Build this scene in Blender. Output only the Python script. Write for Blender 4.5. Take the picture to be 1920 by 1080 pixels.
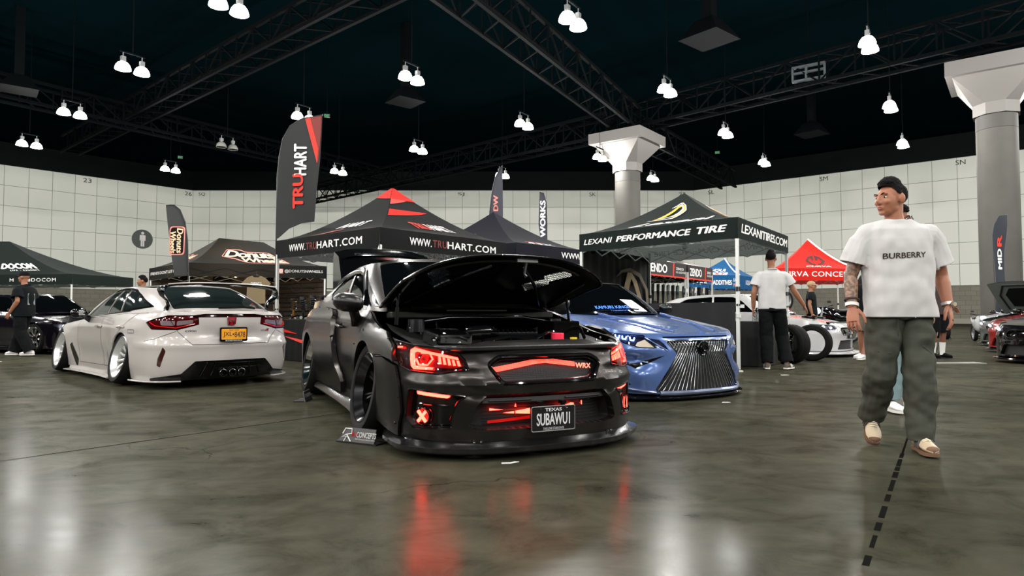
import bpy, bmesh, math, random, os
import numpy as np
from mathutils import Vector, Matrix
from mathutils.geometry import delaunay_2d_cdt
random.seed(7)
for _o in list(bpy.data.objects): bpy.data.objects.remove(_o, do_unlink=True)
SC = bpy.context.scene
COL = SC.collection
PI = math.pi

# ---------------------------------------------------------------- camera
CAM_H = 0.87
cam = bpy.data.cameras.new('camera'); camo = bpy.data.objects.new('camera', cam); COL.objects.link(camo)
cam.sensor_width = 36; cam.lens = 36*1230/1920; cam.clip_start = .02; cam.clip_end = 400
camo.location = (0, 0, CAM_H); camo.rotation_euler = (PI/2 + math.atan(48/1230), 0, 0)
SC.camera = camo

# ---------------------------------------------------------------- world, exposure
SC.view_settings.view_transform = 'Standard'; SC.view_settings.look = 'None'
SC.view_settings.gamma = 1; SC.view_settings.use_curve_mapping = False
SC.view_settings.exposure = 0.0
SC.cycles.use_denoising = True
SC.cycles.max_bounces = 7; SC.cycles.sample_clamp_indirect = 4
wd = bpy.data.worlds.new('world'); SC.world = wd; wd.use_nodes = True
wd.node_tree.nodes['Background'].inputs[0].default_value = (.55, .62, .60, 1)
wd.node_tree.nodes['Background'].inputs[1].default_value = .012

# ---------------------------------------------------------------- hall lamps (their light)
LAMP_Z = 10.2
LAMP_W = 1230.0
LAMP_A = (-5.8, 5.0); LAMP_B = (4.45, 6.2)
def lamp_light(x, y, z=LAMP_Z-.50, k=1.0):
    l = bpy.data.lights.new('lamp_light', 'POINT'); l.shadow_soft_size = .26
    l.energy = LAMP_W*k; l.color = (1.0, .985, .945)
    o = bpy.data.objects.new('lamp_light', l); o.location = (x, y, z); COL.objects.link(o)
    return o
# the twin lamps in view: (x, y) of each pair
LAMPS = []
def _px(px, py, z=LAMP_Z):
    p = math.atan(48/1230); a = (px-960)/1230; b = -(py-540)/1230
    d = (a, math.cos(p)-b*math.sin(p), math.sin(p)+b*math.cos(p)); t = (z-CAM_H)/d[2]
    return (d[0]*t, d[1]*t)

# ---------------------------------------------------------------- materials
def lin(c):
    return tuple(((x/255)/12.92 if x/255 <= .04045 else ((x/255+.055)/1.055)**2.4) for x in c)
MATS = {}
def mat(name, rgb=(128,128,128), rough=.5, metal=0, spec=.5, emit=0, ecol=None, coat=0, bump=0, bscale=40, var=0, vscale=3, trans=0, alpha=1, sheen=0):
    if name in MATS: return MATS[name]
    m = bpy.data.materials.new(name); m.use_nodes = True; nt = m.node_tree; b = nt.nodes['Principled BSDF']
    c = lin(rgb) + (1,)
    b.inputs['Base Color'].default_value = c; b.inputs['Roughness'].default_value = rough; b.inputs['Metallic'].default_value = metal
    b.inputs['Specular IOR Level'].default_value = spec
    b.inputs['Coat Weight'].default_value = coat; b.inputs['Coat Roughness'].default_value = .03
    b.inputs['Transmission Weight'].default_value = trans; b.inputs['Alpha'].default_value = alpha
    b.inputs['Sheen Weight'].default_value = sheen
    if emit:
        b.inputs['Emission Color'].default_value = lin(ecol or rgb) + (1,); b.inputs['Emission Strength'].default_value = emit
    if bump or var:
        tc = nt.nodes.new('ShaderNodeTexCoord')
        if var:
            n = nt.nodes.new('ShaderNodeTexNoise'); n.inputs['Scale'].default_value = vscale; n.inputs['Detail'].default_value = 6
            nt.links.new(tc.outputs['Object'], n.inputs['Vector'])
            r = nt.nodes.new('ShaderNodeMapRange'); r.inputs[1].default_value = .3; r.inputs[2].default_value = .7
            r.inputs[3].default_value = 1-var; r.inputs[4].default_value = 1+var
            nt.links.new(n.outputs['Fac'], r.inputs[0])
            mx = nt.nodes.new('ShaderNodeVectorMath'); mx.operation = 'SCALE'; mx.inputs[0].default_value = c[:3]
            nt.links.new(r.outputs[0], mx.inputs['Scale']); nt.links.new(mx.outputs[0], b.inputs['Base Color'])
        if bump:
            n = nt.nodes.new('ShaderNodeTexNoise'); n.inputs['Scale'].default_value = bscale; n.inputs['Detail'].default_value = 4
            nt.links.new(tc.outputs['Object'], n.inputs['Vector'])
            bp = nt.nodes.new('ShaderNodeBump'); bp.inputs['Strength'].default_value = bump; bp.inputs['Distance'].default_value = .02
            nt.links.new(n.outputs['Fac'], bp.inputs['Height']); nt.links.new(bp.outputs[0], b.inputs['Normal'])
    MATS[name] = m
    return m

# ---------------------------------------------------------------- mesh builder
def V3(p): return np.array(p, float)
class MB:
    def __init__(s): s.v = []; s.f = []; s.m = []; s.cur = 0
    def add(s, vs, fs, mi=None):
        o = len(s.v); s.v.extend([tuple(map(float, p)) for p in vs]); s.f.extend([tuple(i+o for i in q) for q in fs])
        s.m.extend([s.cur if mi is None else mi]*len(fs)); return s
    def box(s, c, d, rz=0, R=None, taper=1.0):
        h = V3(d)/2; ps = []
        for z in (-1,1):
            t = taper if z > 0 else 1
            for x, y in ((-1,-1),(1,-1),(1,1),(-1,1)): ps.append(V3((x*h[0]*t, y*h[1]*t, z*h[2])))
        if rz: R = rotz(rz)
        if R is not None: ps = [R@p for p in ps]
        ps = [p+V3(c) for p in ps]
        return s.add(ps, [(3,2,1,0),(4,5,6,7),(0,1,5,4),(1,2,6,5),(2,3,7,6),(3,0,4,7)])
    def ring_loft(s, rings, close=True, caps=True):
        n = len(rings[0]); vs = [p for r in rings for p in r]; fs = []
        for i in range(len(rings)-1):
            for j in range(n if close else n-1):
                a = i*n+j; b = i*n+(j+1) % n; fs.append((a, b, b+n, a+n))
        if caps and close:
            fs.append(tuple(range(n-1, -1, -1))); k = (len(rings)-1)*n; fs.append(tuple(range(k, k+n)))
        return s.add(vs, fs)
    def tube(s, path, r, n=8, caps=True, closed=False, flat=None):
        P = [V3(p) for p in path]; k = len(P); rr = r if hasattr(r, '__len__') else [r]*k
        rings = []; up = None
        for i in range(k):
            if closed: t = P[(i+1) % k]-P[i-1]
            else: t = P[min(i+1, k-1)]-P[max(i-1, 0)]
            t = t/(np.linalg.norm(t)+1e-12)
            if up is None:
                a = V3((0,0,1)) if abs(t[2]) < .9 else V3((1,0,0))
                up = a-t*np.dot(a, t)
            else: up = up-t*np.dot(up, t)
            up = up/(np.linalg.norm(up)+1e-12); sd = np.cross(t, up)
            q = rr[i] if hasattr(rr[i], '__len__') else (rr[i], rr[i])
            rings.append([P[i]+sd*math.cos(2*PI*j/n)*q[0]+up*math.sin(2*PI*j/n)*q[1] for j in range(n)])
        if closed: rings.append(rings[0]); return s.ring_loft(rings, True, False)
        return s.ring_loft(rings, True, caps)
    def cyl(s, a, b, r, r2=None, n=16, caps=True): return s.tube([a, b], [r, r if r2 is None else r2], n, caps)
    def lathe(s, prof, n=32, M=None, closed=False):
        rings = []
        for j in range(n):
            c, d = math.cos(2*PI*j/n), math.sin(2*PI*j/n)
            rings.append([V3((r*c, r*d, z)) for r, z in prof])
        if M is not None: rings = [[tx(M, p) for p in r] for r in rings]
        m = len(prof); vs = [p for r in rings for p in r]; fs = []
        for i in range(n):
            for j in range(m if closed else m-1):
                a = i*m+j; b = i*m+(j+1) % m; c = ((i+1) % n)*m+(j+1) % m; d = ((i+1) % n)*m+j
                fs.append((a, d, c, b))
        return s.add(vs, fs)
    def grid(s, rows, flip=False):
        n = len(rows[0]); vs = [p for r in rows for p in r]; fs = []
        for i in range(len(rows)-1):
            for j in range(n-1):
                a = i*n+j; q = (a, a+1, a+1+n, a+n); fs.append(q[::-1] if flip else q)
        return s.add(vs, fs)
    def ball(s, c, r, n=16, m=10, R=None):
        r = V3(r) if hasattr(r, '__len__') else V3((r, r, r)); rings = []
        for i in range(m+1):
            a = -PI/2+PI*i/m; ca = max(math.cos(a), 1e-3)
            q = [V3((ca*math.cos(2*PI*j/n), ca*math.sin(2*PI*j/n), math.sin(a)))*r for j in range(n)]
            if R is not None: q = [R@p for p in q]
            rings.append([p+V3(c) for p in q])
        return s.ring_loft(rings)
    def prism(s, poly, f0, f1):
        n = len(poly); a = [f0(*p) for p in poly]; b = [f1(*p) for p in poly]
        return s.add(a+b, [tuple(range(n-1, -1, -1)), tuple(range(n, 2*n))]+[(i, (i+1) % n, (i+1) % n+n, i+n) for i in range(n)])
    def merge(s, o, M=None):
        return s.add([tx(M, p) for p in o.v] if M is not None else o.v, o.f) if True else s
    def mirror(s):
        o = len(s.v); n = len(s.f)
        s.v += [(-x, y, z) for x, y, z in s.v]; s.f += [tuple(i+o for i in reversed(q)) for q in s.f[:n]]; s.m += s.m[:n]; return s
    def mirrored(s):
        q = MB(); q.v = [(-x, y, z) for x, y, z in s.v]; q.f = [tuple(reversed(t)) for t in s.f]; q.m = list(s.m); return q
    def obj(s, name, mats, parent=None, smooth=40, label=None, bevel=0, weld=False):
        me = bpy.data.meshes.new(name); me.from_pydata(s.v, [], s.f)
        if not isinstance(mats, (list, tuple)): mats = [mats]
        for m in mats: me.materials.append(m)
        if len(mats) > 1: me.polygons.foreach_set('material_index', s.m)
        if weld:
            bm = bmesh.new(); bm.from_mesh(me); bmesh.ops.remove_doubles(bm, verts=bm.verts, dist=1e-4); bm.to_mesh(me); bm.free()
        me.validate()
        if smooth:
            me.shade_smooth(); me.set_sharp_from_angle(angle=math.radians(smooth))
        o = bpy.data.objects.new(name, me); COL.objects.link(o)
        if parent is not None: o.parent = parent
        if label: o['label'] = label
        if bevel:
            b = o.modifiers.new('bevel', 'BEVEL'); b.width = bevel; b.segments = 2; b.limit_method = 'ANGLE'
        return o
def _objs(s, name, mats, parent=None, smooth=40, **k):
    """one object for every loose piece"""
    pa = list(range(len(s.v)))
    def fd(i):
        while pa[i] != i: pa[i] = pa[pa[i]]; i = pa[i]
        return i
    for f in s.f:
        a = fd(f[0])
        for j in f[1:]: pa[fd(j)] = a
    gr = {}
    for f, m in zip(s.f, s.m): gr.setdefault(fd(f[0]), []).append((f, m))
    out = []
    for g in gr.values():
        ids = sorted({i for f, m in g for i in f}); mp = {i: n for n, i in enumerate(ids)}; q = MB(); q.v = [s.v[i] for i in ids]
        q.f = [tuple(mp[i] for i in f) for f, m in g]; q.m = [m for f, m in g]; out.append(q.obj(name, mats, parent, smooth, **k))
    return out
MB.objs = _objs
def tx(M, p):
    q = M@np.array([p[0], p[1], p[2], 1.0]); return q[:3]
def rotz(a): c, s = math.cos(a), math.sin(a); return np.array([[c,-s,0],[s,c,0],[0,0,1.]])
def rotx(a): c, s = math.cos(a), math.sin(a); return np.array([[1.,0,0],[0,c,-s],[0,s,c]])
def roty(a): c, s = math.cos(a), math.sin(a); return np.array([[c,0,s],[0,1.,0],[-s,0,c]])
def T4(loc=(0,0,0), R=None, sc=1.0):
    M = np.eye(4); M[:3,:3] = (np.eye(3) if R is None else R)*sc; M[:3,3] = loc; return M

def thing(name, label, cat, loc=(0,0,0), rz=0, group=None):
    o = bpy.data.objects.new(name, None); o.empty_display_size = .2; COL.objects.link(o)
    o.location = loc; o.rotation_euler = (0, 0, rz); tag(o, label, cat, group); return o
def tag(o, label, cat, group=None):
    o['label'] = label; o['category'] = cat
    if group: o['group'] = group
    return o
def struct(o): o['kind'] = 'structure'; return o

# ---------------------------------------------------------------- lettering
_TC = {}
def text2d(body, bold=0.0, shear=0.0, space=1.0):
    key = (body, bold, shear, space)
    if key not in _TC:
        c = bpy.data.curves.new('t', 'FONT'); c.body = body; c.size = 1; c.shear = shear; c.space_character = space
        c.resolution_u = 3; c.fill_mode = 'FRONT'
        o = bpy.data.objects.new('t', c); COL.objects.link(o)
        dg = bpy.context.evaluated_depsgraph_get(); me = bpy.data.meshes.new_from_object(o.evaluated_get(dg))
        vs = np.array([v.co[:2] for v in me.vertices]) if len(me.vertices) else np.zeros((1,2)); fs = [tuple(p.vertices) for p in me.polygons]
        bpy.data.objects.remove(o); bpy.data.curves.remove(c); bpy.data.meshes.remove(me)
        if bold:
            h = vs.max(0)[1]-vs.min(0)[1]; n = len(vs); b = bold*.8; f0 = fs; vs0 = vs; vs = []; fs = []
            for k, (dx, dy) in enumerate(((0,0),(b,0),(-b,0),(0,b*.7),(0,-b*.7))): vs.append(vs0+np.array((dx, dy))); fs += [tuple(i+n*k for i in f) for f in f0]
            vs = np.concatenate(vs)
        lo = vs.min(0); hi = vs.max(0); _TC[key] = ((vs-lo)/(hi-lo), fs, (hi-lo)[0]/(hi-lo)[1])
    return _TC[key]
def text_map(mb, body, f, bold=0.0, shear=0.0, space=1.0, mirror=False):
    """f maps (0..1, 0..1) over the box of the words to a point"""
    vs, fs, asp = text2d(body, bold, shear, space)
    if mirror: return mb.add([f(1-u, v) for u, v in vs], [q[::-1] for q in fs])
    return mb.add([f(u, v) for u, v in vs], fs)
def text_plane(mb, body, o, ex, ey, bold=0.0, shear=0.0, space=1.0):
    o, ex, ey = V3(o), V3(ex), V3(ey)
    return text_map(mb, body, lambda u, v: o+ex*u+ey*v, bold, shear, space)

# ---------------------------------------------------------------- interpolation and surfaces
def _slopes(X, Y):
    X = np.asarray(X, float); Y = np.asarray(Y, float); h = np.diff(X); d = np.diff(Y, axis=-1)/h
    m = np.zeros_like(Y)
    if len(X) == 2: m[..., 0] = d[..., 0]; m[..., 1] = d[..., 0]; return m
    w1 = 2*h[1:]+h[:-1]; w2 = h[1:]+2*h[:-1]; a = d[..., :-1]; b = d[..., 1:]
    ok = a*b > 0
    with np.errstate(divide='ignore', invalid='ignore'):
        hm = (w1+w2)/(w1/np.where(ok, a, 1)+w2/np.where(ok, b, 1))
    m[..., 1:-1] = np.where(ok, hm, 0); m[..., 0] = d[..., 0]; m[..., -1] = d[..., -1]; return m
def pchip(X, Y, x):
    """Y (..., n) at x (N,): returns (..., N)"""
    X = np.asarray(X, float); Y = np.asarray(Y, float); x = np.clip(np.asarray(x, float), X[0], X[-1])
    m = _slopes(X, Y); i = np.clip(np.searchsorted(X, x, side='right')-1, 0, len(X)-2); h = X[i+1]-X[i]; t = (x-X[i])/h
    return Y[..., i]*(1+2*t)*(1-t)**2+m[..., i]*h*t*(1-t)**2+Y[..., i+1]*t*t*(3-2*t)+m[..., i+1]*h*t*t*(t-1)
def pchip_rows(X, Y, x):
    """Y (N, n), x (N,): one curve per row"""
    X = np.asarray(X, float); x = np.clip(x, X[0], X[-1]); m = _slopes(X, Y)
    i = np.clip(np.searchsorted(X, x, side='right')-1, 0, len(X)-2); h = X[i+1]-X[i]; t = (x-X[i])/h; r = np.arange(len(x))
    return Y[r, i]*(1+2*t)*(1-t)**2+m[r, i]*h*t*(1-t)**2+Y[r, i+1]*t*t*(3-2*t)+m[r, i+1]*h*t*t*(t-1)
class Surf:
    """base for surfaces: pos(a, b) -> (N,3); lift(a, b, d) moves d along the normal"""
    sgn = 1
    def lift(s, a, b, d=0):
        a = np.atleast_1d(np.asarray(a, float)); b = np.atleast_1d(np.asarray(b, float)); p = s.pos(a, b)
        if np.isscalar(d) and d == 0: return p
        e = 2e-3; n = np.cross(s.pos(a+e, b)-s.pos(a-e, b), s.pos(a, b+e)-s.pos(a, b-e))
        n /= np.linalg.norm(n, axis=1)[:, None]+1e-12
        return p+n*s.sgn*np.asarray(d).reshape(-1, 1)
    def pt(s, a, b, d=0): return s.lift([a], [b], d)[0]
class Wrap(Surf):
    """lower body: plan half curve from front centre to rear centre, offset table over (s, z)"""
    def __init__(s, plan, S, Z, D, bumps=()):
        s.P = np.array(plan, float); s.c = np.concatenate([[0], np.cumsum(np.linalg.norm(np.diff(s.P, axis=0), axis=1))])
        s.S = np.array(S, float); s.Z = np.array(Z, float); s.D = np.array(D, float); s.bumps = bumps; s.L = s.c[-1]
    def s_at_y(s, y): return float(np.interp(y, s.P[:, 1], s.c))
    def pos(s, a, z):
        sg = np.where(a < 0, -1.0, 1.0); q = np.abs(a)
        x = pchip(s.c, s.P[:, 0], q); y = pchip(s.c, s.P[:, 1], q); e = .03
        q0 = np.clip(q-e, 0, s.L); q1 = np.clip(q+e, 0, s.L)
        tx_ = pchip(s.c, s.P[:, 0], q1)-pchip(s.c, s.P[:, 0], q0); ty = pchip(s.c, s.P[:, 1], q1)-pchip(s.c, s.P[:, 1], q0)
        l = np.hypot(tx_, ty)+1e-12; nx, ny = ty/l, -tx_/l
        F = pchip(s.S, s.D.T, q).T; d = pchip_rows(s.Z, F, z)
        for f in s.bumps: d = d+f(q, z, x, y)
        return np.stack([(x+nx*d)*sg, y+ny*d, z], 1)
class Loft(Surf):
    """greenhouse: base line B[k] to roof line R[k], both half curves; parameter t = station, v = 0..1"""
    def __init__(s, B, R, bulge=.03, ts=None):
        s.B = np.array(B, float); s.R = np.array(R, float); s.bu = bulge; s.T = np.arange(len(B)) if ts is None else np.array(ts, float)
    def pos(s, t, v):
        sg = np.where(t < 0, -1.0, 1.0); q = np.abs(t)
        b = pchip(s.T, s.B.T, q).T; r = pchip(s.T, s.R.T, q).T
        p = b+(r-b)*v[:, None]
        e = .05; n = np.cross(pchip(s.T, s.B.T, np.clip(q+e, 0, s.T[-1])).T-pchip(s.T, s.B.T, np.clip(q-e, 0, s.T[-1])).T, r-b)
        n /= np.linalg.norm(n, axis=1)[:, None]+1e-12
        p = p+n*(s.bu*4*v*(1-v))[:, None]; p[:, 0] *= sg; return p
class Cap(Surf):
    """top panel over (x, y): half width, edge height and centre height as curves of y"""
    def __init__(s, Y, XE, ZE, ZC, pw=2.0, bumps=()):
        s.Y, s.XE, s.ZE, s.ZC, s.pw, s.bumps = Y, XE, ZE, ZC, pw, bumps
    def pos(s, x, y):
        xe = pchip(s.Y, s.XE, y); ze = pchip(s.Y, s.ZE, y); zc = pchip(s.Y, s.ZC, y)
        u = np.clip(np.abs(x)/xe, 0, 1.15); z = ze+(zc-ze)*(1-u**s.pw)
        for f in s.bumps: z = z+f(x, y)
        return np.stack([x, y, z], 1)
    def edge(s, n=24, sg=1, y0=None, y1=None):
        ys = np.linspace(s.Y[0] if y0 is None else y0, s.Y[-1] if y1 is None else y1, n); return [(sg*float(pchip(s.Y, s.XE, [y])[0]), float(y)) for y in ys]
def inside(P, poly):
    poly = np.asarray(poly); x, y = P[:, 0], P[:, 1]; r = np.zeros(len(P), bool); j = len(poly)-1
    for i in range(len(poly)):
        xi, yi = poly[i]; xj, yj = poly[j]
        if yi != yj: r ^= ((yi > y) != (yj > y)) & (x < (xj-xi)*(y-yi)/(yj-yi)+xi)
        j = i
    return r
def dens(poly, sp, close=True):
    out = []; n = len(poly)
    for i in range(n if close else n-1):
        a = V3(poly[i]); b = V3(poly[(i+1) % n]); k = max(1, int(math.ceil(max(abs((b-a)/np.array(sp))))))
        out += [tuple(a+(b-a)*j/k) for j in range(k)]
    if not close: out.append(tuple(poly[-1]))
    return out
def rnd(poly, r, n=4):
    """round the corners of a polygon"""
    out = []; k = len(poly); rr = r if hasattr(r, '__len__') else [r]*k
    for i in range(k):
        p = V3(poly[i]); a = V3(poly[i-1])-p; b = V3(poly[(i+1) % k])-p; la, lb = np.linalg.norm(a), np.linalg.norm(b)
        q = min(rr[i], la*.45, lb*.45)
        if q <= 0: out.append(tuple(p)); continue
        A = p+a/la*q; B = p+b/lb*q
        out += [tuple((1-t)**2*A+2*t*(1-t)*p+t*t*B) for t in np.linspace(0, 1, n+1)]
    return out
def panel(mb, outer, holes, surf, sp=(.04,.04), d=0, flange=0, flip=False, hflange=None):
    sp = sp if hasattr(sp, '__len__') else (sp, sp)
    O = dens(outer, sp); Hs = [dens(h, sp) for h in holes]
    pts = list(O); ed = [(i, (i+1) % len(O)) for i in range(len(O))]
    for h in Hs:
        k = len(pts); pts += h; ed += [(k+i, k+(i+1) % len(h)) for i in range(len(h))]
    B = np.array(pts); lo, hi = np.array(O).min(0), np.array(O).max(0)
    gx = np.arange(lo[0]+sp[0]*.5, hi[0], sp[0]); gy = np.arange(lo[1]+sp[1]*.5, hi[1], sp[1])
    if len(gx) and len(gy):
        G = np.array(np.meshgrid(gx, gy)).reshape(2, -1).T; keep = inside(G, O)
        for h in Hs: keep &= ~inside(G, h)
        G = G[keep]
        if len(G):
            ds = np.array([((B-g)/np.array(sp))for g in G]); ds = np.sqrt((ds**2).sum(2)).min(1); pts += [tuple(g) for g in G[ds > .45]]
    scl = 1/np.array(sp)
    r = delaunay_2d_cdt([Vector((p[0]*scl[0], p[1]*scl[1])) for p in pts], ed, [], 0, 1e-5)
    vs = np.array([(v.x/scl[0], v.y/scl[1]) for v in r[0]]); fs = np.array([tuple(f) for f in r[2]])
    c = vs[fs].mean(1); keep = inside(c, O)
    for h in Hs: keep &= ~inside(c, h)
    fs = fs[keep]
    P = surf.lift(vs[:, 0], vs[:, 1], d)
    mb.add(P, [tuple(f[::-1]) if flip else tuple(f) for f in fs])
    def rim(L, t, rev):
        A = np.array(L); k = len(L); a = surf.lift(A[:, 0], A[:, 1], d); b = surf.lift(A[:, 0], A[:, 1], d-t)
        ar = sum(A[i-1][0]*A[i][1]-A[i][0]*A[i-1][1] for i in range(k)); q = [(i, (i+1) % k, (i+1) % k+k, i+k) for i in range(k)]
        if (ar > 0) != rev: q = [x[::-1] for x in q]
        if flip: q = [x[::-1] for x in q]
        mb.add(list(a)+list(b), q)
    if flange: rim(O, flange, False)
    hf = flange if hflange is None else hflange
    if hf:
        for h in Hs: rim(h, hf, True)
    return mb
def ribbon(mb, path, surf, w=.004, d=.0015, sp=.03):
    """thin dark line drawn along a surface (shut lines)"""
    L = dens(path, (sp, sp), False); A = np.array(L); t = np.gradient(A, axis=0); t /= np.linalg.norm(t, axis=1)[:, None]+1e-12
    n = np.stack([-t[:, 1], t[:, 0]], 1)*w/2
    a = surf.lift(*(A+n).T, d); b = surf.lift(*(A-n).T, d); k = len(A)
    return mb.add(list(a)+list(b), [(i, i+1, i+1+k, i+k) for i in range(k-1)])
def bead(mb, path, surf, r=.006, d=0, sp=.03, n=6, closed=False):
    """a moulding along a path on a surface"""
    L = dens(path, (sp, sp), closed); A = np.array(L); return mb.tube(surf.lift(A[:, 0], A[:, 1], d), r, n, closed=closed)
def arc(c, r, a0, a1, n=24, ry=None): return [(c[0]+r*math.cos(a0+(a1-a0)*i/(n-1)), c[1]+(ry or r)*math.sin(a0+(a1-a0)*i/(n-1))) for i in range(n)]
def circ(c, r, n=24, ry=None): return [(c[0]+r*math.cos(2*PI*i/n), c[1]+(ry or r)*math.sin(2*PI*i/n)) for i in range(n)]

# ================================================================ THE HALL
def node_mat(name):
    m = bpy.data.materials.new(name); m.use_nodes = True; nt = m.node_tree; MATS[name] = m
    return m, nt, nt.nodes['Principled BSDF'], (lambda t: nt.nodes.new('ShaderNode'+t)), nt.links.new
FLOOR_GLOSS = .052
def floor_material():
    m, nt, b, N, L = node_mat('polished concrete')
    tc = N('TexCoord')
    def noise(scale, detail=8, rough=.6, stretch=(1,1,1), rot=0, dist=0):
        mp = N('Mapping'); mp.inputs['Scale'].default_value = stretch; mp.inputs['Rotation'].default_value = (0,0,rot)
        L(tc.outputs['Object'], mp.inputs['Vector']); n = N('TexNoise'); n.inputs['Scale'].default_value = scale
        n.inputs['Detail'].default_value = detail; n.inputs['Roughness'].default_value = rough; n.inputs['Distortion'].default_value = dist
        L(mp.outputs[0], n.inputs['Vector']); return n.outputs['Fac']
    def ramp(fac, stops):
        r = N('ValToRGB'); L(fac, r.inputs[0]); e = r.color_ramp.elements
        while len(e) < len(stops): e.new(.5)
        for k, (p, c) in enumerate(stops): e[k].position = p; e[k].color = c if len(c) == 4 else lin(c)+(1,)
        return r.outputs[0]
    def mix(f, a, bb, t='MIX'):
        x = N('MixRGB'); x.blend_type = t
        if isinstance(f, float): x.inputs[0].default_value = f
        else: L(f, x.inputs[0])
        L(a, x.inputs[1]); L(bb, x.inputs[2]); return x.outputs[0]
    big = noise(.55, 8, .52, (1,1,1), 0, .4)
    base = ramp(big, [(.25,(46,45,36)), (.5,(57,56,45)), (.75,(69,67,55))])
    fine = noise(2.4, 12, .70, (1,1.25,1), .5, .7)
    stain = ramp(fine, [(.28,(.46,.46,.44,1)), (.48,(.95,.95,.94,1)), (.72,(1.25,1.25,1.22,1))])
    c = mix(1.0, base, stain, 'MULTIPLY')
    sw = noise(1.3, 7, .52, (1,2.0,1), .6, 1.4)
    swr = ramp(sw, [(.26,(.62,.62,.62,1)), (.54,(1,1,1,1)), (.62,(1,1,1,1)), (.70,(1.15,1.15,1.12,1))])
    c = mix(.75, c, swr, 'MULTIPLY')
    # scratches and hairline cracks
    vo = N('TexVoronoi'); vo.feature = 'DISTANCE_TO_EDGE'; vo.inputs['Scale'].default_value = .42
    mp = N('Mapping'); L(tc.outputs['Object'], mp.inputs['Vector']); mp.inputs['Rotation'].default_value = (0,0,.9)
    nz = N('TexNoise'); nz.inputs['Scale'].default_value = 1.1; nz.inputs['Detail'].default_value = 5; L(tc.outputs['Object'], nz.inputs['Vector'])
    va = N('VectorMath'); va.operation = 'MULTIPLY_ADD'; L(nz.outputs['Color'], va.inputs[0]); va.inputs[1].default_value = (.9,.9,0); L(mp.outputs[0], va.inputs[2])
    L(va.outputs[0], vo.inputs['Vector'])
    ck = ramp(vo.outputs[0], [(0,(1,1,1,1)), (.0035,(0,0,0,1))])
    gate = ramp(noise(.5, 3, .5, (1,1,1), 1.1), [(.52,(0,0,0,1)), (.60,(.75,.75,.75,1))])
    ck = mix(1.0, ck, gate, 'MULTIPLY')
    dk = N('RGB'); dk.outputs[0].default_value = (.012,.011,.010,1)
    c = mix(ck, c, dk.outputs[0])
    df = N('BsdfDiffuse'); gl = N('BsdfGlossy'); ms = N('MixShader'); ms.inputs[0].default_value = FLOOR_GLOSS
    L(c, df.inputs['Color']); gl.inputs['Color'].default_value = (1,1,1,1); L(df.outputs[0], ms.inputs[1]); L(gl.outputs[0], ms.inputs[2])
    nt.nodes.remove(b); L(ms.outputs[0], nt.nodes['Material Output'].inputs['Surface'])
    rr = N('MapRange'); rr.inputs[1].default_value = .35; rr.inputs[2].default_value = .65; rr.inputs[3].default_value = .185; rr.inputs[4].default_value = .265
    L(fine, rr.inputs[0]); L(rr.outputs[0], gl.inputs['Roughness'])
    bp = N('Bump'); bp.inputs['Strength'].default_value = .12; bp.inputs['Distance'].default_value = .004
    L(noise(9, 6, .6), bp.inputs['Height']); L(bp.outputs[0], gl.inputs['Normal']); L(bp.outputs[0], df.inputs['Normal'])
    return m
def wall_material():
    m, nt, b, N, L = node_mat('wall panels')
    tc = N('TexCoord'); sx = N('SeparateXYZ'); L(tc.outputs['Object'], sx.inputs[0])
    def brick(w, h, mort, dz, off, c1, c2, cm, freq=2):
        ad = N('Math'); ad.operation = 'SUBTRACT'; L(sx.outputs[2], ad.inputs[0]); ad.inputs[1].default_value = dz
        cx = N('CombineXYZ'); L(sx.outputs[0], cx.inputs[0]); L(ad.outputs[0], cx.inputs[1])
        t = N('TexBrick'); t.offset = off; t.offset_frequency = freq; t.inputs['Scale'].default_value = 1
        t.inputs['Brick Width'].default_value = w; t.inputs['Row Height'].default_value = h; t.inputs['Mortar Size'].default_value = mort
        t.inputs['Mortar Smooth'].default_value = .3
        for k, c in (('Color1', c1), ('Color2', c2), ('Mortar', cm)): t.inputs[k].default_value = lin(c)+(1,)
        L(cx.outputs[0], t.inputs['Vector']); return t.outputs[0]
    pan = brick(1.85, 1.85, .026, 3.3, 0, (232,234,224), (226,229,219), (146,152,142))
    blk = brick(.8, .4, .016, 0, .5, (132,128,116), (122,119,108), (100,97,88))
    def gt(z):
        g = N('Math'); g.operation = 'GREATER_THAN'; L(sx.outputs[2], g.inputs[0]); g.inputs[1].default_value = z; return g.outputs[0]
    x = N('MixRGB'); L(gt(3.3), x.inputs[0]); L(blk, x.inputs[1]); L(pan, x.inputs[2])
    y = N('MixRGB'); L(gt(14.4), y.inputs[0]); L(x.outputs[0], y.inputs[1]); y.inputs[2].default_value = lin((1,4,5))+(1,)
    L(y.outputs[0], b.inputs['Base Color']); b.inputs['Roughness'].default_value = .6; b.inputs['Specular IOR Level'].default_value = .1
    return m
M_FLOOR = floor_material(); M_WALL = wall_material()
M_CEIL = mat('ceiling black', (3,13,16), .9, spec=0)
M_STEEL = mat('truss steel', (1,3,4), .8, spec=.05)
M_LAMPW = mat('lamp shade lit', (255,250,240), .3, emit=9)
M_LAMPD = mat('lamp shade unlit', (120,120,115), .3)
M_GREY = mat('grey metal', (120,122,122), .4, metal=.6)
M_BLACK = mat('black plastic', (14,14,15), .45)
M_WHITEP = mat('white paint', (235,235,230), .4)

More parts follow.
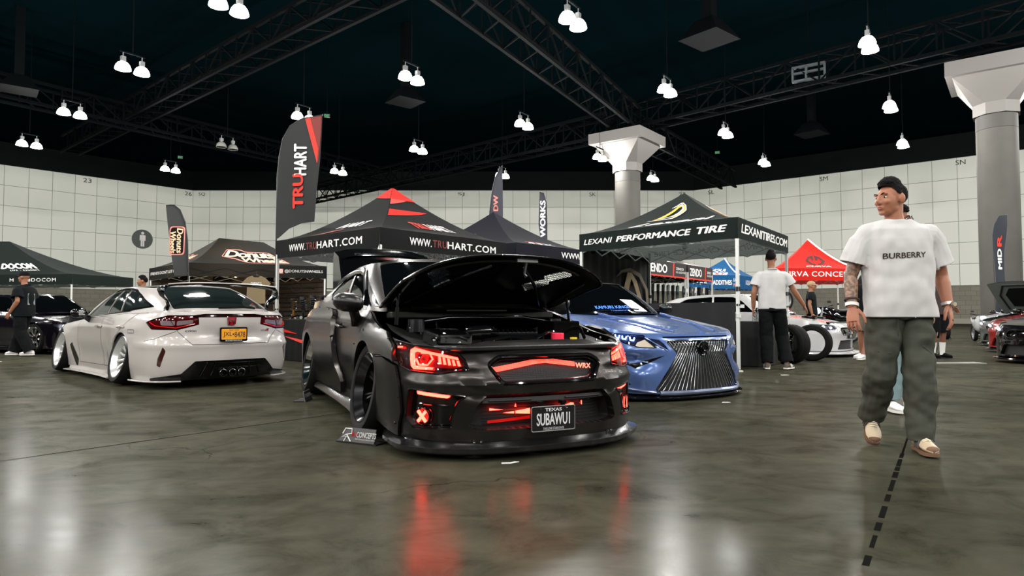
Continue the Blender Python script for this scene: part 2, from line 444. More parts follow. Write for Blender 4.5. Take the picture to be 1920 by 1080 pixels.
struct(MB().add([(-100,-30,0),(100,-30,0),(100,90,0),(-100,90,0)], [(0,1,2,3)]).obj('floor', M_FLOOR))
struct(MB().add([(-100,-30,16.5),(100,-30,16.5),(100,90,16.5),(-100,90,16.5)], [(3,2,1,0)]).obj('ceiling', M_CEIL))
def wall(name, a, b):
    a = V3(a); b = V3(b); l = float(np.linalg.norm(b-a)); mb = MB()
    mb.box((l/2, .15, 8.25), (l, .3, 16.5))
    o = struct(mb.obj(name, M_WALL, smooth=0)); o.location = (a[0], a[1], 0); o.rotation_euler = (0, 0, math.atan2(b[1]-a[1], b[0]-a[0])); return o
WL = (V3((-35.05,71.62)), V3((-46.42,59.0))); WR = (V3((19.93,71.62)), V3((39.98,55.4)))
LE = WL[0]+(WL[1]-WL[0])/np.linalg.norm(WL[1]-WL[0])*74; RE = WR[0]+(WR[1]-WR[0])/np.linalg.norm(WR[1]-WR[0])*66.6
wall('wall_left', LE, WL[0]); wall('wall_back', WL[0], WR[0]); wall('wall_right', WR[0], RE)
for nm, a, b in (('baseboard_left', LE, WL[0]), ('baseboard_back', WL[0], WR[0]), ('baseboard_right', WR[0], RE)):
    l = float(np.linalg.norm(b-a)); o = struct(MB().box((l/2, -.04, .22), (l, .08, .44)).obj(nm, mat('plinth concrete', (150,146,134), .7), smooth=0))
    o.location = (a[0], a[1], 0); o.rotation_euler = (0, 0, math.atan2(b[1]-a[1], b[0]-a[0]))
# bay numbers on the walls
M_INK = mat('dark stencil paint', (40,46,44), .6)
def wall_pt(a, b, px_ratio, z, out=.03):
    d = (b-a)/np.linalg.norm(b-a); t = (px_ratio*a[1]-a[0])/(d[0]-px_ratio*d[1]); n = V3((d[1], -d[0])); p = a+d*t+n*out
    return V3((p[0], p[1], z)), V3((d[0], d[1], 0))
def stencil(txt, px, a, b, z=13.75):
    p, d = wall_pt(a, b, (px-960)/1230, z, .03); mb = MB(); h = .42; w = .36*len(txt)
    text_plane(mb, txt, p-d*w/2, d*w, (0,0,h))
    o = mb.obj('bay_marking', M_INK, smooth=0); tag(o, 'dark stencilled %s at the top of the panel wall' % ('letters '+' and '.join(txt) if not txt.isdigit() else 'number '+{'23':'twenty three','26':'twenty six','25':'twenty five','27':'twenty seven'}[txt]), 'marking'); return o
for t, px in (('23',158), ):
    stencil(t, px, LE, WL[0])
for t, px in (('SQ',375), ('26',349), ('SH',630), ('25',657), ('SJ',864), ('SK',1112), ('27',1281)): 
    stencil(t, px, *( (LE, WL[0]) if px < 362 else (WL[0], WR[0])))
for t, px in (('SL',1336), ('SM',1549), ('SN',1808)): stencil(t, px, WR[0], RE)
# restroom sign
p, d = wall_pt(LE, WL[0], (264-960)/1230, 0, .03); zc = CAM_H+(588-448)/1230*p[1]; R_ = 18*p[1]/1230
sg = thing('restroom_sign', 'round dark grey sign with a white standing figure on the left wall', 'sign', (p[0], p[1], zc), math.atan2(d[1], d[0]))
MB().prism(circ((0,0), R_, 40), lambda x, z: (x, .02, z), lambda x, z: (x, -.06, z)).obj('sign_disc', mat('sign grey', (72,80,74), .5), sg)
fg = MB(); k = R_/1.0
f0 = lambda x, z: (x*k, -.065, z*k); f1 = lambda x, z: (x*k, -.09, z*k)
fg.prism(circ((0,.62), .15, 16), f0, f1)
fg.prism(rnd([(-.24,.42),(.24,.42),(.28,.34),(.28,-.16),(.18,-.16),(.18,.2),(.17,.2),(.17,-.78),(.02,-.78),(.02,-.2),(-.02,-.2),(-.02,-.78),(-.17,-.78),(-.17,.2),(-.18,.2),(-.18,-.16),(-.28,-.16),(-.28,.34)][::-1], .03, 2), f0, f1)
fg.obj('figure', mat('sign white', (232,226,224), .5), sg, smooth=0)

# columns
def column(x, y, label):
    t = thing('column', label, 'column', (x, y, 0), math.radians(-38))
    cc = mat('column concrete', (66,64,59), .75, var=.12, vscale=1.2, bump=.15, bscale=6)
    cw = mat('capital paint', (96,93,90), .6)
    MB().lathe([(.75,0),(.75,8.75)], 40).obj('shaft', cc, t)
    MB().lathe([(.752,8.76),(.752,9.35)], 40).obj('collar', mat('collar concrete', (60,58,55), .75), t)
    m = MB()
    oc = lambda r, z: [(r*math.cos(PI/8+PI/4*k), r*math.sin(PI/8+PI/4*k), z) for k in range(8)]
    def sq8(h, z, c=.30): return [(h,-h*c,z),(h,h*c,z),(h*c,h,z),(-h*c,h,z),(-h,h*c,z),(-h,-h*c,z),(-h*c,-h,z),(h*c,-h,z)]
    def rot1(r): return r[-1:]+r[:-1]
    def sq(h, z): return [(h,-h*.995,z),(h,h*.995,z),(h*.995,h,z),(-h*.995,h,z),(-h,h*.995,z),(-h,-h*.995,z),(-h*.995,-h,z),(h*.995,-h,z)]
    m.ring_loft([sq8(.82, 9.36, .42), sq8(.82, 9.85, .42), sq(1.45, 10.95), sq(1.45, 11.0)])
    m.obj('capital', cw, t, smooth=20)
    MB().box((0,0,11.3), (3.4,3.4,.62)).obj('slab', cw, t, smooth=0)
    return t
column(6.97, 39.3, 'round concrete column with a pale square capital behind the black canopies')
column(20.9, 28.0, 'round concrete column with a square capital at the right frame edge')

# twin lamps: fixture and light
lamp_labels = [
 ('cut by the top frame edge left of centre', (410,0), (449,12)), ('high on the left, uppermost of the left row', (231,121), (266,128)),
 ('on the left, second down in the left row', (119,205), (151,212)), ('farthest left, just above the left wall', (41,265), (69,270)),
 ('small and far, above the corner of the left wall', (309,314), (330,316)), ('behind the tip of the tall flag', (558,212), (580,220)),
 ('switched off, left of the tall black and red flag', (415,270), (437,272)), ('above the hanging vent box near the centre', (761,137), (782,146)),
 ('small, just right of the tall black and red flag', (627,319), (643,320)), ('above the peak of the black and red canopy', (777,277), (792,279)),
 ('large, near the top edge right of centre', (1063,26), (1085,41)), ('left of the capital of the centre column, higher up', (975,227), (990,233)),
 ('partly hidden behind the small purple flag', (948,327), (936,325)), ('half hidden behind the capital of the centre column', (1119,291), (1131,294)),
 ('above and right of the centre column capital', (1245,161), (1257,170)), ('small and low, right of the centre column shaft', (1219.5,331), (1229,334)),
 ('above the black tyre canopy, right of the long truss', (1355,245), (1366,248.5)), ('small, low over the right wall above the tyre canopy', (1430,301), (1436,304)),
 ('largest at the upper right, one dome over the other', (1627,71), (1630,86)), ('above the walking man, second of the right row', (1668,192), (1670,200)),
 ('lowest of the right row, over the walking man', (1691,265), (1694,268))]
UA = math.atan2(LAMP_B[1], LAMP_B[0])
def lamp_shade_mb():
    m = MB(); m.lathe([(.02,.30),(.09,.295),(.17,.25),(.235,.16),(.27,.05),(.278,0),(.262,0),(.225,.14),(.15,.23),(.02,.26)], 24); return m
def lamp(x, y, label, lit=True):
    t = thing('ceiling_lamp', label, 'lamp', (x, y, LAMP_Z-.22), UA)
    for s in (-1, 1):
        o = lamp_shade_mb().obj('lamp_shade', M_LAMPW if lit else M_LAMPD, t); o.location = (s*.34, 0, 0)
        b = MB().cyl((0,0,.28), (0,0,.34), .07, n=12); b.box((0,0,.42), (.16,.13,.16)); b.cyl((0,0,.5), (0,0,.66), .02, n=6)
        o = b.obj('ballast', M_GREY, t); o.location = (s*.34, 0, 0)
    b = MB().box((0,0,.68), (.9,.06,.05)); b.cyl((0,0,.7), (0,0,16.5-LAMP_Z+.22), .02, n=6); b.obj('hanger', M_STEEL, t)
for d_, a_, b_ in lamp_labels:
    (x1, y1), (x2, y2) = _px(*a_), _px(*b_); x, y = (x1+x2)/2, (y1+y2)/2; on = 'off' not in d_
    lamp(x, y, ('lit' if on else 'dim')+' twin dome ceiling lamp '+d_, on)
    if on: lamp_light(x, y)
for i in range(-7, 8):
    for j in range(-7, 9):
        x = 1.9+LAMP_A[0]*i+LAMP_B[0]*j; y = 20.4+LAMP_A[1]*i+LAMP_B[1]*j
        seen = y > 17 and abs(x) < .80*y and 588-1230*(LAMP_Z-CAM_H)/y > -60
        if not seen and -22 < y < 45 and math.hypot(x, y-8) < 40: lamp_light(x, y)

# roof trusses, catwalk boxes, vents, exit signs
def truss(a, b, z0, z1, w, label, bay=1.6):
    a = V3(a); b = V3(b); l = float(np.linalg.norm(b-a)); t = thing('roof_truss', label, 'truss', (a[0], a[1], z0), math.atan2(b[1]-a[1], b[0]-a[0])); h = z1-z0
    for y in (-w/2, w/2):
        for z in (0, h): MB().box((l/2, y, z), (l, .16, .16)).obj('chord', M_STEEL, t, smooth=0)
    m = MB(); n = int(l/bay)
    for y in (-w/2, w/2):
        for i in range(n):
            x = i*l/n; m.cyl((x, y, 0 if i % 2 else h), (x+l/n, y, h if i % 2 else 0), .05, n=6)
            m.cyl((x, y, 0), (x, y, h), .045, n=6)
    for i in range(n):
        x = i*l/n
        for z in (0, h): m.cyl((x, -w/2, z), (x+l/n*.5, w/2, z), .04, n=6)
    m.obj('web', M_STEEL, t); return t
truss((7.2,39.6), (-4.5,18.0), 11.9, 13.3, 1.3, 'dark steel roof truss running from the top edge to the centre column')
truss((7.2,39.6), (30.0,16.5), 12.0, 13.4, 1.2, 'dark steel roof truss from the centre column towards the upper right')
truss((7.8,40.6), (18.5,55.6), 11.6, 13.0, 1.2, 'dark steel roof truss behind the centre column dropping to the right wall')
truss((6.2,40.2), (-22.0,66.0), 11.8, 13.2, 1.2, 'dark steel roof truss from the centre column back towards the left')
truss((-33.0,28.0), (-12.0,58.0), 12.6, 13.8, 1.2, 'dark steel roof truss high over the left side')
truss((-2.0,22.5), (-34.0,50.0), 13.2, 14.4, 1.2, 'dark steel roof truss crossing above the left lamps')
def vent_box(x, y, z, s, rz, label):
    t = thing('air_vent', label, 'vent', (x, y, z), rz); m = MB()
    m.ring_loft([[(-s,-s,0),(s,-s,0),(s,s,0),(-s,s,0)], [(-s*.45,-s*.45,s*.9),(s*.45,-s*.45,s*.9),(s*.45,s*.45,s*.9),(-s*.45,s*.45,s*.9)]]); m.obj('hood', M_STEEL, t, smooth=0)
    MB().box((0,0,(16.5-z+s*.9)/2), (.5*s,.5*s,16.5-z-s*.9)).obj('duct', M_STEEL, t, smooth=0)
for px, py, s, l in ((760,192,.8,'dark pyramid air vent hanging near the centre of the ceiling'), (1330,75,.9,'dark pyramid air vent hanging right of the top centre lamps'), (1522,252,.8,'dark pyramid air vent over the right wall'), (35,170,.8,'dark pyramid air vent high on the left edge')):
    x, y = _px(px, py, 12.2); vent_box(x, y, 12.2, s, .7, l)
for px, py, l in ((613,217,'small green lit exit sign beside the tall flag'), (1345,286,'small green lit exit sign on the roof beam right of the centre column'), (338,295,'small green lit exit sign above the left corner')):
    x, y = _px(px, py, 12.4); t = thing('exit_sign', l, 'sign', (x, y, 12.4), math.atan2(-x, y))
    MB().box((0,0,0), (.34,.08,.2)).obj('case', M_BLACK, t, smooth=0); m = MB(); text_plane(m, 'EXIT', (-.14,-.046,-.065), (.28,0,0), (0,0,.13), .02); m.obj('lettering', mat('exit green', (40,150,80), .4, emit=.5), t, smooth=0)
    MB().cyl((0,0,.1), (0,0,4.1), .02, n=6).obj('stem', M_STEEL, t)
x, y = _px(1516, 136, 12.6); t = thing('projector_frame', 'lit grey box frame hanging from the upper right roof truss', 'frame', (x, y, 12.6), -.6)
m = MB()
for c, d in (((0,0,.34),(1.5,.2,.1)), ((0,0,-.34),(1.5,.2,.1)), ((-.72,0,0),(.08,.2,.7)), ((.72,0,0),(.08,.2,.7)), ((-.1,0,0),(.1,.2,.7)), ((0,0,.05),(1.4,.12,.1))): m.box(c, d)
m.obj('frame', mat('catwalk grey', (58,66,68), .5, metal=.3), t, smooth=0); MB().cyl((0,0,.35), (0,0,3.9), .03, n=6).obj('stem', M_STEEL, t)

# floor joints
def seam(n, a, b, w, ext=(0,0)):
    a = V3(a); b = V3(b); d = (b-a)/np.linalg.norm(b-a); a = a-d*ext[0]; b = b+d*ext[1]; q = V3((-d[1], d[0]))*w/2
    struct(MB().add([(*(a-q), .001), (*(b-q), .001), (*(b+q), .001), (*(a+q), .001)], [(0,1,2,3)]).obj('trim_%d' % n, mat('joint filler', (20,20,18), .9, spec=0), smooth=0))
seam(1, (-3.02,3.90), (-1.49,5.77), .014, (6, .3))
rng = random.Random(3)
a0, b0 = V3((2.43,4.12)), V3((1.22,2.30)); q = 0; k = 2
while q < 1:
    e = min(1, q+rng.uniform(.05,.13)); seam(k, a0+(b0-a0)*q, a0+(b0-a0)*e, rng.uniform(.016,.026)); k += 1; q = e+rng.uniform(.005,.05)
seam(40, (2.43,4.12), (12.0,18.5), .012)
WP = [(0,0),(.15,.0),(.30,.012),(.45,.045),(.60,.115),(.72,.21),(.80,.32),(.845,.46),(.865,.62),(.872,.85),(.872,1.15),(.86,1.5),(.845,2.0),(.84,2.6),(.85,3.2),(.87,3.8),(.86,4.2),(.80,4.42),(.66,4.53),(.3,4.58),(0,4.59)]
WS = [0,.35,.75,1.05,1.45,1.9,2.6,3.6,4.3,5.0,5.9]
WZ = [.08,.20,.34,.46,.55,.63,.70,.80,.90,1.0]
WD = [[-.02,.0,.0,-.01,-.03,-.075,-.16,-.20,-.22,-.25],
      [-.02,.0,.0,-.01,-.03,-.075,-.16,-.20,-.22,-.25],
      [-.02,.0,.0,-.01,-.025,-.055,-.11,-.16,-.2,-.22],
      [-.02,.0,.0,.0,-.005,-.02,-.045,-.10,-.15,-.18],
      [-.03,-.01,.0,.0,.0,-.005,-.02,-.07,-.12,-.15],
      [-.06,-.03,-.01,.0,.005,.005,-.005,-.035,-.09,-.12],
      [-.07,-.04,-.02,-.005,.0,.0,-.005,-.02,-.05,-.09],
      [-.07,-.04,-.02,-.005,.0,.0,-.005,-.02,-.05,-.085],
      [-.07,-.04,-.02,-.005,.0,.0,-.0,-.02,-.05,-.085],
      [-.04,-.01,.0,.0,.0,-.005,-.02,-.05,-.07,-.09],
      [-.04,-.01,.0,.0,.0,-.005,-.02,-.05,-.07,-.09]]

# ================================================================ CAR BUILDING
M_TYRE = mat('tyre rubber', (12,12,12), .8, spec=.2, bump=.1, bscale=60)
M_GLASS = mat('dark tinted glass', (4,5,6), .03, spec=.35)
M_GLOSSB = mat('gloss black', (6,6,7), .08, spec=.6)
M_MATB = mat('matte black', (12,12,13), .6)
M_GAP = mat('shut line', (3,3,3), .9, spec=0)
M_CHROME = mat('chrome', (225,225,225), .06, metal=1)
M_DARKCH = mat('dark chrome', (60,60,62), .18, metal=1)
M_CARBON = mat('carbon fibre', (16,16,17), .22, coat=.6)
M_WELL = mat('wheel well', (5,5,5), .9, spec=.1)
def mir(poly): return [(-a, b) for a, b in poly]
def wheel(parent, x, y, r, w, rim, side, camber=0, steer=0, spokes=10, m_rim=None, m_lip=None, dish=.08, mesh=False, twin=True, m_tyre=None, lip=.05, name='wheel', blade=.018):
    m_rim = m_rim or M_GREY; m_lip = m_lip or m_rim; h = w/2
    R = rotz(math.radians(steer))@roty(-math.radians(camber)*side)
    M = T4(R=roty(PI/2)) # lathe axis z -> x
    rm = MB()
    rm.lathe([(rim,h),(rim+.012,h-.004),(rim+.012,h-.016),(rim-.012,h-.02),(rim-lip,h-.05),(rim-lip-.005,-h*.6),(rim-.012,-h+.02),(rim,-h)], 40, M)
    hub = h-dish
    rm.cur = 0
    rm.cyl((hub-.05,0,0), (hub+.012,0,0), .075, n=16)
    rm.cyl((hub+.012,0,0), (hub+.022,0,0), .03, n=12)
    for k in range(5):
        a = 2*PI*k/5; c = (0, .05*math.cos(a), .05*math.sin(a)); rm.cyl((hub+.005,c[1],c[2]), (hub+.025,c[1],c[2]), .010, n=6)
    rr = rim-lip+.005
    for k in range(spokes):
        a = 2*PI*k/spokes
        for da in ((-.30, .30) if mesh else ((-.09, .09) if twin else (0,))):
            a2 = a+da*(1.0 if mesh else 1); p0 = V3((hub, .06*math.cos(a+da*.2), .06*math.sin(a+da*.2))); p1 = V3((hub+dish*.45, rr*math.cos(a2), rr*math.sin(a2)))
            mid = (p0+p1)/2+V3((.012,0,0)); rm.tube([p0, mid, p1], [(blade, .016), (blade*.8, .014), (blade*.9, .018)], 6)
    o = rm.obj(name, m_rim, parent, 35); o.location = (x, y, r+.001); o.rotation_euler = Matrix([list(q) for q in (R@(rotz(PI) if side < 0 else np.eye(3)))]).to_euler()
    lp = MB(); lp.lathe([(rim+.013,h+.002),(rim+.013,h-.016),(rim-.010,h-.018),(rim-lip-.002,h-.052),(rim-lip-.006,h-.056),(rim-.004,h-.002)], 48, M); lp.obj('rim_lip', m_lip, o, 50)
    if mesh:
        for k in range(30):
            a = 2*PI*k/30; c = V3((h-.03, (rim-.024)*math.cos(a), (rim-.024)*math.sin(a)))
            if k == 0: bt = MB()
            bt.ball(c, .0075, 6, 4)
        bt.objs('rivet', m_lip, o)
    ty = MB(); q = r-rim
    ty.lathe([(rim-.006,-h+.012),(rim+q*.35,-h-.010),(rim+q*.75,-h-.006),(r-.012,-h+.012),(r-.001,-h+.035),(r,-h+.07),(r,-h*.3),(r-.007,-h*.29),(r-.007,-h*.22),(r,-h*.21),(r,h*.21),(r-.007,h*.22),(r-.007,h*.29),(r,h*.3),(r,h-.07),(r-.001,h-.035),(r-.012,h-.012),(rim+q*.75,h+.006),(rim+q*.35,h+.010),(rim-.006,h-.012)], 56, M)
    ty.obj('tyre', m_tyre or M_TYRE, o, 50)
    return o
def arch_hole(sc, zc, r, zlo, a0=-.32):
    """wheel arch as a closed outline that runs below the sill"""
    p = arc((sc, zc), r, PI-a0*0+.35, -.35, 30); return [(p[0][0], zlo)]+p+[(p[-1][0], zlo)]
def well(mb, surf, sc, zc, r, zlo, depth=.30, d=0):
    """inner liner of a wheel arch"""
    p = arch_hole(sc, zc, r, zlo)[1:-1]; A = np.array(p); a = surf.lift(A[:,0], A[:,1], d); b = a.copy(); b[:,0] -= np.sign(b[:,0])*depth
    k = len(A); mb.add(list(a)+list(b), [(i, i+1, i+1+k, i+k) for i in range(k-1)]+[(i+k, i+1+k, i+1, i) for i in range(k-1)][:0])
    mb.add(list(b)+[b.mean(0)], [(i, i+1, k) for i in range(k-1)])
def greenhouse(root, B, R, wins, m_body, m_glass, bulge=.02, shield=(1.72,.05,.93), rear=None, sp=(.12,.08), name='cabin', trim=None, ts=None, m_rear=None):
    g = Loft(B, R, bulge, ts); n = g.T[-1]
    holes = []; ws = [[(-shield[0]-.0,shield[1]),(shield[0],shield[1]),(shield[0]*.97,shield[2]),(-shield[0]*.97,shield[2])]]
    ws[0] = rnd(ws[0], .06)
    if rear: ws.append('rear')
    mb = MB(); hs = [ws[0]]
    for w in wins: hs += [w, mir(w)]
    if rear: hs += [rear, mir(rear)] if isinstance(rear[0], tuple) else []
    panel(mb, [(-n,0),(n,0),(n,1),(-n,1)], hs, g, sp, 0, .012)
    mb.obj(name, m_body, root, 60)
    gl = MB(); panel(gl, ws[0], [], g, sp, -.006); gl.obj('windshield', m_glass, root, 60)
    for w in wins:
        for q in (w, mir(w)):
            gl = MB(); panel(gl, q, [], g, sp, -.008); gl.obj('window', m_glass, root, 60)
            if trim: b = MB(); bead(b, q, g, .006, .002, closed=True, sp=.1); b.obj('window_trim', trim, root)
    if rear and isinstance(rear[0], tuple):
        gl = MB(); panel(gl, rear, [], g, sp, -.006); panel(gl, mir(rear), [], g, sp, -.006); gl.obj('rear_window', m_rear or m_glass, root, 60)
    return g
def roof(root, R, crown, m_body, name='roof', sp=.08):
    """cap inside the roof line"""
    R = np.array(R, float); i0 = 1
    y = R[:,1]; o = np.argsort(y); k = [j for j in o]; ys = np.linspace(y.min(), y.max(), 30)
    T = np.linspace(0, len(R)-1, 200); P = pchip(np.arange(len(R)), R.T, T).T
    yc = np.array([P[0,1], P[-1,1]]); zc = np.array([P[0,2], P[-1,2]])
    def zmap(x, yy):
        xe = np.interp(yy, *sortxy(P[:,1], P[:,0])); ze = np.interp(yy, *sortxy(P[:,1], P[:,2]))
        top = np.interp(yy, yc, zc)+crown*4*np.clip((yy-yc[0])/(yc[1]-yc[0]), 0, 1)*(1-np.clip((yy-yc[0])/(yc[1]-yc[0]), 0, 1))
        u = np.clip(np.abs(x)/np.maximum(xe, 1e-3), 0, 1); return ze+(top-ze)*(1-u**2.4)
    class RC(Surf):
        def pos(s, x, yy): return np.stack([x, yy, zmap(x, yy)], 1)
    out = [(p[0], p[1]) for p in P[::4]]+[tuple(P[-1,:2])]; poly = out+[(-a, b) for a, b in out[::-1]]; q = []
    for p in poly:
        if not q or math.hypot(p[0]-q[-1][0], p[1]-q[-1][1]) > .01: q.append(p)
    s = RC(); mb = MB(); panel(mb, q, [], s, (sp, sp)); 
    # close to the exact roof line
    A = P; mb2 = np.stack([A[:,0], A[:,1], A[:,2]], 1)
    mb.obj(name, m_body, root, 60); return s
def sortxy(a, b):
    # keep the widest value for each y
    o = np.argsort(a); return a[o], b[o]
def seam_lines(root, lines, surf, name='shut_line', w=.005, m=None):
    mb = MB()
    for l in lines: ribbon(mb, l, surf, w, .0012)
    return mb.obj(name, m or M_GAP, root, 0)
def glow(name, rgb, e): return mat(name, rgb, .4, emit=e)

def interp(P):
    A = np.array(P, float); return lambda s: np.interp(s, A[:,0], A[:,1])
def shell(root, wr, lo, up, arches, holes, m, sp=(.05,.035), flange=.02, hfl=.05, name='body_shell', liner=.32):
    """lower body with wheel arches (s, height, radius) and openings"""
    e = []; lo = list(lo)
    zl = interp(lo)
    pts = sorted([(a, b) for a, b in lo if not any(abs(a-s) < math.sqrt(max(0, r*r-(b-z)**2))+.02 for s, z, r in arches)] + [(s, None) for s, z, r in arches], key=lambda q: q[0])
    for a, b in pts:
        if b is None:
            s, z, r = next(q for q in arches if q[0] == a); h = float(zl(s)); an = math.asin(max(-.95, min(.95, (h-z)/r))); e += arc((s, z), r, PI-an, an, 26)
        else: e.append((a, b))
    outer = [(-a, b) for a, b in e[::-1][:-1]]+e+list(up)[::-1][:-1]+[(-a, b) for a, b in up]
    mb = MB(); panel(mb, outer, holes, wr, sp, 0, flange, hflange=hfl); o = mb.obj(name, m, root, 50)
    for s, z, r in arches:
        for sg in (1,-1):
            w = MB(); well(w, wr, sg*s, z, r-.002, .1, liner, -.01); w.obj('wheel_arch_liner', M_WELL, root, 60)
    return o
def top_cap(root, wr, up, s0, s1, base, crown, m, name, ramp=.5, sp=.06, rev=False, back=None):
    """bonnet (rev False: from the nose) or boot lid (rev True: from the tail), between the wrap top edge and the cabin base line"""
    zh = interp(up); S = np.linspace(s0, s1, 60); E = wr.lift(S, zh(S))
    y = E[:,1]; o = np.argsort(y); Y = y[o]; XE = np.maximum.accumulate(E[o,0]) if not rev else E[o,0]; ZE = E[o,2]
    keep = np.concatenate([[True], np.diff(Y) > 1e-4]); Y, XE, ZE = Y[keep], np.maximum(XE[keep], .02), ZE[keep]
    y0 = Y[0] if not rev else Y[-1]; k = np.clip(np.abs(Y-y0)/ramp, 0, 1); k = k*k*(3-2*k); ZC = ZE+crown*k
    c = Cap(Y, XE, ZE, ZC, 2.2)
    R = [(float(a), float(b)) for a, b in E[::2,:2]]
    if rev: R = R[::-1]
    bl = [(p[0], p[1]) for p in base]
    poly = R+[p for p in bl[::-1]]+[(-a, b) for a, b in bl[1:]]+[(-a, b) for a, b in R[::-1]]
    q = []
    for p in poly:
        if not q or math.hypot(p[0]-q[-1][0], p[1]-q[-1][1]) > .012: q.append(p)
    if math.hypot(q[0][0]-q[-1][0], q[0][1]-q[-1][1]) < .012: q.pop()
    ar = sum(q[i-1][0]*q[i][1]-q[i][0]*q[i-1][1] for i in range(len(q)))
    if ar < 0: q = q[::-1]
    mb = MB(); panel(mb, q, [], c, (sp, sp), 0, .012); mb.obj(name, m, root, 60); return c
def hole(mb_name, poly, wr, depth, m, root, sp=.05, wall=None, wall_m=None):
    """back face and side walls of an opening"""
    g = MB(); panel(g, poly, [], wr, sp, -depth); o = g.obj(mb_name, m, root, 60); return o
def mirror_part(root, c, sg, m, stem_to, sz=(.10,.07,.06), name='door_mirror'):
    c = V3(c); rings = []; a, b, d = sz
    for dx, hy, hz in ((-.9,.4,.5),(-.7,.85,.85),(-.3,1,1),(.3,1,1),(.75,.75,.85),(1,.3,.4)):
        rings.append([c+V3((sg*dx*a, hy*b*math.cos(t), hz*d*math.sin(t))) for t in np.linspace(0, 2*PI, 14, endpoint=False)])
    mm = MB().ring_loft(rings if sg > 0 else [r[::-1] for r in rings]); o = mm.obj(name, m, root, 50)
    MB().tube([c+V3((-sg*a*.5,0,-d*.5)), stem_to], [(.02,.04),(.02,.05)], 8).obj('mirror_stem', m, o); return o
def sg_poly(P, sg):
    q = [(sg*a, b) for a, b in P]; ar = sum(q[i-1][0]*q[i][1]-q[i][0]*q[i-1][1] for i in range(len(q))); return q if ar > 0 else q[::-1]

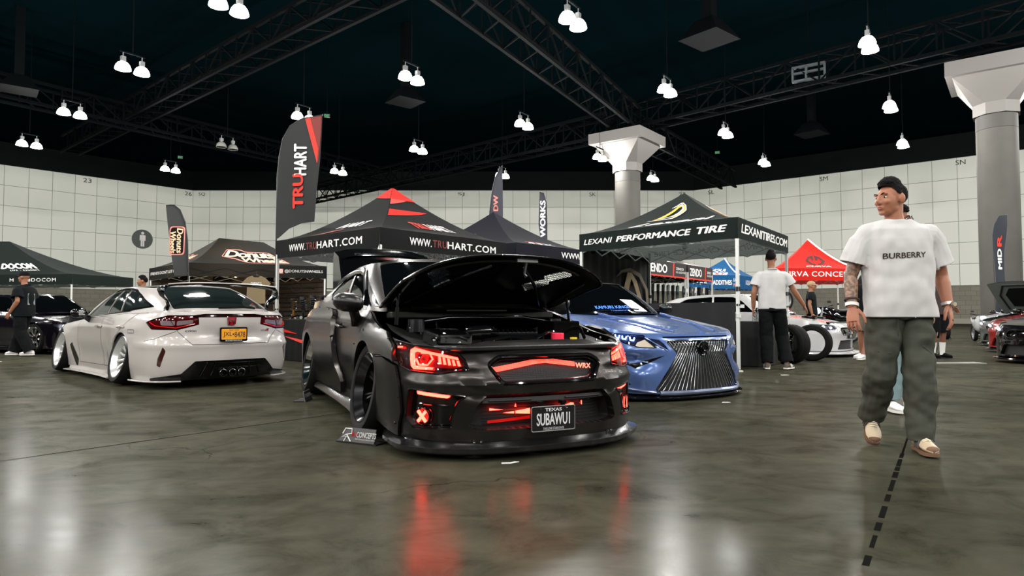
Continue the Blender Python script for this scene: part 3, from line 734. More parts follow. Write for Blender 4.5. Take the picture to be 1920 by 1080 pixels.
# ================================================================ SATIN GREY SEDAN, BONNET UP, RED LIGHTS
def build_sedan():
    M_SATIN = mat('satin graphite wrap', (60,57,55), .25, metal=.9)
    M_RED = glow('red light tube', (255,70,45), 9); M_RED.node_tree.nodes['Principled BSDF'].inputs['Emission Color'].default_value = (1.0,.02,.012,1)
    M_HOT = glow('bright red light tube', (255,120,90), 34.0); M_HOT.node_tree.nodes['Principled BSDF'].inputs['Emission Color'].default_value = (1.0,.015,.009,1)
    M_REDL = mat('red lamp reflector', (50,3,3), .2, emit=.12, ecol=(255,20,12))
    M_LENS = mat('lamp lens', (255,235,235), .02, trans=1, spec=.5)
    root = thing('sports_sedan', 'satin graphite sports sedan with bonnet raised and glowing red headlights', 'car', (.24, 4.06, 0), math.radians(25.4))
    ga = lambda x, c, w: np.exp(-((x-c)/w)**2)
    BU = [lambda q, z, x, y: .020*ga(z, .445, .028)*np.clip((1.05-q)/.2, 0, 1)*(1-.55*ga(q, 0, .45)),
          lambda q, z, x, y: -.012*ga(z, .395, .03)*np.clip((.62-q)/.1, 0, 1),
          lambda q, z, x, y: -.014*ga(z, .50, .030)*ga(q, .50, .07),
          lambda q, z, x, y: .014*ga(z, .66, .02)*ga(q, .55, .18),
          lambda q, z, x, y: -.016*ga(z, .30, .11)*np.clip((q-2.1)/.25, 0, 1)*np.clip((3.2-q)/.25, 0, 1),
          lambda q, z, x, y: .010*ga(z, .80, .035)*np.clip((q-2.1)/.2, 0, 1)*np.clip((4.9-q)/.4, 0, 1)]
    wr = Wrap(WP, WS, WZ, WD, BU); L = wr.L; sa = wr.s_at_y
    SF, SR = sa(1.15), sa(3.79)
    # ---- outlines on the wrap (s from the nose centre, height)
    HL = [(1.19,.68),(1.12,.695),(.965,.676),(.745,.656),(.60,.632),(.552,.592),(.524,.536),(.626,.522),(.72,.508),(.917,.522),(1.02,.55),(1.12,.615)]
    FOG = rnd([(.925,.414),(.857,.413),(.637,.391),(.53,.377),(.584,.355),(.612,.302),(.637,.23),(.615,.195),(.882,.180),(.955,.24)], .02, 3)
    GR = rnd([(-.41,.567),(-.335,.612),(.335,.612),(.41,.567),(.325,.452),(-.325,.452)][::-1], .03, 4)
    IN = rnd([(-.48,.318),(-.41,.387),(.41,.387),(.48,.318),(.53,.196),(.46,.180),(-.46,.180),(-.53,.196)][::-1], .02, 3)
    up = [(0,.705),(.40,.70),(.56,.672),(.66,.660),(.965,.684),(1.12,.702),(1.25,.72),(1.45,.752),(1.65,.80),(1.85,.856),(2.0,.89),(2.15,.905),(2.6,.93),(3.2,.965),(3.8,.995),(4.4,1.01),(4.85,1.0),(5.2,.985),(L,.985)]
    lo = [(0,.10),(.45,.10),(1.0,.12),(1.36,.14),(2.2,.15),(3.6,.17),(4.1,.18),(4.8,.2),(5.2,.22),(L,.22)]
    upd = np.array(up); zhi = lambda s: float(np.interp(s, upd[:,0], upd[:,1]))
    out = lo+up[::-1]; outer = [(-a, b) for a, b in lo[::-1][:-1]]+lo+up[::-1][:-1]+[(-a, b) for a, b in up]
    ar_f = arch_hole(SF, .32, .365, .05); ar_r = arch_hole(SR, .32, .365, .05)
    # arches cut through the lower edge: work them into the outline
    def low_edge():
        e = []
        for a, b in lo:
            if 1.36 < a < 2.2 or 4.0 < a < 4.79: continue
            e.append((a, b))
            if a == 1.36: e += [p for p in ar_f[1:-1] if p[1] > .14]
            if a == 3.6: e += [p for p in ar_r[1:-1] if p[1] > .18]
        return e
    le = low_edge(); outer = [(-a, b) for a, b in le[::-1][:-1]]+le+up[::-1][:-1]+[(-a, b) for a, b in up]
    mb = MB(); panel(mb, outer, [HL[::-1], mir(HL), FOG, mir(FOG), GR, IN], wr, (.045,.03), 0, .02, hflange=.05)
    mb.obj('body_shell', M_SATIN, root, 50)
    wl = MB()
    for c in (SF, SR): 
        for sg in (1,-1): well(wl, wr, sg*c, .32, .365, .1, .34, -.01)
    wl.objs('wheel_arch_liner', M_WELL, root, 60)
    # ---- bolt-on flares
    def flare(polys, name='fender_flare', d=.026):
        for sg in (1,-1):
            f = MB()
            for p in polys: q = p if sg > 0 else mir(p); panel(f, q, [], wr, (.04,.03), d, d+.005)
            o = f.obj(name, M_SATIN, root, 45)
            for p in polys: g = MB(); ribbon(g, (p if sg > 0 else mir(p))+[p[0] if sg > 0 else (-p[0][0],p[0][1])], wr, .016, .002); g.obj('flare_gasket', M_GAP, o, 0)
        return o
    af = arc((SF,.32), .352, PI+.45, .30, 30)
    A1 = [p for p in af if p[0] < SF-.24]; A2 = [p for p in af if p[0] >= SF-.245]
    flare([[(1.02,.125)]+[(max(p[0],1.36),p[1]) for p in A1]+[(1.28,.585),(1.055,.545),(1.0,.44),(.975,.27)]], 'bumper_flare', .020)
    flare([A2+[(2.16,.42),(2.17,.50),(2.09,.62),(1.95,.71),(1.75,.755),(1.5,.765),(1.30,.742),(1.12,.665),(1.07,.575),(1.28,.60)]], 'front_flare', .036)
    ag = arc((SR,.32), .352, PI+.35, -.3, 30)
    flare([ag+[(4.98,.26),(5.0,.60),(4.8,.80),(4.4,.90),(3.9,.93),(3.35,.90),(3.22,.84),(3.12,.62),(3.0,.42),(2.86,.28),(2.86,.19)]], 'rear_flare', .048)
    vt = MB(); 
    for sg in (1,-1): panel(vt, [(sg*a,b) for a,b in rnd([(3.26,.86),(3.40,.895),(3.36,.80),(3.24,.78)],.01)][::sg], [], wr, .03, .046)
    vt.objs('flare_vent', M_GLOSSB, root)
    bo = MB()
    for sg in (1,-1):
        for a, b in ((1.0,.50),(.985,.36),(1.01,.20),(1.06,.57),(1.2,.70),(1.45,.755),(1.8,.74),(2.05,.64),(3.14,.66),(3.05,.48),(2.9,.3),(3.5,.9),(4.0,.92),(4.9,.7)):
            p = wr.pt(sg*a, b, .034 if a < 3 else .048); bo.ball(p, .008, 8, 5)
    bo.objs('rivet', M_DARKCH, root)
    # ---- front lights
    for sg in (-1, 1):
        q = lambda P: [(sg*a, b) for a, b in P][::sg]
        h = MB(); panel(h, q(HL[::-1]), [], wr, .04, -.05); ho = h.obj('headlight', mat('headlight inner', (8,4,4), .25), root, 60)
        u = MB()
        C = [(.965,.652),(.935,.668),(.60,.612),(.593,.600),(.905,.645),(.925,.635),(.895,.556),(.76,.548),(.765,.535),(.905,.533),(.93,.552)]
        panel(u, q(C[::-1]), [], wr, .03, -.022, .012)
        for k in range(5):
            a = .735-k*.032; panel(u, q([(a,.618-k*.006),(a-.017,.616-k*.006),(a-.030,.573-k*.003),(a-.012,.572-k*.003)]), [], wr, .03, -.022, .012)
        panel(u, q([(1.12,.668),(1.06,.670),(1.055,.660),(1.11,.657)]), [], wr, .03, -.022, .008)
        u.obj('light_bar', M_HOT, ho, 30)
        hx = MB(); c = (.83,.598)
        hexa = [(c[0]+.062*math.cos(PI/3*k+PI/6*0), c[1]+.042*math.sin(PI/3*k)) for k in range(6)]
        bead(hx, q(hexa[0:1]+hexa[1:][::-1])[1:] if False else q([hexa[k] for k in (1,2,3,4,5,0)])[:6], wr, .006, -.016, closed=False); hx.obj('projector_ring', M_HOT, ho)
        bl = MB().ball(wr.pt(sg*.83, .598, -.03), .03, 14, 8); bl.obj('projector_lens', M_REDL, ho)
        rf = MB(); panel(rf, q([(.74,.63),(.60,.60),(.56,.56),(.62,.545),(.78,.548),(.86,.57)][::-1]), [], wr, .03, -.035); rf.obj('reflector', M_REDL, ho)
        ln = MB(); panel(ln, q(HL[::-1]), [], wr, .04, .0); ln.obj('lens', M_LENS, ho, 60)
        rm = MB(); bead(rm, q(HL), wr, .007, -.002, closed=True); rm.obj('headlight_trim', M_GLOSSB, ho)
        # fog corner
        f = MB(); panel(f, q(FOG), [], wr, .03, -.045); fo = f.obj('fog_housing', M_GLOSSB, root, 50)
        f = MB(); panel(f, q(rnd([(.868,.402),(.642,.383),(.652,.366),(.862,.384)],.006,2)[::-1]), [], wr, .03, -.018, .02); f.obj('daylight_bar', M_HOT, fo, 30)
        f = MB(); 
        bead(f, q([(.90,.325),(.62,.318)]), wr, .005, -.042); 
        f.obj('fin', M_GLOSSB, fo)
        f = MB(); c = V3((.828,.252)); 
        for ang in (math.radians(48), math.radians(132)):
            e = V3((math.cos(ang), math.sin(ang)))*.043; n = V3((-e[1], e[0]))*.17; panel(f, q([tuple(c-e-n), tuple(c+e-n), tuple(c+e+n), tuple(c-e+n)]), [], wr, .03, -.012, .015)
        f.obj('cross_light', M_HOT, fo, 30)
        f = MB(); bead(f, q(circ((.828,.252),.052,24)), wr, .006, -.016, closed=True); f.obj('fog_ring', M_GLOSSB, fo); f = MB(); panel(f, q(circ((.828,.252),.050,20)), [], wr, .03, -.034); f.obj('fog_lamp', mat('dark red lens', (14,2,2), .15), fo)
        f = MB(); bead(f, q(FOG), wr, .006, .0, closed=True); f.obj('fog_trim', M_GLOSSB, fo)
    # ---- grille
    g = MB(); panel(g, GR, [], wr, .04, -.05); go = g.obj('grille', M_MATB, root, 60)
    g = MB(); bead(g, GR, wr, .011, -.004, closed=True); bead(g, [(p[0]*.955,.532+(p[1]-.532)*.84) for p in GR], wr, .006, -.018, closed=True); g.obj('grille_frame', M_GLOSSB, go)
    g = MB()
    for k in range(15): z = .46+k*.0105; ribbon(g, [(-.38,z),(.38,z)], wr, .0025, -.044)
    for k in range(44): x = -.39+k*.018; ribbon(g, [(x,.455),(x,.61)], wr, .0025, -.044)
    g.obj('grille_mesh', M_MATB, go, 0)
    g = MB()
    def band(a, b, n=5, w=.028):
        a = V3(a); b = V3(b)
        for i in range(n):
            o = V3((0, (i/(n-1)-.5)*w)); ribbon(g, [tuple(a+o), tuple(b+o)], wr, .0042, -.030)
        m = int(np.linalg.norm(b-a)/.012)
        for i in range(m+1): c = a+(b-a)*i/m; ribbon(g, [(c[0],c[1]-w/2),(c[0]+.004,c[1]+w/2)], wr, .003, -.030)
    band((-.385,.535),(-.06,.590)); band((-.10,.588),(.02,.593)); band((.0,.592),(.21,.560))
    g.obj('light_strip', M_RED, go, 0)
    g = MB(); text_map(g, 'WRX', lambda u, v: wr.pt(.215+.125*u+.0*v, .532+.034*v-.008*u, -.022), .03, .25); g.obj('grille_lettering', glow('red lettering', (255,90,70), 4.0), go, 0)
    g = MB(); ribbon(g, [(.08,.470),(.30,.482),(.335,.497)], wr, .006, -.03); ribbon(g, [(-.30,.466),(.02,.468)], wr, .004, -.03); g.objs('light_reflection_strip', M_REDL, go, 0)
    # ---- lower intake
    g = MB(); panel(g, IN, [], wr, .05, -.12); io = g.obj('lower_intake', M_MATB, root, 60)
    g = MB(); A = np.array(dens(IN, (.05,.05))); a = wr.lift(A[:,0], A[:,1], -.0); b = wr.lift(A[:,0], A[:,1], -.12); k = len(A); g.add(list(a)+list(b), [(i, (i+1)%k, (i+1)%k+k, i+k) for i in range(k)]); g.obj('intake_wall', M_MATB, io, 40)
    g = MB(); bead(g, [(-.40,.352),(-.12,.352)], wr, .006, -.03); bead(g, [(.12,.352),(.40,.352)], wr, .006, -.03); panel(g, [(-.43,.375),(.43,.375),(.44,.335),(-.44,.335)][::-1], [], wr, .05, -.035); g.objs('intake_panel', M_MATB, io)
    g = MB()
    for P in ([(-.385,.295),(-.385,.282),(-.29,.284)], [(-.29,.264),(-.215,.272),(-.215,.258)], [(-.205,.273),(-.10,.285),(-.10,.250),(-.205,.258)], [(.10,.275),(.20,.302),(.225,.298),(.225,.280),(.20,.272),(.10,.256)], [(-.212,.30),(-.204,.32),(-.200,.298)], [(.285,.31),(.292,.31),(.294,.285),(.287,.285)]):
        ar = sum(P[i-1][0]*P[i][1]-P[i][0]*P[i-1][1] for i in range(len(P))); panel(g, P if ar > 0 else P[::-1], [], wr, .03, -.09)
    g.objs('intake_light', M_HOT, io, 0)
    g = MB(); panel(g, [(-.40,.222),(-.10,.240),(-.10,.222),(-.40,.205)][::-1], [], wr, .05, -.088); panel(g, [(.10,.24),(.22,.245),(.22,.23),(.10,.225)][::-1], [], wr, .05, -.088); g.objs('intake_glow', mat('red lit duct', (90,5,4), .3, emit=.5, ecol=(255,15,8)), io, 0)
    g = MB()
    for k in range(7): z = .195+k*.02; ribbon(g, [(-.44,z),(.44,z)], wr, .003, -.10)
    g.obj('intake_mesh', M_GLOSSB, io, 0)
    # ---- number plate
    pc = V3((0, -.03, .232)); P = lambda x, z, y=0: (x, -.030-y, .232+z)
    pl = MB().prism(rnd([(-.152,-.076),(.152,-.076),(.152,.076),(-.152,.076)], .012), lambda x, z: P(x, z, -.006), lambda x, z: P(x, z, 0))
    po = pl.obj('number_plate', mat('plate black', (10,10,11), .35), root, 0)
    f = MB(); f.tube([P(x, z, .001) for x, z in rnd([(-.15,-.074),(.15,-.074),(.15,.074),(-.15,.074)], .012)], .0035, 6, closed=True); f.obj('plate_frame', M_GREY, po)
    t = MB(); text_plane(t, 'TEXAS', P(-.058,.044,.002), (.116,0,0), (0,0,.020), .035); text_plane(t, 'SUBAWU1', P(-.116,-.040,.002), (.232,0,0), (0,0,.074), .03); text_plane(t, 'THE LONE STAR STATE', P(-.072,-.067,.002), (.144,0,0), (0,0,.015), .01)
    t.obj('plate_lettering', mat('plate white', (250,250,250), .6), po, 0)
    b = MB(); [b.ball(P(x, .062, .004), .006, 8, 5) for x in (-.09,.09)]; b.objs('plate_screw', M_CHROME, po)
    b = MB(); [b.box((x, .0, .325), (.03,.05,.02)) for x in (-.08,.08)]; [b.box((x, -.004, .30), (.012,.035,.05)) for x in (-.08,.08)]; b.objs('plate_bracket', M_GLOSSB, root, 0)
    # ---- splitter
    ss = [-1.34,-1.2,-1.05,-.97,-.9,-.8,-.7,-.6,-.5,-.4,-.3,-.2,-.1,0]; ss = ss+[-s for s in ss[::-1][1:]]
    rows = []
    for s in ss:
        k = abs(s); o = .045+.03*math.exp(-((k-.93)/.12)**2)-(.05 if k > 1.2 else 0); h = .03*max(0, (k-.75)/.6)
        p = lambda d, z: wr.pt(s, .12, d)*V3((1,1,0))+V3((0,0,z+h)); rows.append([p(-.10,.045), p(o-.012,.040), p(o,.050), p(o,.075), p(o-.02,.080), p(.0,.105), p(-.03,.125), p(-.10,.125)])
    MB().ring_loft(rows).obj('front_splitter', M_CARBON, root, 35)
    b = MB()
    for s in (-.93,-.47,.47,.93):
        for q in (-.02,.02): b.ball(wr.pt(s+q, .10, .01)*V3((1,1,0))+V3((0,0,.11)), .008, 8, 5)
    b.objs('splitter_bolt', M_CHROME, root)
    # ---- side skirts
    for sg in (1,-1):
        rows = []
        for s in np.linspace(2.12, 4.02, 16):
            p = lambda d, z: wr.pt(sg*s, .2, d)*V3((1,1,0))+V3((0,0,z)); r = .03*(s-2.1)/1.9
            rows.append([p(-.05,.07+r), p(.055,.075+r), p(.075,.10+r), p(.06,.125+r), p(.02,.155+r), p(.005,.215+r), p(-.05,.22+r)])
        MB().ring_loft(rows if sg > 0 else [r[::-1] for r in rows]).obj('side_skirt', M_SATIN, root, 35)
    # ---- shut lines
    ln = []
    for sg in (1,-1):
        ln += [[(sg*a, b) for a, b in l] for l in ([(2.03,.89),(2.06,.78),(2.19,.60),(2.19,.22)], [(3.12,.96),(3.08,.74)], [(3.08,.74),(3.04,.22)], [(2.19,.215),(3.0,.215)], [(1.24,.715),(1.07,.60),(1.03,.54)], [(2.0,.885),(1.62,.79),(1.22,.71)])]
    for l in ln: seam_lines(root, [l], wr, w=.006)
    for sg in (1,-1):
        h = MB(); p0, p1 = wr.pt(sg*2.83, .755, .03), wr.pt(sg*3.02, .772, .03); h.tube([wr.pt(sg*2.82,.755,.004), p0, p1, wr.pt(sg*3.03,.772,.004)], .011, 8); h.obj('door_handle', M_SATIN, root)
        c = MB(); panel(c, circ((sg*2.93,.765), .035, 16, .028)[::1], [], wr, .02, .003); c.obj('handle_recess', M_GLOSSB, root, 0)
    # fender badge marks
    t = MB(); panel(t, rnd([(-2.30,.60),(-2.20,.60),(-2.20,.62),(-2.30,.62)],.004), [], wr, .03, .004); panel(t, rnd([(-2.31,.555),(-2.23,.555),(-2.23,.57),(-2.31,.57)],.004), [], wr, .03, .004); t.obj('fender_badge', mat('gold badge', (110,84,50), .4, metal=.7), root, 0)
    # ---- cabin
    wp = lambda y, z, d=0: tuple(wr.pt(sa(y), z, d))
    B = [(0,1.02,.925),(.42,1.10,.915),(.70,1.33,.885), wp(1.75,.912), wp(2.4,.945), wp(3.0,.975), wp(3.6,.995), (.60,3.98,1.02), (0,4.06,1.03)]
    R = [(0,1.88,1.345),(.40,1.92,1.335),(.585,2.02,1.305),(.605,2.15,1.308),(.62,2.5,1.305),(.61,3.0,1.272),(.57,3.32,1.235),(.42,3.45,1.24),(0,3.50,1.265)]
    W1 = rnd([(2.45,.07),(3.92,.07),(4.0,.84),(3.30,.84),(2.86,.62)], .05); W2 = rnd([(4.06,.07),(5.30,.07),(5.62,.35),(5.2,.80),(4.14,.84)], .06)
    gh = greenhouse(root, B, R, [W1, W2], M_SATIN, M_GLASS, .018, (1.9,.05,.93), rear=rnd([(6.55,.08),(8,.08),(8,.92),(6.7,.92)], .05))
    roof(root, R, .03, M_SATIN)
    q = MB(); panel(q, rnd([(2.14,.08),(2.36,.08),(2.60,.50),(2.40,.34)],.03), [], gh, .08, .003); panel(q, mir(rnd([(2.14,.08),(2.36,.08),(2.60,.50),(2.40,.34)],.03)), [], gh, .08, .003); q.objs('quarter_glass', mat('grey glass', (58,66,66), .1), root, 50)
    for sg in (1,-1):   # wind deflectors over the windows
        rows = []
        for t, v in ((2.72,.36),(2.90,.62),(3.2,.83),(3.5,.90),(4.0,.91),(4.6,.90),(5.2,.86),(5.45,.72)):
            rows.append([gh.pt(sg*t, v-.15, .012), gh.pt(sg*t, v-.08, .030), gh.pt(sg*t, v, .018), gh.pt(sg*t, v+.015, .004)])
        m = MB().grid(rows, flip=sg > 0); m.obj('window_visor', mat('smoked visor', (70,72,72), .18, metal=.6), root, 60)
    # mirrors
    for sg in (1,-1):
        m = MB(); c = V3((sg*.925, 1.58, .948))
        rings = []
        for k, (dx, hy, hz) in enumerate(((-.110,.03,.035),(-.09,.066,.058),(-.035,.084,.074),(.035,.082,.074),(.088,.062,.058),(.115,.025,.028))):
            rings.append([c+V3((sg*dx*1.0, (hy*math.cos(a)-.02*abs(dx)/.1), hz*math.sin(a)+.004*k)) for a in np.linspace(0, 2*PI, 16, endpoint=False)])
        m.ring_loft(rings if sg > 0 else [r[::-1] for r in rings]); mo = m.obj('door_mirror', mat('satin black shell', (12,12,13), .3), root, 50)
        s = MB().tube([c+V3((-sg*.04,0,-.04)), c+V3((-sg*.06,.01,-.10)), tuple(wr.pt(sg*2.28,.80,-.01))], [(.02,.04),(.018,.04),(.03,.055)], 10); s.obj('mirror_stem', M_SATIN, mo)
        i = MB().tube([c+V3((sg*.02,-.076,.0)), c+V3((sg*.07,-.058,.005)), c+V3((sg*.096,-.02,.01))], [(.012,.008)]*3, 8); i.obj('indicator', mat('clear indicator', (200,200,200), .15), mo)
    # boot lid
    cp = Cap(np.array([3.95,4.1,4.3,4.46,4.54]), np.array([.62,.72,.71,.66,.56]), np.array([1.015,.99,.985,.98,.975]), np.array([1.03,1.035,1.03,1.02,1.0]))
    e = cp.edge(12); mb = MB(); panel(mb, e+[(-x, y) for x, y in e[::-1]], [], cp, .07); mb.obj('boot_lid', M_SATIN, root, 50)
    # ---- tall wing over the rear
    rows = []
    for x in np.linspace(-.53, .53, 13):
        k = 1-(x/.53)**4; z = 1.52+.055*k; y = 4.10; rows.append([V3((x,y-.10,z-.03)), V3((x,y-.02,z+.012)), V3((x,y+.12,z+.045)), V3((x,y+.20,z+.075)), V3((x,y+.19,z+.055)), V3((x,y+.05,z+.0)), V3((x,y-.06,z-.045))])
    wo = MB().ring_loft(rows).obj('rear_wing', M_GLOSSB, root, 40)
    t = MB(); text_map(t, 'DOWNBAD', lambda u, v: (-.36+.60*u, 4.045-.03*(1-v), 1.535+.035*v), .02); t.obj('wing_lettering', mat('dark lettering', (60,60,60), .4), wo, 0)
    MB().prism([(3.90,1.25),(4.02,1.50),(4.28,1.56),(4.30,1.0),(3.95,1.0)], lambda y, z: (-.515, y, z), lambda y, z: (.515, y, z)).obj('wing_riser', M_GLOSSB, wo, 0)
    for sg in (1,-1):
        m = MB().prism([(3.95,1.0),(4.35,1.0),(4.36,1.50),(4.30,1.60),(4.02,1.52),(3.86,1.27)], lambda y, z: (sg*.52, y, z), lambda y, z: (sg*.545, y, z)); m.obj('wing_endplate', M_GLOSSB, wo, 0)
    # ---- wheels
    rimm = mat('dark rim', (16,15,15), .25, metal=.5)
    for sg in (1,-1):
        wheel(root, sg*.775, 1.15, .325, .25, .245, sg, 9, 2, spokes=7, m_rim=rimm, m_lip=M_DARKCH, dish=.16, lip=.045)
        wheel(root, sg*.775, 3.79, .325, .25, .245, sg, 9, 0, spokes=7, m_rim=rimm, m_lip=M_CHROME, dish=.16, lip=.045)
    # ---- engine bay
    cp = Cap(np.array([.16,.4,.7,1.0,1.3]), np.array([.58,.70,.72,.72,.70]), np.array([.655,.66,.70,.74,.80]), np.array([.655,.64,.62,.62,.66]))
    e = cp.edge(14); mb = MB(); panel(mb, e+[(-x, y) for x, y in e[::-1]], [], cp, .08); bay = mb.obj('engine_bay', mat('bay black', (5,5,5), .7), root, 50)
    MB().prism(rnd([(-.56,.09),(-.42,.06),(.42,.06),(.56,.09),(.66,.30),(.40,.36),(-.40,.36),(-.66,.30)],.03), lambda x, y: (x, y+.03, .645), lambda x, y: (x, y+.03, .672)).obj('radiator_cover', mat('satin black plastic', (9,9,9), .35), bay, 30, bevel=.006)
    MB().box((-.05,.72,.72), (.5,.34,.05)).obj('intercooler', mat('dark alloy', (18,18,19), .4, metal=.8), bay, 0, bevel=.01)
    f = MB(); [f.box((-.28+.035*k,.72,.75), (.008,.34,.02)) for k in range(14)]; f.obj('cooling_fin', M_DARKCH, bay, 0)
    MB().box((.02,.48,.705), (.34,.10,.05)).obj('engine_cover', M_GLOSSB, bay, 0, bevel=.012)
    MB().cyl((.30,.45,.68), (.30,.45,.735), .045, n=20).obj('filler_cap', mat('pink cap', (235,40,70), .4), bay, 40, bevel=.006)
    MB().cyl((.40,.40,.67), (.40,.40,.705), .025, n=16).obj('dipstick_cap', mat('yellow cap', (215,190,40), .4), bay, 40)
    MB().tube([(-.6,1.0,.80),(-.3,1.0,.84),(.3,1.0,.84),(.6,1.0,.80)], .016, 10).obj('strut_brace', M_DARKCH, bay)
    MB().box((.47,.74,.74), (.22,.26,.15)).obj('battery', M_GLOSSB, bay, 0, bevel=.01)
    MB().box((-.48,.55,.705), (.24,.32,.10), R=rotx(.1)).obj('air_box', M_GLOSSB, bay, 0, bevel=.02)
    MB().tube([(-.36,.5,.74),(-.24,.44,.75),(-.16,.55,.74),(-.10,.66,.72)], .045, 12).obj('intake_pipe', M_GLOSSB, bay)
    h = MB(); [h.tube(p, .012, 8) for p in ([(.1,.40,.70),(.2,.42,.74),(.36,.56,.74),(.4,.9,.76)], [(-.3,.38,.69),(-.1,.39,.72),(.1,.38,.70)], [(-.62,.45,.70),(-.55,.42,.735),(-.45,.40,.72),(-.40,.38,.70)], [(.5,.42,.70),(.55,.55,.76),(.6,.8,.79)])]; h.obj('hose', M_GLOSSB, bay)
    b = MB(); [b.ball((x,y,z), .009, 8, 5) for x, y, z in ((-.5,.27,.69),(-.25,.30,.69),(0,.30,.69),(.25,.30,.69),(.5,.27,.69),(-.62,.40,.70),(-.64,.6,.74),(-.66,.8,.77),(.62,.4,.70),(.64,.6,.74),(.66,.8,.77))]; b.objs('bay_bolt', M_CHROME, bay)
    c = MB(); [c.cyl((sg*.56,.98,.74), (sg*.56,.98,.83), .07, .06, 18) for sg in (1,-1)]; c.objs('strut_tower', M_DARKCH, bay)
    MB().box((0,1.28,.86), (1.36,.16,.05)).obj('cowl_panel', M_MATB, root, 0, bevel=.01)
    f = MB().box((.0,1.20,.895), (.5,.04,.012)); f.obj('cowl_reflection', mat('pale cowl reflection', (170,172,170), .3), root, 0, bevel=.004)  # pale bar stands in for light reflected at the cowl and windscreen base
    w = MB(); [w.tube(p, .009, 6) for p in ([(-.55,1.15,.915),(-.1,1.20,.955),(.12,1.16,.96)], [(.05,1.12,.925),(.5,1.25,.945),(.62,1.36,.95)])]; w.objs('wiper', M_GLOSSB, root)
    # ---- raised bonnet
    hy, hz = 1.34, .925
    def hood(u, v):
        # u -1..1 across, v 0 hinge .. 1 nose
        r = abs(u); x = u*(.735+.045*v)
        ln = .87-.10*r**4; yy = hy-ln*v; zz = hz+.205*v+.05*v*(1-v)
        zz += (.035+.125*v)*(1-r**2.6)-.04*(r**8)*v
        if v > .93: zz -= .02*((v-.93)/.07)**2
        return V3((x, yy, zz))
    nu, nv = 41, 21; rows = [[hood(-1+2*i/(nu-1), j/(nv-1)) for i in range(nu)] for j in range(nv)]
    def hs(a, d, holes): 
        class HS(Surf):
            def pos(s, u, v): return np.array([hood(float(p), float(q)) for p, q in zip(u, v)])
        return HS()
    H = hs(0,0,0); H.sgn = -1
    VT = [rnd([(-.66,.52),(-.44,.50),(-.40,.58),(-.62,.62)],.01), rnd([(-.70,.40),(-.48,.36),(-.45,.42),(-.68,.48)],.01)]
    VR = [rnd([(.48,.64),(.64,.84),(.76,.76),(.62,.52)],.02), rnd([(.36,.42),(.54,.60),(.66,.48),(.50,.28)],.02)]
    vents = VR+[mir(p)[::-1] for p in VR]
    mb = MB(); panel(mb, rnd([(-1,0),(1,0),(1,1),(-1,1)],[0,0,.10,.10]), vents, H, (.06,.05), 0, 0, flip=True); ho = mb.obj('bonnet', M_SATIN, root, 60)
    mb = MB(); panel(mb, rnd([(-.985,.01),(.985,.01),(.985,.985),(-.985,.985)],[0,0,.10,.10]), vents, H, (.06,.05), -.016, 0, flip=True); mb.obj('bonnet_underside', mat('bonnet inner', (8,8,9), .30, spec=.4), ho, 60)
    mb = MB(); e = rnd([(-1,0),(1,0),(1,1),(-1,1)],[0,0,.10,.10]); bead(mb, e, H, .009, -.008, closed=True, sp=.06); mb.obj('bonnet_edge', M_GLOSSB, ho)
    mb = MB()
    for p in ([(-.8,.05),(-.5,.45),(-.15,.8)], [(.8,.05),(.5,.45),(.15,.8)], [(-.75,.85),(0,.9),(.75,.85)], [(-.9,.1),(-.88,.8)], [(.9,.1),(.88,.8)], [(0,.1),(0,.8)]): bead(mb, p, H, .014, -.022, sp=.08)
    mb.obj('bonnet_rib', mat('bonnet rib', (9,9,10), .25), ho)
    ms = MB()
    for p in vents:
        A = np.array(p); lo_, hi_ = A.min(0), A.max(0)
        for k in range(14):
            x = lo_[0]+(hi_[0]-lo_[0])*k/13; seg = [(x, y) for y in np.linspace(lo_[1], hi_[1], 12) if inside(np.array([(x, y)]), p)[0]]
            if len(seg) > 1: bead(ms, [seg[0], seg[-1]], H, .0022, -.008, n=4)
        for k in range(9):
            y = lo_[1]+(hi_[1]-lo_[1])*k/8; seg = [(x, y) for x in np.linspace(lo_[0], hi_[0], 14) if inside(np.array([(x, y)]), p)[0]]
            if len(seg) > 1: bead(ms, [seg[0], seg[-1]], H, .0022, -.008, n=4)
    ms.objs('vent_mesh', M_DARKCH, ho)
    m = MB(); c = H.pt(.12, .93, -.03); m.box(c, (.16,.05,.03)); m.tube([c, c+V3((0,.03,-.09)), c+V3((.01,.02,-.115))], [(.02,.01),(.014,.008),(.02,.008)], 8); m.obj('bonnet_latch', mat('latch steel', (120,122,120), .35, metal=.8), ho, 30)
    m = MB().tube([(-.705,.98,.79), tuple(H.pt(-.92,.42,-.02))], .010, 8); m.tube([(-.705,.98,.79), tuple(V3((-.705,.98,.79))*.45+H.pt(-.92,.42,-.02)*.55)], .015, 8); m.obj('gas_strut', M_DARKCH, root)
    m = MB().tube([(.705,.98,.79), tuple(H.pt(.92,.42,-.02))], .010, 8); m.obj('gas_strut', M_DARKCH, root)
    # underbody
    MB().box((0,2.4,.24), (1.30,4.0,.12)).obj('floor_pan', M_WELL, root, 0)
    for l in ('red glow',):
        for sg in (1,-1):
            pass
    return root
SEDAN = build_sedan()
CP = [(0,0),(.15,.002),(.32,.012),(.50,.04),(.66,.10),(.77,.19),(.835,.31),(.87,.5),(.885,.75),(.89,1.07),(.88,1.45),(.862,1.85),(.86,2.4),(.865,3.0),(.88,3.4),(.885,3.85),(.86,4.15),(.78,4.38),(.6,4.52),(.3,4.58),(0,4.6)]
CS = [0,.35,.70,.95,1.25,1.7,2.3,3.4,4.3,5.0,5.9]
CZ = [.08,.18,.30,.42,.52,.60,.70,.80,.88,.95]
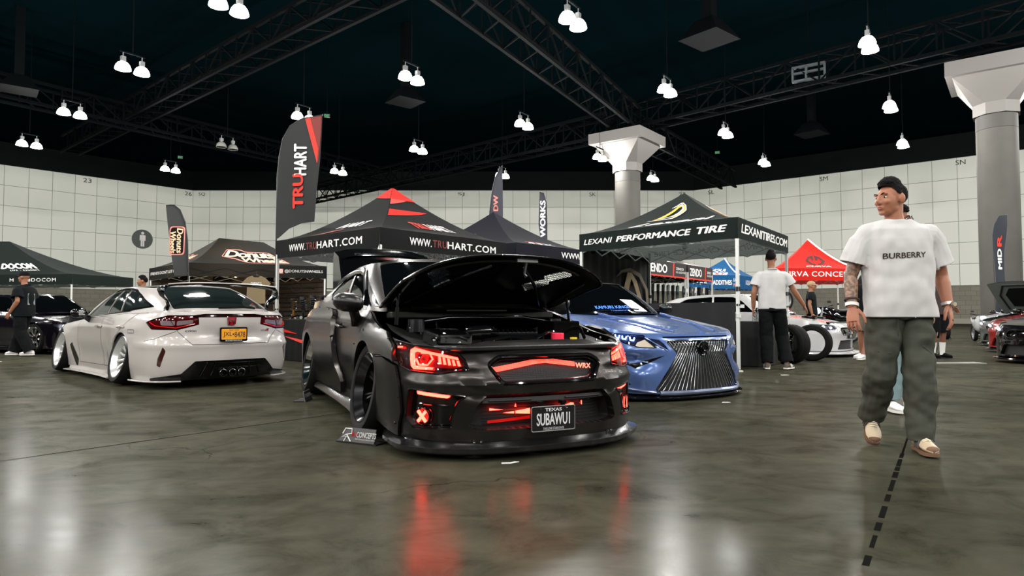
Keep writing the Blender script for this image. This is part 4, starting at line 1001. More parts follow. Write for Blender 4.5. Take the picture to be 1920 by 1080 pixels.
CD = [[-.05,-.01,.015,.02,.015,-.025,-.02,-.015,-.03,-.10],
      [-.05,-.01,.015,.02,.015,-.02,-.02,-.015,-.03,-.10],
      [-.05,-.01,.012,.02,.015,-.005,-.01,-.015,-.045,-.12],
      [-.05,-.01,.01,.015,.01,.0,-.01,-.025,-.065,-.13],
      [-.04,-.01,.01,.012,.005,.0,-.01,-.03,-.07,-.13],
      [-.05,-.03,-.01,.0,.005,.002,-.01,-.035,-.07,-.12],
      [-.06,-.04,-.025,-.01,.0,.0,-.005,-.03,-.06,-.11],
      [-.06,-.04,-.025,-.01,.0,.0,-.005,-.04,-.08,-.12],
      [-.05,-.03,-.01,.0,.005,.0,-.03,-.10,-.16,-.2],
      [-.02,.0,.0,.0,-.01,-.04,-.10,-.16,-.2,-.24],
      [-.02,.0,.0,.0,-.01,-.04,-.10,-.16,-.2,-.24]]

# ================================================================ WHITE HATCHBACK (seen from behind)
def build_hatchback():
    M_W = mat('pearl white paint', (176,170,166), .25, coat=1.0)
    M_TAIL = mat('red tail lamp', (56,3,6), .08, coat=1, emit=.01, ecol=(255,20,20))
    M_CLEAR = mat('clear lamp insert', (150,136,138), .2, metal=.6)
    M_BRIGHT = mat('bright polished alloy', (232,232,230), .28, metal=.75)
    root = thing('hatchback', 'white lowered hatchback seen from behind with tall rear wing and chrome wheels', 'car', (-3.38, 7.93, 0), math.radians(47))
    ga = lambda x, c, w: np.exp(-((x-c)/w)**2)
    BU = [lambda q, z, x, y: .016*ga(z,.50,.035)*np.clip((1.3-q)/.3,0,1), lambda q, z, x, y: -.020*ga(z,.63,.07)*np.clip((.42-q)/.12,0,1),
          lambda q, z, x, y: .022*ga(q,1.72,.42)*ga(z,.36,.28)*(np.abs(q-1.72)<1.2), lambda q, z, x, y: .024*ga(q,4.48,.42)*ga(z,.36,.28),
          lambda q, z, x, y: -.014*ga(z,.33,.12)*np.clip((q-2.3)/.3,0,1)*np.clip((3.9-q)/.3,0,1), lambda q, z, x, y: .008*ga(z,.70,.03)*np.clip((q-1.0)/.3,0,1)*np.clip((4.5-q)/.4,0,1)]
    wr = Wrap(CP, CS, CZ, CD, BU); L = wr.L; sa = wr.s_at_y
    TL = [(1.01,.768),(.90,.692),(.60,.686),(.378,.745),(.385,.822),(.46,.846),(.70,.846),(.88,.806)]
    BAR = [(-.385,.824),(.385,.824),(.46,.848),(.3,.868),(-.3,.868),(-.46,.848)]
    DIF = rnd([(-.93,.105),(-.93,.130),(-.56,.176),(-.417,.318),(.417,.318),(.56,.176),(.93,.130),(.93,.105)][::-1], .012, 2)
    RE = rnd([(.742,.49),(.715,.44),(.775,.255),(.818,.27),(.80,.36)], .015, 3)
    up = [(0,.900),(.4,.900),(.65,.885),(.9,.876),(1.2,.873),(1.65,.87),(2.35,.845),(3.05,.815),(3.5,.795),(4.1,.745),(4.7,.69),(5.1,.64),(5.5,.615),(L,.61)]
    lo = [(0,.16),(.5,.16),(.95,.10),(1.3,.10),(2.2,.11),(4.0,.11),(4.9,.12),(5.3,.10),(L,.10)]
    shell(root, wr, lo, up, [(1.70,.30,.345),(4.48,.31,.345)], [sg_poly(TL,1), sg_poly(TL,-1), sg_poly(RE,1), sg_poly(RE,-1), BAR], M_W, hfl=.03)
    g = MB(); panel(g, BAR, [], wr, .05, -.012); g.obj('tail_light_bar', mat('dark red lamp bar', (26,4,6), .06, coat=1), root, 60)
    g = MB(); panel(g, DIF, [], wr, .05, .012, .02); do = g.obj('diffuser', mat('diffuser black', (4,4,5), .22, spec=.4), root, 60)
    g = MB(); [bead(g, [(x,.15),(x*.8,.30)], wr, .008, .02) for x in (-.36,-.24,.24,.36)]; [bead(g, [(-.4,z),(.4,z)], wr, .006, .014) for z in (.235,.29)]; g.objs('diffuser_fin', M_GLOSSB, do)
    for x in (-.110, 0, .110):
        e = MB().lathe([(.036,-.10),(.036,-.005),(.040,.0),(.046,-.004),(.046,-.05),(.040,-.10)], 24, T4((x, -.045, .168 if x else .166), rotx(PI/2)))
        o = e.obj('exhaust_pipe', mat('exhaust steel', (90,90,92), .2, metal=1), root, 40); MB().lathe([(.001,-.06),(.036,-.06)], 20, T4((x,-.045,.168), rotx(PI/2))).obj('pipe_bore', M_WELL, o)
    for sg in (-1, 1):
        q = lambda P: sg_poly(P, sg)
        g = MB(); panel(g, q(TL), [], wr, .04, -.006); to = g.obj('tail_light', M_TAIL, root, 60)
        for P in ([(.80,.79),(.785,.735),(.635,.73),(.63,.785)], [(.61,.785),(.615,.73),(.44,.755),(.44,.795)]):
            c = MB(); panel(c, q(rnd(P,.012,2)), [], wr, .03, -.002); c.obj('clear_insert', M_CLEAR, to, 60)
        c = MB(); bead(c, q([(.95,.775),(.86,.73),(.62,.705),(.42,.75)])[::1], wr, .005, .0); c.obj('lamp_ring', mat('lamp ring', (150,12,14), .1, emit=.3, ecol=(255,20,20)), to)
        c = MB(); ribbon(c, q(TL)+q(TL)[:1], wr, .010, .001); c.obj('lamp_gasket', M_GAP, to, 0)
        g = MB(); panel(g, q(RE), [], wr, .03, -.012); g.obj('reflector', mat('dark red reflector', (50,6,8), .1, coat=1), root, 60)
        # rear corner splitter blades and side skirt
        rows = []
        for s in np.linspace(.56, 1.34, 9):
            p = lambda d, z: wr.pt(sg*s, .14, d)*V3((1,1,0))+V3((0,0,z)); rows.append([p(-.05,.085), p(.05,.085), p(.055,.093), p(.05,.101), p(-.05,.103)])
        MB().ring_loft(rows if sg > 0 else [r[::-1] for r in rows]).obj('corner_blade', M_W, root, 30)
        rows = []
        for s in np.linspace(2.12, 4.10, 14):
            p = lambda d, z: wr.pt(sg*s, .2, d)*V3((1,1,0))+V3((0,0,z)); rows.append([p(-.06,.055), p(.07,.058), p(.085,.066), p(.07,.074), p(.0,.080), p(-.01,.12), p(-.05,.13)])
        MB().ring_loft(rows if sg > 0 else [r[::-1] for r in rows]).obj('side_skirt', M_W, root, 35)
        v = MB(); panel(v, q([(3.98,.42),(3.90,.46),(3.72,.22),(3.78,.13),(3.84,.13)]), [], wr, .04, .004); v.obj('fender_vent', M_GLOSSB, root, 50)
        for y in (1.06, 2.03):
            h = MB(); s = sa(y); h.tube([wr.pt(sg*(s-.10),.705,.0), wr.pt(sg*(s-.08),.708,.028), wr.pt(sg*(s+.08),.703,.028), wr.pt(sg*(s+.10),.70,.0)], (.013), 8); h.obj('door_handle', M_W, root)
        mirror_part(root, (sg*.98, 2.50, .875), sg, M_GLOSSB, wr.pt(sg*sa(2.62),.79,-.01), (.10,.06,.065))
    t = MB(); 
    for k, w in enumerate(('LIFE', 'GARDEN', 'DREAM', 'HONEST')): text_plane(t, w, (-.915,2.430,.895-k*.017), (-.055-.02*(k%2),.01,0), (0,0,.013), .03) if False else None
    # shut lines
    ln = []
    for sg in (1,-1): ln += [[(sg*a,b) for a,b in l] for l in ([(3.62,.80),(3.66,.66),(3.68,.20)], [(2.62,.845),(2.62,.60),(2.58,.20)], [(1.30,.87),(1.55,.78),(1.98,.55),(2.02,.45)], [(2.05,.20),(3.68,.19)], [(.72,.855),(.60,.66),(.45,.51),(0,.505)], [(1.28,.68),(1.46,.68),(1.46,.64),(1.28,.64),(1.28,.68)])]
    ln += [[(1.0,.55),(.85,.58),(.62,.665)], [(-1.0,.55),(-.85,.58),(-.62,.665)]]
    for l in ln: seam_lines(root, [l], wr, w=.005)
    # plate, badges
    PO = lambda x, z, y=0: (x, -.060-y, .622+z)
    pl = MB().prism(rnd([(-.165,-.085),(.165,-.085),(.165,.085),(-.165,.085)], .015), lambda x, z: PO(x, z, -.02), lambda x, z: PO(x, z, 0)).obj('number_plate', M_GLOSSB, root, 0)
    MB().prism(rnd([(-.150,-.060),(.150,-.060),(.150,.065),(-.150,.065)], .01), lambda x, z: PO(x, z, 0), lambda x, z: PO(x, z, .003)).obj('plate_face', mat('amber plate', (222,150,30), .4), pl, 0)
    t = MB(); text_plane(t, 'JXL', PO(-.13,-.036,.004), (.105,0,0), (0,0,.068), .012); text_plane(t, '8478', PO(.005,-.036,.004), (.13,0,0), (0,0,.068), .012); t.add([PO(x,z,.004) for x, z in rnd([(-.018,-.01),(.0,-.01),(.0,.012),(-.018,.012)],.005)], [tuple(range(20))]); t.obj('plate_lettering', mat('navy ink', (20,24,60), .5), pl, 0)
    t = MB(); text_plane(t, 'NEW YORK', PO(-.06,.045,.004), (.12,0,0), (0,0,.014), .01); t.obj('state_lettering', mat('navy ink', (20,24,60)), pl, 0)
    t = MB(); text_plane(t, 'BUCKETS&ROSCA', PO(-.10,-.080,.002), (.20,0,0), (0,0,.016), .03); t.obj('frame_lettering', M_WHITEP, pl, 0)
    m_bk = mat('black badge', (14,14,15), .25)
    t = MB(); text_map(t, 'CIVIC', lambda u, v: wr.pt(-.525+.125*u, .658+.020*v, .006), .035, .1, 1.1); t.obj('model_badge', m_bk, root, 0)
    t = MB(); text_map(t, 'R', lambda u, v: wr.pt(.445+.055*u, .652+.034*v, .006), .05, .45); to = t.obj('type_badge', mat('dark red badge', (110,14,20), .25), root, 0)
    t = MB(); panel(t, [(.385,.662),(.455,.662),(.462,.668),(.385,.668)], [], wr, .03, .006); t.obj('badge_bar', m_bk, to, 0)
    eb = MB(); panel(eb, rnd([(-.045,.735),(.045,.735),(.055,.83),(-.055,.83)], .015), [], wr, .02, .008, .008); eo = eb.obj('emblem', mat('red emblem', (150,10,24), .15, coat=1), root, 40)
    eb = MB(); [panel(eb, p, [], wr, .02, .012, .004) for p in ([(-.036,.820),(-.030,.745),(-.017,.745),(-.019,.775),(.019,.775),(.017,.745),(.030,.745),(.036,.820),(.023,.820),(.021,.792),(-.021,.792),(-.023,.820)],)]; eb.obj('emblem_bar', M_CHROME, eo, 40)
    eb = MB(); bead(eb, rnd([(-.045,.735),(.045,.735),(.055,.83),(-.055,.83)], .015), wr, .004, .010, closed=True); eb.obj('emblem_rim', M_CHROME, eo)
    # cabin
    wp = lambda y, z, d=0: tuple(wr.pt(sa(y), z, d))
    B = [(0,.10,.902),(.40,.13,.900),(.655,.34,.885), wp(1.0,.873), wp(1.7,.848), wp(2.4,.822), wp(2.85,.806), (.50,3.28,.83), (0,3.42,.845)]
    R = [(0,1.02,1.238),(.38,1.04,1.222),(.50,1.12,1.195),(.55,1.40,1.21),(.585,1.75,1.222),(.585,2.1,1.212),(.56,2.38,1.18),(.35,2.48,1.195),(0,2.52,1.212)]
    W1 = rnd([(2.36,.20),(3.50,.09),(3.62,.86),(3.2,.80),(2.75,.56)], .03); W2 = rnd([(3.55,.09),(4.28,.08),(4.32,.87),(3.67,.84)], .04); W3 = rnd([(4.36,.08),(5.85,.08),(5.55,.60),(5.25,.82),(4.42,.88)], .05)
    m_g2 = mat('tinted side glass', (26,34,33), .04, spec=.6)
    gh = greenhouse(root, B, R, [W1,W2,W3], M_W, m_g2, .025, (1.62,.08,.97), rear=rnd([(6.45,.1),(8,.1),(8,.93),(6.6,.93)],.05), name='cabin', m_rear=M_GLASS)
    b = MB(); panel(b, rnd([(2.22,.18),(3.0,.06),(5.95,.05),(5.55,.68),(5.25,.92),(4.4,.95),(3.6,.94),(3.15,.88),(2.70,.66)],.05), [W1,W2,W3], gh, (.10,.06), .003); b.obj('window_surround', M_GLOSSB, root, 50)
    b = MB(); panel(b, mir(rnd([(2.22,.18),(3.0,.06),(5.95,.05),(5.55,.68),(5.25,.92),(4.4,.95),(3.6,.94),(3.15,.88),(2.70,.66)],.05)), [mir(W1),mir(W2),mir(W3)], gh, (.10,.06), .003); b.obj('window_surround', M_GLOSSB, root, 50)
    for sg in (1,-1):
        c = MB(); bead(c, [(sg*2.92,.055),(sg*5.9,.045)], gh, .005, .005, sp=.15); c.obj('belt_trim', M_CHROME, root)
    roof(root, R, .028, M_GLOSSB)
    top_cap(root, wr, up, sa(2.95), L, [B[8],B[7]], .045, M_W, 'bonnet', rev=True)
    lg = MB(); E = [wr.pt(s, float(interp(up)(s))) for s in np.linspace(0,1.05,24)]; rows = [E, [V3((p[0]*.93, p[1]*.5+.06+.22*(p[0]/.8)**2*.5, .905)) for p in E]]; 
    lg.grid(rows); n = len(lg.v); lg.mirror(); lg.obj('tailgate_ledge', M_W, root, 50)
    wi = MB().tube([(-.12,.10,.935),(.20,.12,.945),(.33,.10,.935)], .012, 8); wi.obj('rear_wiper', M_GLOSSB, root)
    # wing
    rows = []
    for x in np.linspace(-.66, .66, 21):
        k = abs(x)/.66; z = 1.225-.035*k**3-.0; y = .22+.10*k**2*0; rows.append([V3((x,y-.02,z+.002)), V3((x,y,z+.020)), V3((x,y+.10,z+.022)), V3((x,y+.24,z+.004)), V3((x,y+.24,z-.004)), V3((x,y+.1,z+.002)), V3((x,y,z-.008))])
    wo = MB().ring_loft(rows).obj('rear_wing', M_GLOSSB, root, 40)
    ed = MB().tube([V3((x,.205,1.242-.035*(abs(x)/.7)**3)) for x in np.linspace(-.66,.66,21)], .008, 6); ed.obj('wing_lip', M_W, wo)
    for sg in (1,-1):
        e = MB().tube([(sg*.64,.32,1.195),(sg*.69,.31,1.18),(sg*.705,.31,1.14),(sg*.69,.32,1.08),(sg*.63,.34,1.03),(sg*.605,.35,.97),(sg*.63,.37,.90)], [(.09,.018),(.11,.015),(.10,.013),(.08,.013),(.055,.013),(.045,.014),(.06,.02)], 10); e.obj('wing_support', M_GLOSSB, wo, 50)
    for sg in (1,-1):
        wheel(root, sg*.79, 1.07, .318, .25, .245, sg, 12, 0, 12, M_BRIGHT, M_BRIGHT, .13, mesh=True, lip=.05)
        wheel(root, sg*.79, 3.84, .318, .24, .245, sg, 10, 0, 12, M_BRIGHT, M_BRIGHT, .13, mesh=True, lip=.05)
    MB().box((0,2.4,.20), (1.30,4.0,.10)).obj('floor_pan', M_WELL, root, 0)
    t = MB()
    for k, w in enumerate(('LESS', 'GARDEN', 'DREAM', 'HOUSE')): wd = .05+.02*(k % 2); text_plane(t, w, (-1.0-.0, 2.437, .905-k*.018), (wd,0,0), (0,0,.014), .04)
    t.obj('mirror_sticker', M_WHITEP, root, 0)
    return root
HATCH = build_hatchback()
LP = [(0,0),(.15,.0),(.30,.012),(.45,.04),(.60,.10),(.73,.20),(.82,.34),(.87,.52),(.89,.75),(.895,1.05),(.89,1.45),(.87,1.9),(.865,2.5),(.87,3.1),(.885,3.5),(.885,3.9),(.86,4.4),(.78,4.75),(.6,4.9),(.3,4.95),(0,4.96)]
LS = [0,.35,.75,1.05,1.45,1.9,2.6,3.6,4.6,5.3,6.3]
LZ = [.06,.18,.32,.44,.54,.62,.70,.78,.86,.95]
LD = [[.03,.02,.01,.0,-.015,-.05,-.14,-.18,-.2,-.22],
      [.03,.02,.01,.0,-.015,-.05,-.14,-.18,-.2,-.22],
      [.0,.005,.0,.0,-.01,-.03,-.08,-.14,-.18,-.2],
      [-.01,.0,.0,.0,.0,-.01,-.03,-.07,-.12,-.16],
      [-.02,-.01,.0,.0,.0,.0,-.01,-.05,-.10,-.14],
      [-.05,-.03,-.01,.0,.005,.005,.0,-.03,-.07,-.12],
      [-.06,-.04,-.02,-.005,.0,.0,-.005,-.015,-.04,-.08],
      [-.06,-.04,-.02,-.005,.0,.0,-.005,-.015,-.04,-.08],
      [-.05,-.03,-.01,.0,.0,.0,-.005,-.02,-.05,-.09],
      [-.03,-.01,.0,.0,.0,-.005,-.02,-.04,-.06,-.09],
      [-.03,-.01,.0,.0,.0,-.005,-.02,-.04,-.06,-.09]]

# ================================================================ BLUE SEDAN WITH SPINDLE GRILLE
def build_blue():
    M_B = mat('slate blue pearl', (84,110,166), .22, metal=.35, coat=1.0)
    root = thing('luxury_sedan', 'metallic slate blue sedan with a huge hourglass slatted grille beside the grey sedan', 'car', (1.97, 6.76, 0), math.radians(32))
    ga = lambda x, c, w: np.exp(-((x-c)/w)**2)
    BU = [lambda q, z, x, y: .030*ga(z, .30+.10*np.clip((1.0-q)/.5,0,1), .05)*np.clip((q-.5)/.15,0,1)*np.clip((1.25-q)/.2,0,1)*0,
          lambda q, z, x, y: -.055*ga(z, .40, .06)*ga(q, .80, .20), lambda q, z, x, y: .028*ga(z, .50, .035)*ga(q, .85, .25),
          lambda q, z, x, y: .03*ga(z, .25, .09)*ga(q, .74, .13),
          lambda q, z, x, y: .02*ga(q,1.66,.42)*ga(z,.36,.28), lambda q, z, x, y: .02*ga(q,4.5,.42)*ga(z,.36,.28)]
    wr = Wrap(LP, LS, LZ, LD, BU); L = wr.L; sa = wr.s_at_y
    GR = rnd([(-.47,.600),(.47,.600),(.445,.555),(.355,.475),(.43,.36),(.52,.24),(.60,.12),(.58,.095),(-.58,.095),(-.60,.12),(-.52,.24),(-.43,.36),(-.355,.475),(-.445,.555)][::-1], [.02]*14, 2)
    HL = [(1.20,.690),(1.03,.668),(.875,.660),(.715,.652),(.70,.636),(.585,.527),(.76,.535),(.90,.57),(1.03,.625)]
    up = [(0,.662),(.35,.664),(.70,.672),(.95,.695),(1.2,.735),(1.5,.785),(1.8,.83),(2.0,.858),(2.25,.875),(2.6,.885),(3.6,.91),(4.4,.935),(5.2,.93),(5.6,.92),(L,.92)]
    lo = [(0,.075),(.6,.075),(1.2,.08),(2.2,.10),(3.9,.10),(5.0,.12),(L,.14)]
    shell(root, wr, lo, up, [(1.66,.31,.345),(4.5,.31,.345)], [sg_poly(GR,1), sg_poly(HL,1), sg_poly(HL,-1)], M_B, hfl=.04)
    GR = sg_poly(GR,1)
    g = MB(); panel(g, GR, [], wr, .06, -.055); go = g.obj('grille', mat('grille back', (4,4,5), .5), root, 60)
    m_sl = mat('bright grille slat', (190,192,196), .22, metal=1)
    g = MB(); n = 39
    hw = lambda z: float(np.interp(z, [.095,.12,.24,.36,.475,.555,.60], [.58,.60,.52,.43,.355,.445,.47]))
    for k in range(n):
        u = -1+2*(k+.5)/n; pts = []
        for z in np.linspace(.475, .105, 13):
            w = .50+.52*((.475-z)/.37); pts.append((u*w+.012*math.sin(z*0), z))
        pts = [p for p in pts if abs(p[0]) < hw(p[1])-.004]
        if len(pts) > 1: q = MB(); bead(q, pts, wr, .0050, -.018, sp=.05, n=6); q.obj('grille_slat', m_sl, go, 60)
    for k in range(20):
        u = -1+2*(k+.5)/20
        for sl in (-.085, .085):
            pts = [(u*.40+sl*(t-.5)*1.0, .475+.118*t) for t in np.linspace(0,1,6)]; pts = [p for p in pts if abs(p[0]) < hw(p[1])-.006]
            if len(pts) > 1: q = MB(); bead(q, pts, wr, .0042, -.016, sp=.05, n=5); q.obj('grille_bar', m_sl, go, 60)
    g = MB(); bead(g, [(a*.995,b) for a, b in GR], wr, .010, -.004, closed=True); g.obj('grille_surround', mat('smoked chrome', (130,132,138), .12, metal=1), go)
    e = MB(); c = (0,.512); M = T4(wr.pt(0,.512,.0), rotx(PI/2)@np.eye(3)); e.lathe([(.001,.006),(.066,.006),(.074,.012),(.080,.004),(.080,-.05)], 36, M); eo = e.obj('emblem', M_GLOSSB, go, 40)
    e = MB(); y0 = wr.pt(0,.512,.0)[1]-.014
    e.tube([(.048*math.cos(t), y0, .512+.044*math.sin(t)) for t in np.linspace(0,2*PI,28,endpoint=False)], .006, 6, closed=True); e.obj('emblem_oval', M_DARKCH, eo)
    e = MB(); e.tube([(-.024,y0,.540),(-.006,y0,.490),(.040,y0,.486)], .006, 6); e.tube([(-.008,y0,.512),(.030,y0,.520)], .005, 6); e.obj('emblem_stroke', M_DARKCH, eo)
    m_led = glow('white blue led', (120,170,255), 12.0); m_led.node_tree.nodes['Principled BSDF'].inputs['Emission Color'].default_value = (.22,.42,1,1)
    m_amb = mat('clear daylight strip', (225,225,195), .2, emit=.5, ecol=(255,245,210))
    for sg in (-1, 1):
        q = lambda P: sg_poly(P, sg)
        h = MB(); panel(h, q(HL), [], wr, .04, -.05); ho = h.obj('headlight', mat('headlight chrome', (70,72,84), .25, metal=.7), root, 60)
        u = [(1.00,.645),(.92,.635),(.835,.625)]
        for a, b in u:
            c = MB(); bead(c, q([(a+.026,b+.016),(a+.020,b-.016),(a-.016,b-.020),(a-.024,b+.010)])[::1] if sg > 0 else [(-(a+.026),b+.016),(-(a+.020),b-.016),(-(a-.016),b-.020),(-(a-.024),b+.010)], wr, .0065, -.018); c.obj('led_unit', m_led, ho)
        c = MB(); panel(c, q([(.78,.585),(.70,.615),(.60,.535),(.68,.536),(.80,.552)]), [], wr, .04, -.025, .01); c.obj('daylight_strip', m_amb, ho, 40)
        c = MB(); bead(c, [(sg*1.10,.670),(sg*1.075,.648)], wr, .008, -.012); c.obj('marker_light', glow('red marker', (255,40,60), 6), ho)
        c = MB(); panel(c, q(HL), [], wr, .04, .0); c.obj('lens', MATS.get('lamp lens') or mat('lamp lens', (255,255,255), .02, trans=1), ho, 60)
        c = MB(); ribbon(c, q(HL)+q(HL)[:1], wr, .008, .001); c.obj('lamp_gasket', M_GAP, ho, 0)
        # side intake and lower blade
        c = MB(); panel(c, q([(1.0,.40),(.80,.325),(.62,.395),(.50,.455),(.62,.425),(.80,.375)]), [], wr, .04, .002); c.obj('corner_duct', M_GLOSSB, root, 50)
        c = MB(); bead(c, [(sg*.70,.63),(sg*.62,.585),(sg*.47,.50)], wr, .007, .002); c.obj('corner_crease', M_B, root)
        c = MB(); panel(c, q([(.70,.63),(.55,.605),(.50,.565),(.45,.50),(.58,.535)]), [], wr, .04, .004); c.obj('grille_cheek', mat('gloss navy', (14,20,42), .1, coat=1), root, 50)
        c = MB(); bead(c, [(sg*.60,.09),(sg*.78,.115),(sg*.95,.135)], wr, .012, .012); c.obj('lower_blade', mat('pale blue trim', (150,160,190), .15, metal=.6), root)
        mirror_part(root, (sg*.985, 1.52, .935), sg, M_GLOSSB, wr.pt(sg*sa(1.62),.86,-.01), (.10,.07,.065))
        for y in (2.45, 3.45):
            s = sa(y); c = MB(); c.tube([wr.pt(sg*(s-.1),.74,0), wr.pt(sg*(s-.08),.742,.028), wr.pt(sg*(s+.08),.748,.028), wr.pt(sg*(s+.1),.75,0)], .013, 8); c.obj('door_handle', M_B, root)
        rows = []
        for s in np.linspace(2.1, 4.1, 14):
            p = lambda d, z: wr.pt(sg*s, .2, d)*V3((1,1,0))+V3((0,0,z)); rows.append([p(-.06,.05), p(.06,.055), p(.08,.07), p(.06,.085), p(.01,.15), p(-.05,.16)])
        MB().ring_loft(rows if sg > 0 else [r[::-1] for r in rows]).obj('side_skirt', M_GLOSSB, root, 35)
    c = MB(); bead(c, [(-.56,.085),(.56,.085)], wr, .022, .010); c.obj('lower_chin', mat('pale blue trim', (150,160,190)), root)
    c = MB(); ribbon(c, [(-.50,.632),(.50,.632)], wr, .012, .001); c.obj('grille_gap', M_GAP, root, 0)
    rows = []
    for s in np.linspace(-1.2, 1.2, 31):
        k = abs(s); o = .03+.04*math.exp(-((k-.85)/.12)**2); p = lambda d, z: wr.pt(s, .10, d)*V3((1,1,0))+V3((0,0,z)); h = .02*max(0,(k-.8)/.4)
        rows.append([p(-.12,.022+h), p(o,.022+h), p(o+.012,.034+h), p(o,.045+h), p(-.02,.062+h), p(-.12,.062+h)])
    MB().ring_loft(rows).obj('front_splitter', M_GLOSSB, root, 35)
    ln = []
    for sg in (1,-1): ln += [[(sg*a,b) for a,b in l] for l in ([(2.20,.87),(2.24,.7),(2.22,.15)], [(3.3,.90),(3.32,.16)], [(4.05,.92),(4.15,.7),(3.95,.45)], [(2.24,.17),(4.0,.17)], [(1.19,.695),(1.25,.6),(1.33,.45)])]
    for l in ln: seam_lines(root, [l], wr, w=.005)
    wp = lambda y, z, d=0: tuple(wr.pt(sa(y), z, d))
    B = [(0,1.10,.885),(.42,1.16,.878),(.70,1.38,.862), wp(1.75,.868), wp(2.5,.885), wp(3.2,.898), wp(3.85,.915), (.58,4.25,.955), (0,4.36,.965)]
    R = [(0,1.72,1.262),(.38,1.76,1.250),(.56,1.88,1.222),(.585,2.1,1.238),(.60,2.6,1.255),(.59,3.1,1.235),(.54,3.45,1.19),(.38,3.56,1.195),(0,3.60,1.21)]
    W1 = rnd([(2.75,.07),(4.05,.07),(4.05,.86),(3.3,.86),(2.95,.62)], .05); W2 = rnd([(4.12,.07),(5.5,.07),(5.75,.30),(5.3,.80),(4.12,.86)], .06)
    gh = greenhouse(root, B, R, [W1, W2], M_GLOSSB, M_GLASS, .02, (1.80,.04,.96), rear=rnd([(6.5,.08),(8,.08),(8,.92),(6.7,.92)],.05))
    roof(root, R, .03, M_GLOSSB)
    for sg in (1,-1):
        c = MB(); bead(c, [(sg*1.9,.02),(sg*1.96,.5),(sg*2.0,.98)], gh, .007, .004, sp=.2); c.obj('pillar_trim', mat('pale blue trim', (150,160,190)), root)
    t = MB(); text_map(t, 'KAMURI KINGS', lambda u, v: gh.pt(-1.0+1.14*u, .10+.085*v, .004), .03, .15); text_map(t, 'PRESIDENT', lambda u, v: gh.pt(-.56+.62*u, .035+.055*v, .004), .03, .1); text_map(t, '-', lambda u, v: gh.pt(-.9+.3*u, .05+.012*v, .004)); to = t.obj('windshield_banner', mat('banner blue', (40,110,220), .4, emit=.35, ecol=(40,120,255)), root, 0)
    p = MB(); panel(p, [(.22,.02),(.72,.02),(.52,.36),(.05,.36)], [], gh, .1, .006); po = p.obj('paper_sheet', mat('paper', (232,232,230), .7), root, 0)
    p = MB(); text_map(p, 'SHOW CAR', lambda u, v: gh.pt(.18+.18*u, .31+.02*v, .009)); p.obj('sheet_lettering', M_INK, po, 0)
    w = MB().tube([(-.5,1.12,.905),(0,1.10,.925),(.12,1.09,.92)], .009, 6); w.obj('wiper', M_GLOSSB, root)
    top_cap(root, wr, up, 0, sa(1.38), B[:3], .035, M_B, 'bonnet')
    top_cap(root, wr, up, sa(4.2), L, [B[8],B[7]], .03, M_B, 'boot_lid', rev=True)
    c = MB()
    for sg in (1,-1): c.tube([(sg*.30,.12,.688),(sg*.42,.6,.785),(sg*.48,1.1,.872)], .012, 8)
    c.objs('bonnet_ridge', M_B, root)
    for sg in (1,-1):
        wheel(root, sg*.79, 1.05, .325, .24, .25, sg, 8, 0, 10, M_DARKCH, M_CHROME, .10); wheel(root, sg*.79, 3.89, .325, .24, .25, sg, 8, 0, 10, M_DARKCH, M_CHROME, .10)
    MB().box((0,2.5,.20), (1.30,4.2,.10)).obj('floor_pan', M_WELL, root, 0)
    return root
BLUE = build_blue()

# ================================================================ CANOPIES AND FLAGS
def cloth(name, rgb, tr=.45, **k):
    m = mat(name, rgb, .75, spec=.2, bump=.25, bscale=5); nt = m.node_tree; b = nt.nodes['Principled BSDF']
    t = nt.nodes.new('ShaderNodeBsdfTranslucent'); t.inputs[0].default_value = (*[min(1, c*3+.11) for c in lin(rgb)], 1); x = nt.nodes.new('ShaderNodeMixShader'); x.inputs[0].default_value = tr
    nt.links.new(b.outputs[0], x.inputs[1]); nt.links.new(t.outputs[0], x.inputs[2]); nt.links.new(x.outputs[0], nt.nodes['Material Output'].inputs['Surface']); return m
M_TENT = cloth('black canopy cloth', (11,14,14))
M_TENTG = cloth('dark green canopy cloth', (15,27,24))
M_NAVY = cloth('navy canopy cloth', (15,16,30))
M_REDT = cloth('red canopy cloth', (190,24,14), .12)
M_BLUET = cloth('blue canopy cloth', (10,74,120), .12)
M_LEG = mat('canopy leg paint', (205,206,202), .35, metal=.2)
M_PRW = mat('white print', (222,222,218), .7)
M_PRR = mat('red print', (205,42,26), .7)
M_PRD = mat('dark red print', (110,34,28), .7)
M_PRP = mat('pink print', (214,128,116), .7)
M_PRC = mat('cream print', (236,196,160), .7)
M_PRY = mat('yellow print', (226,168,44), .7)
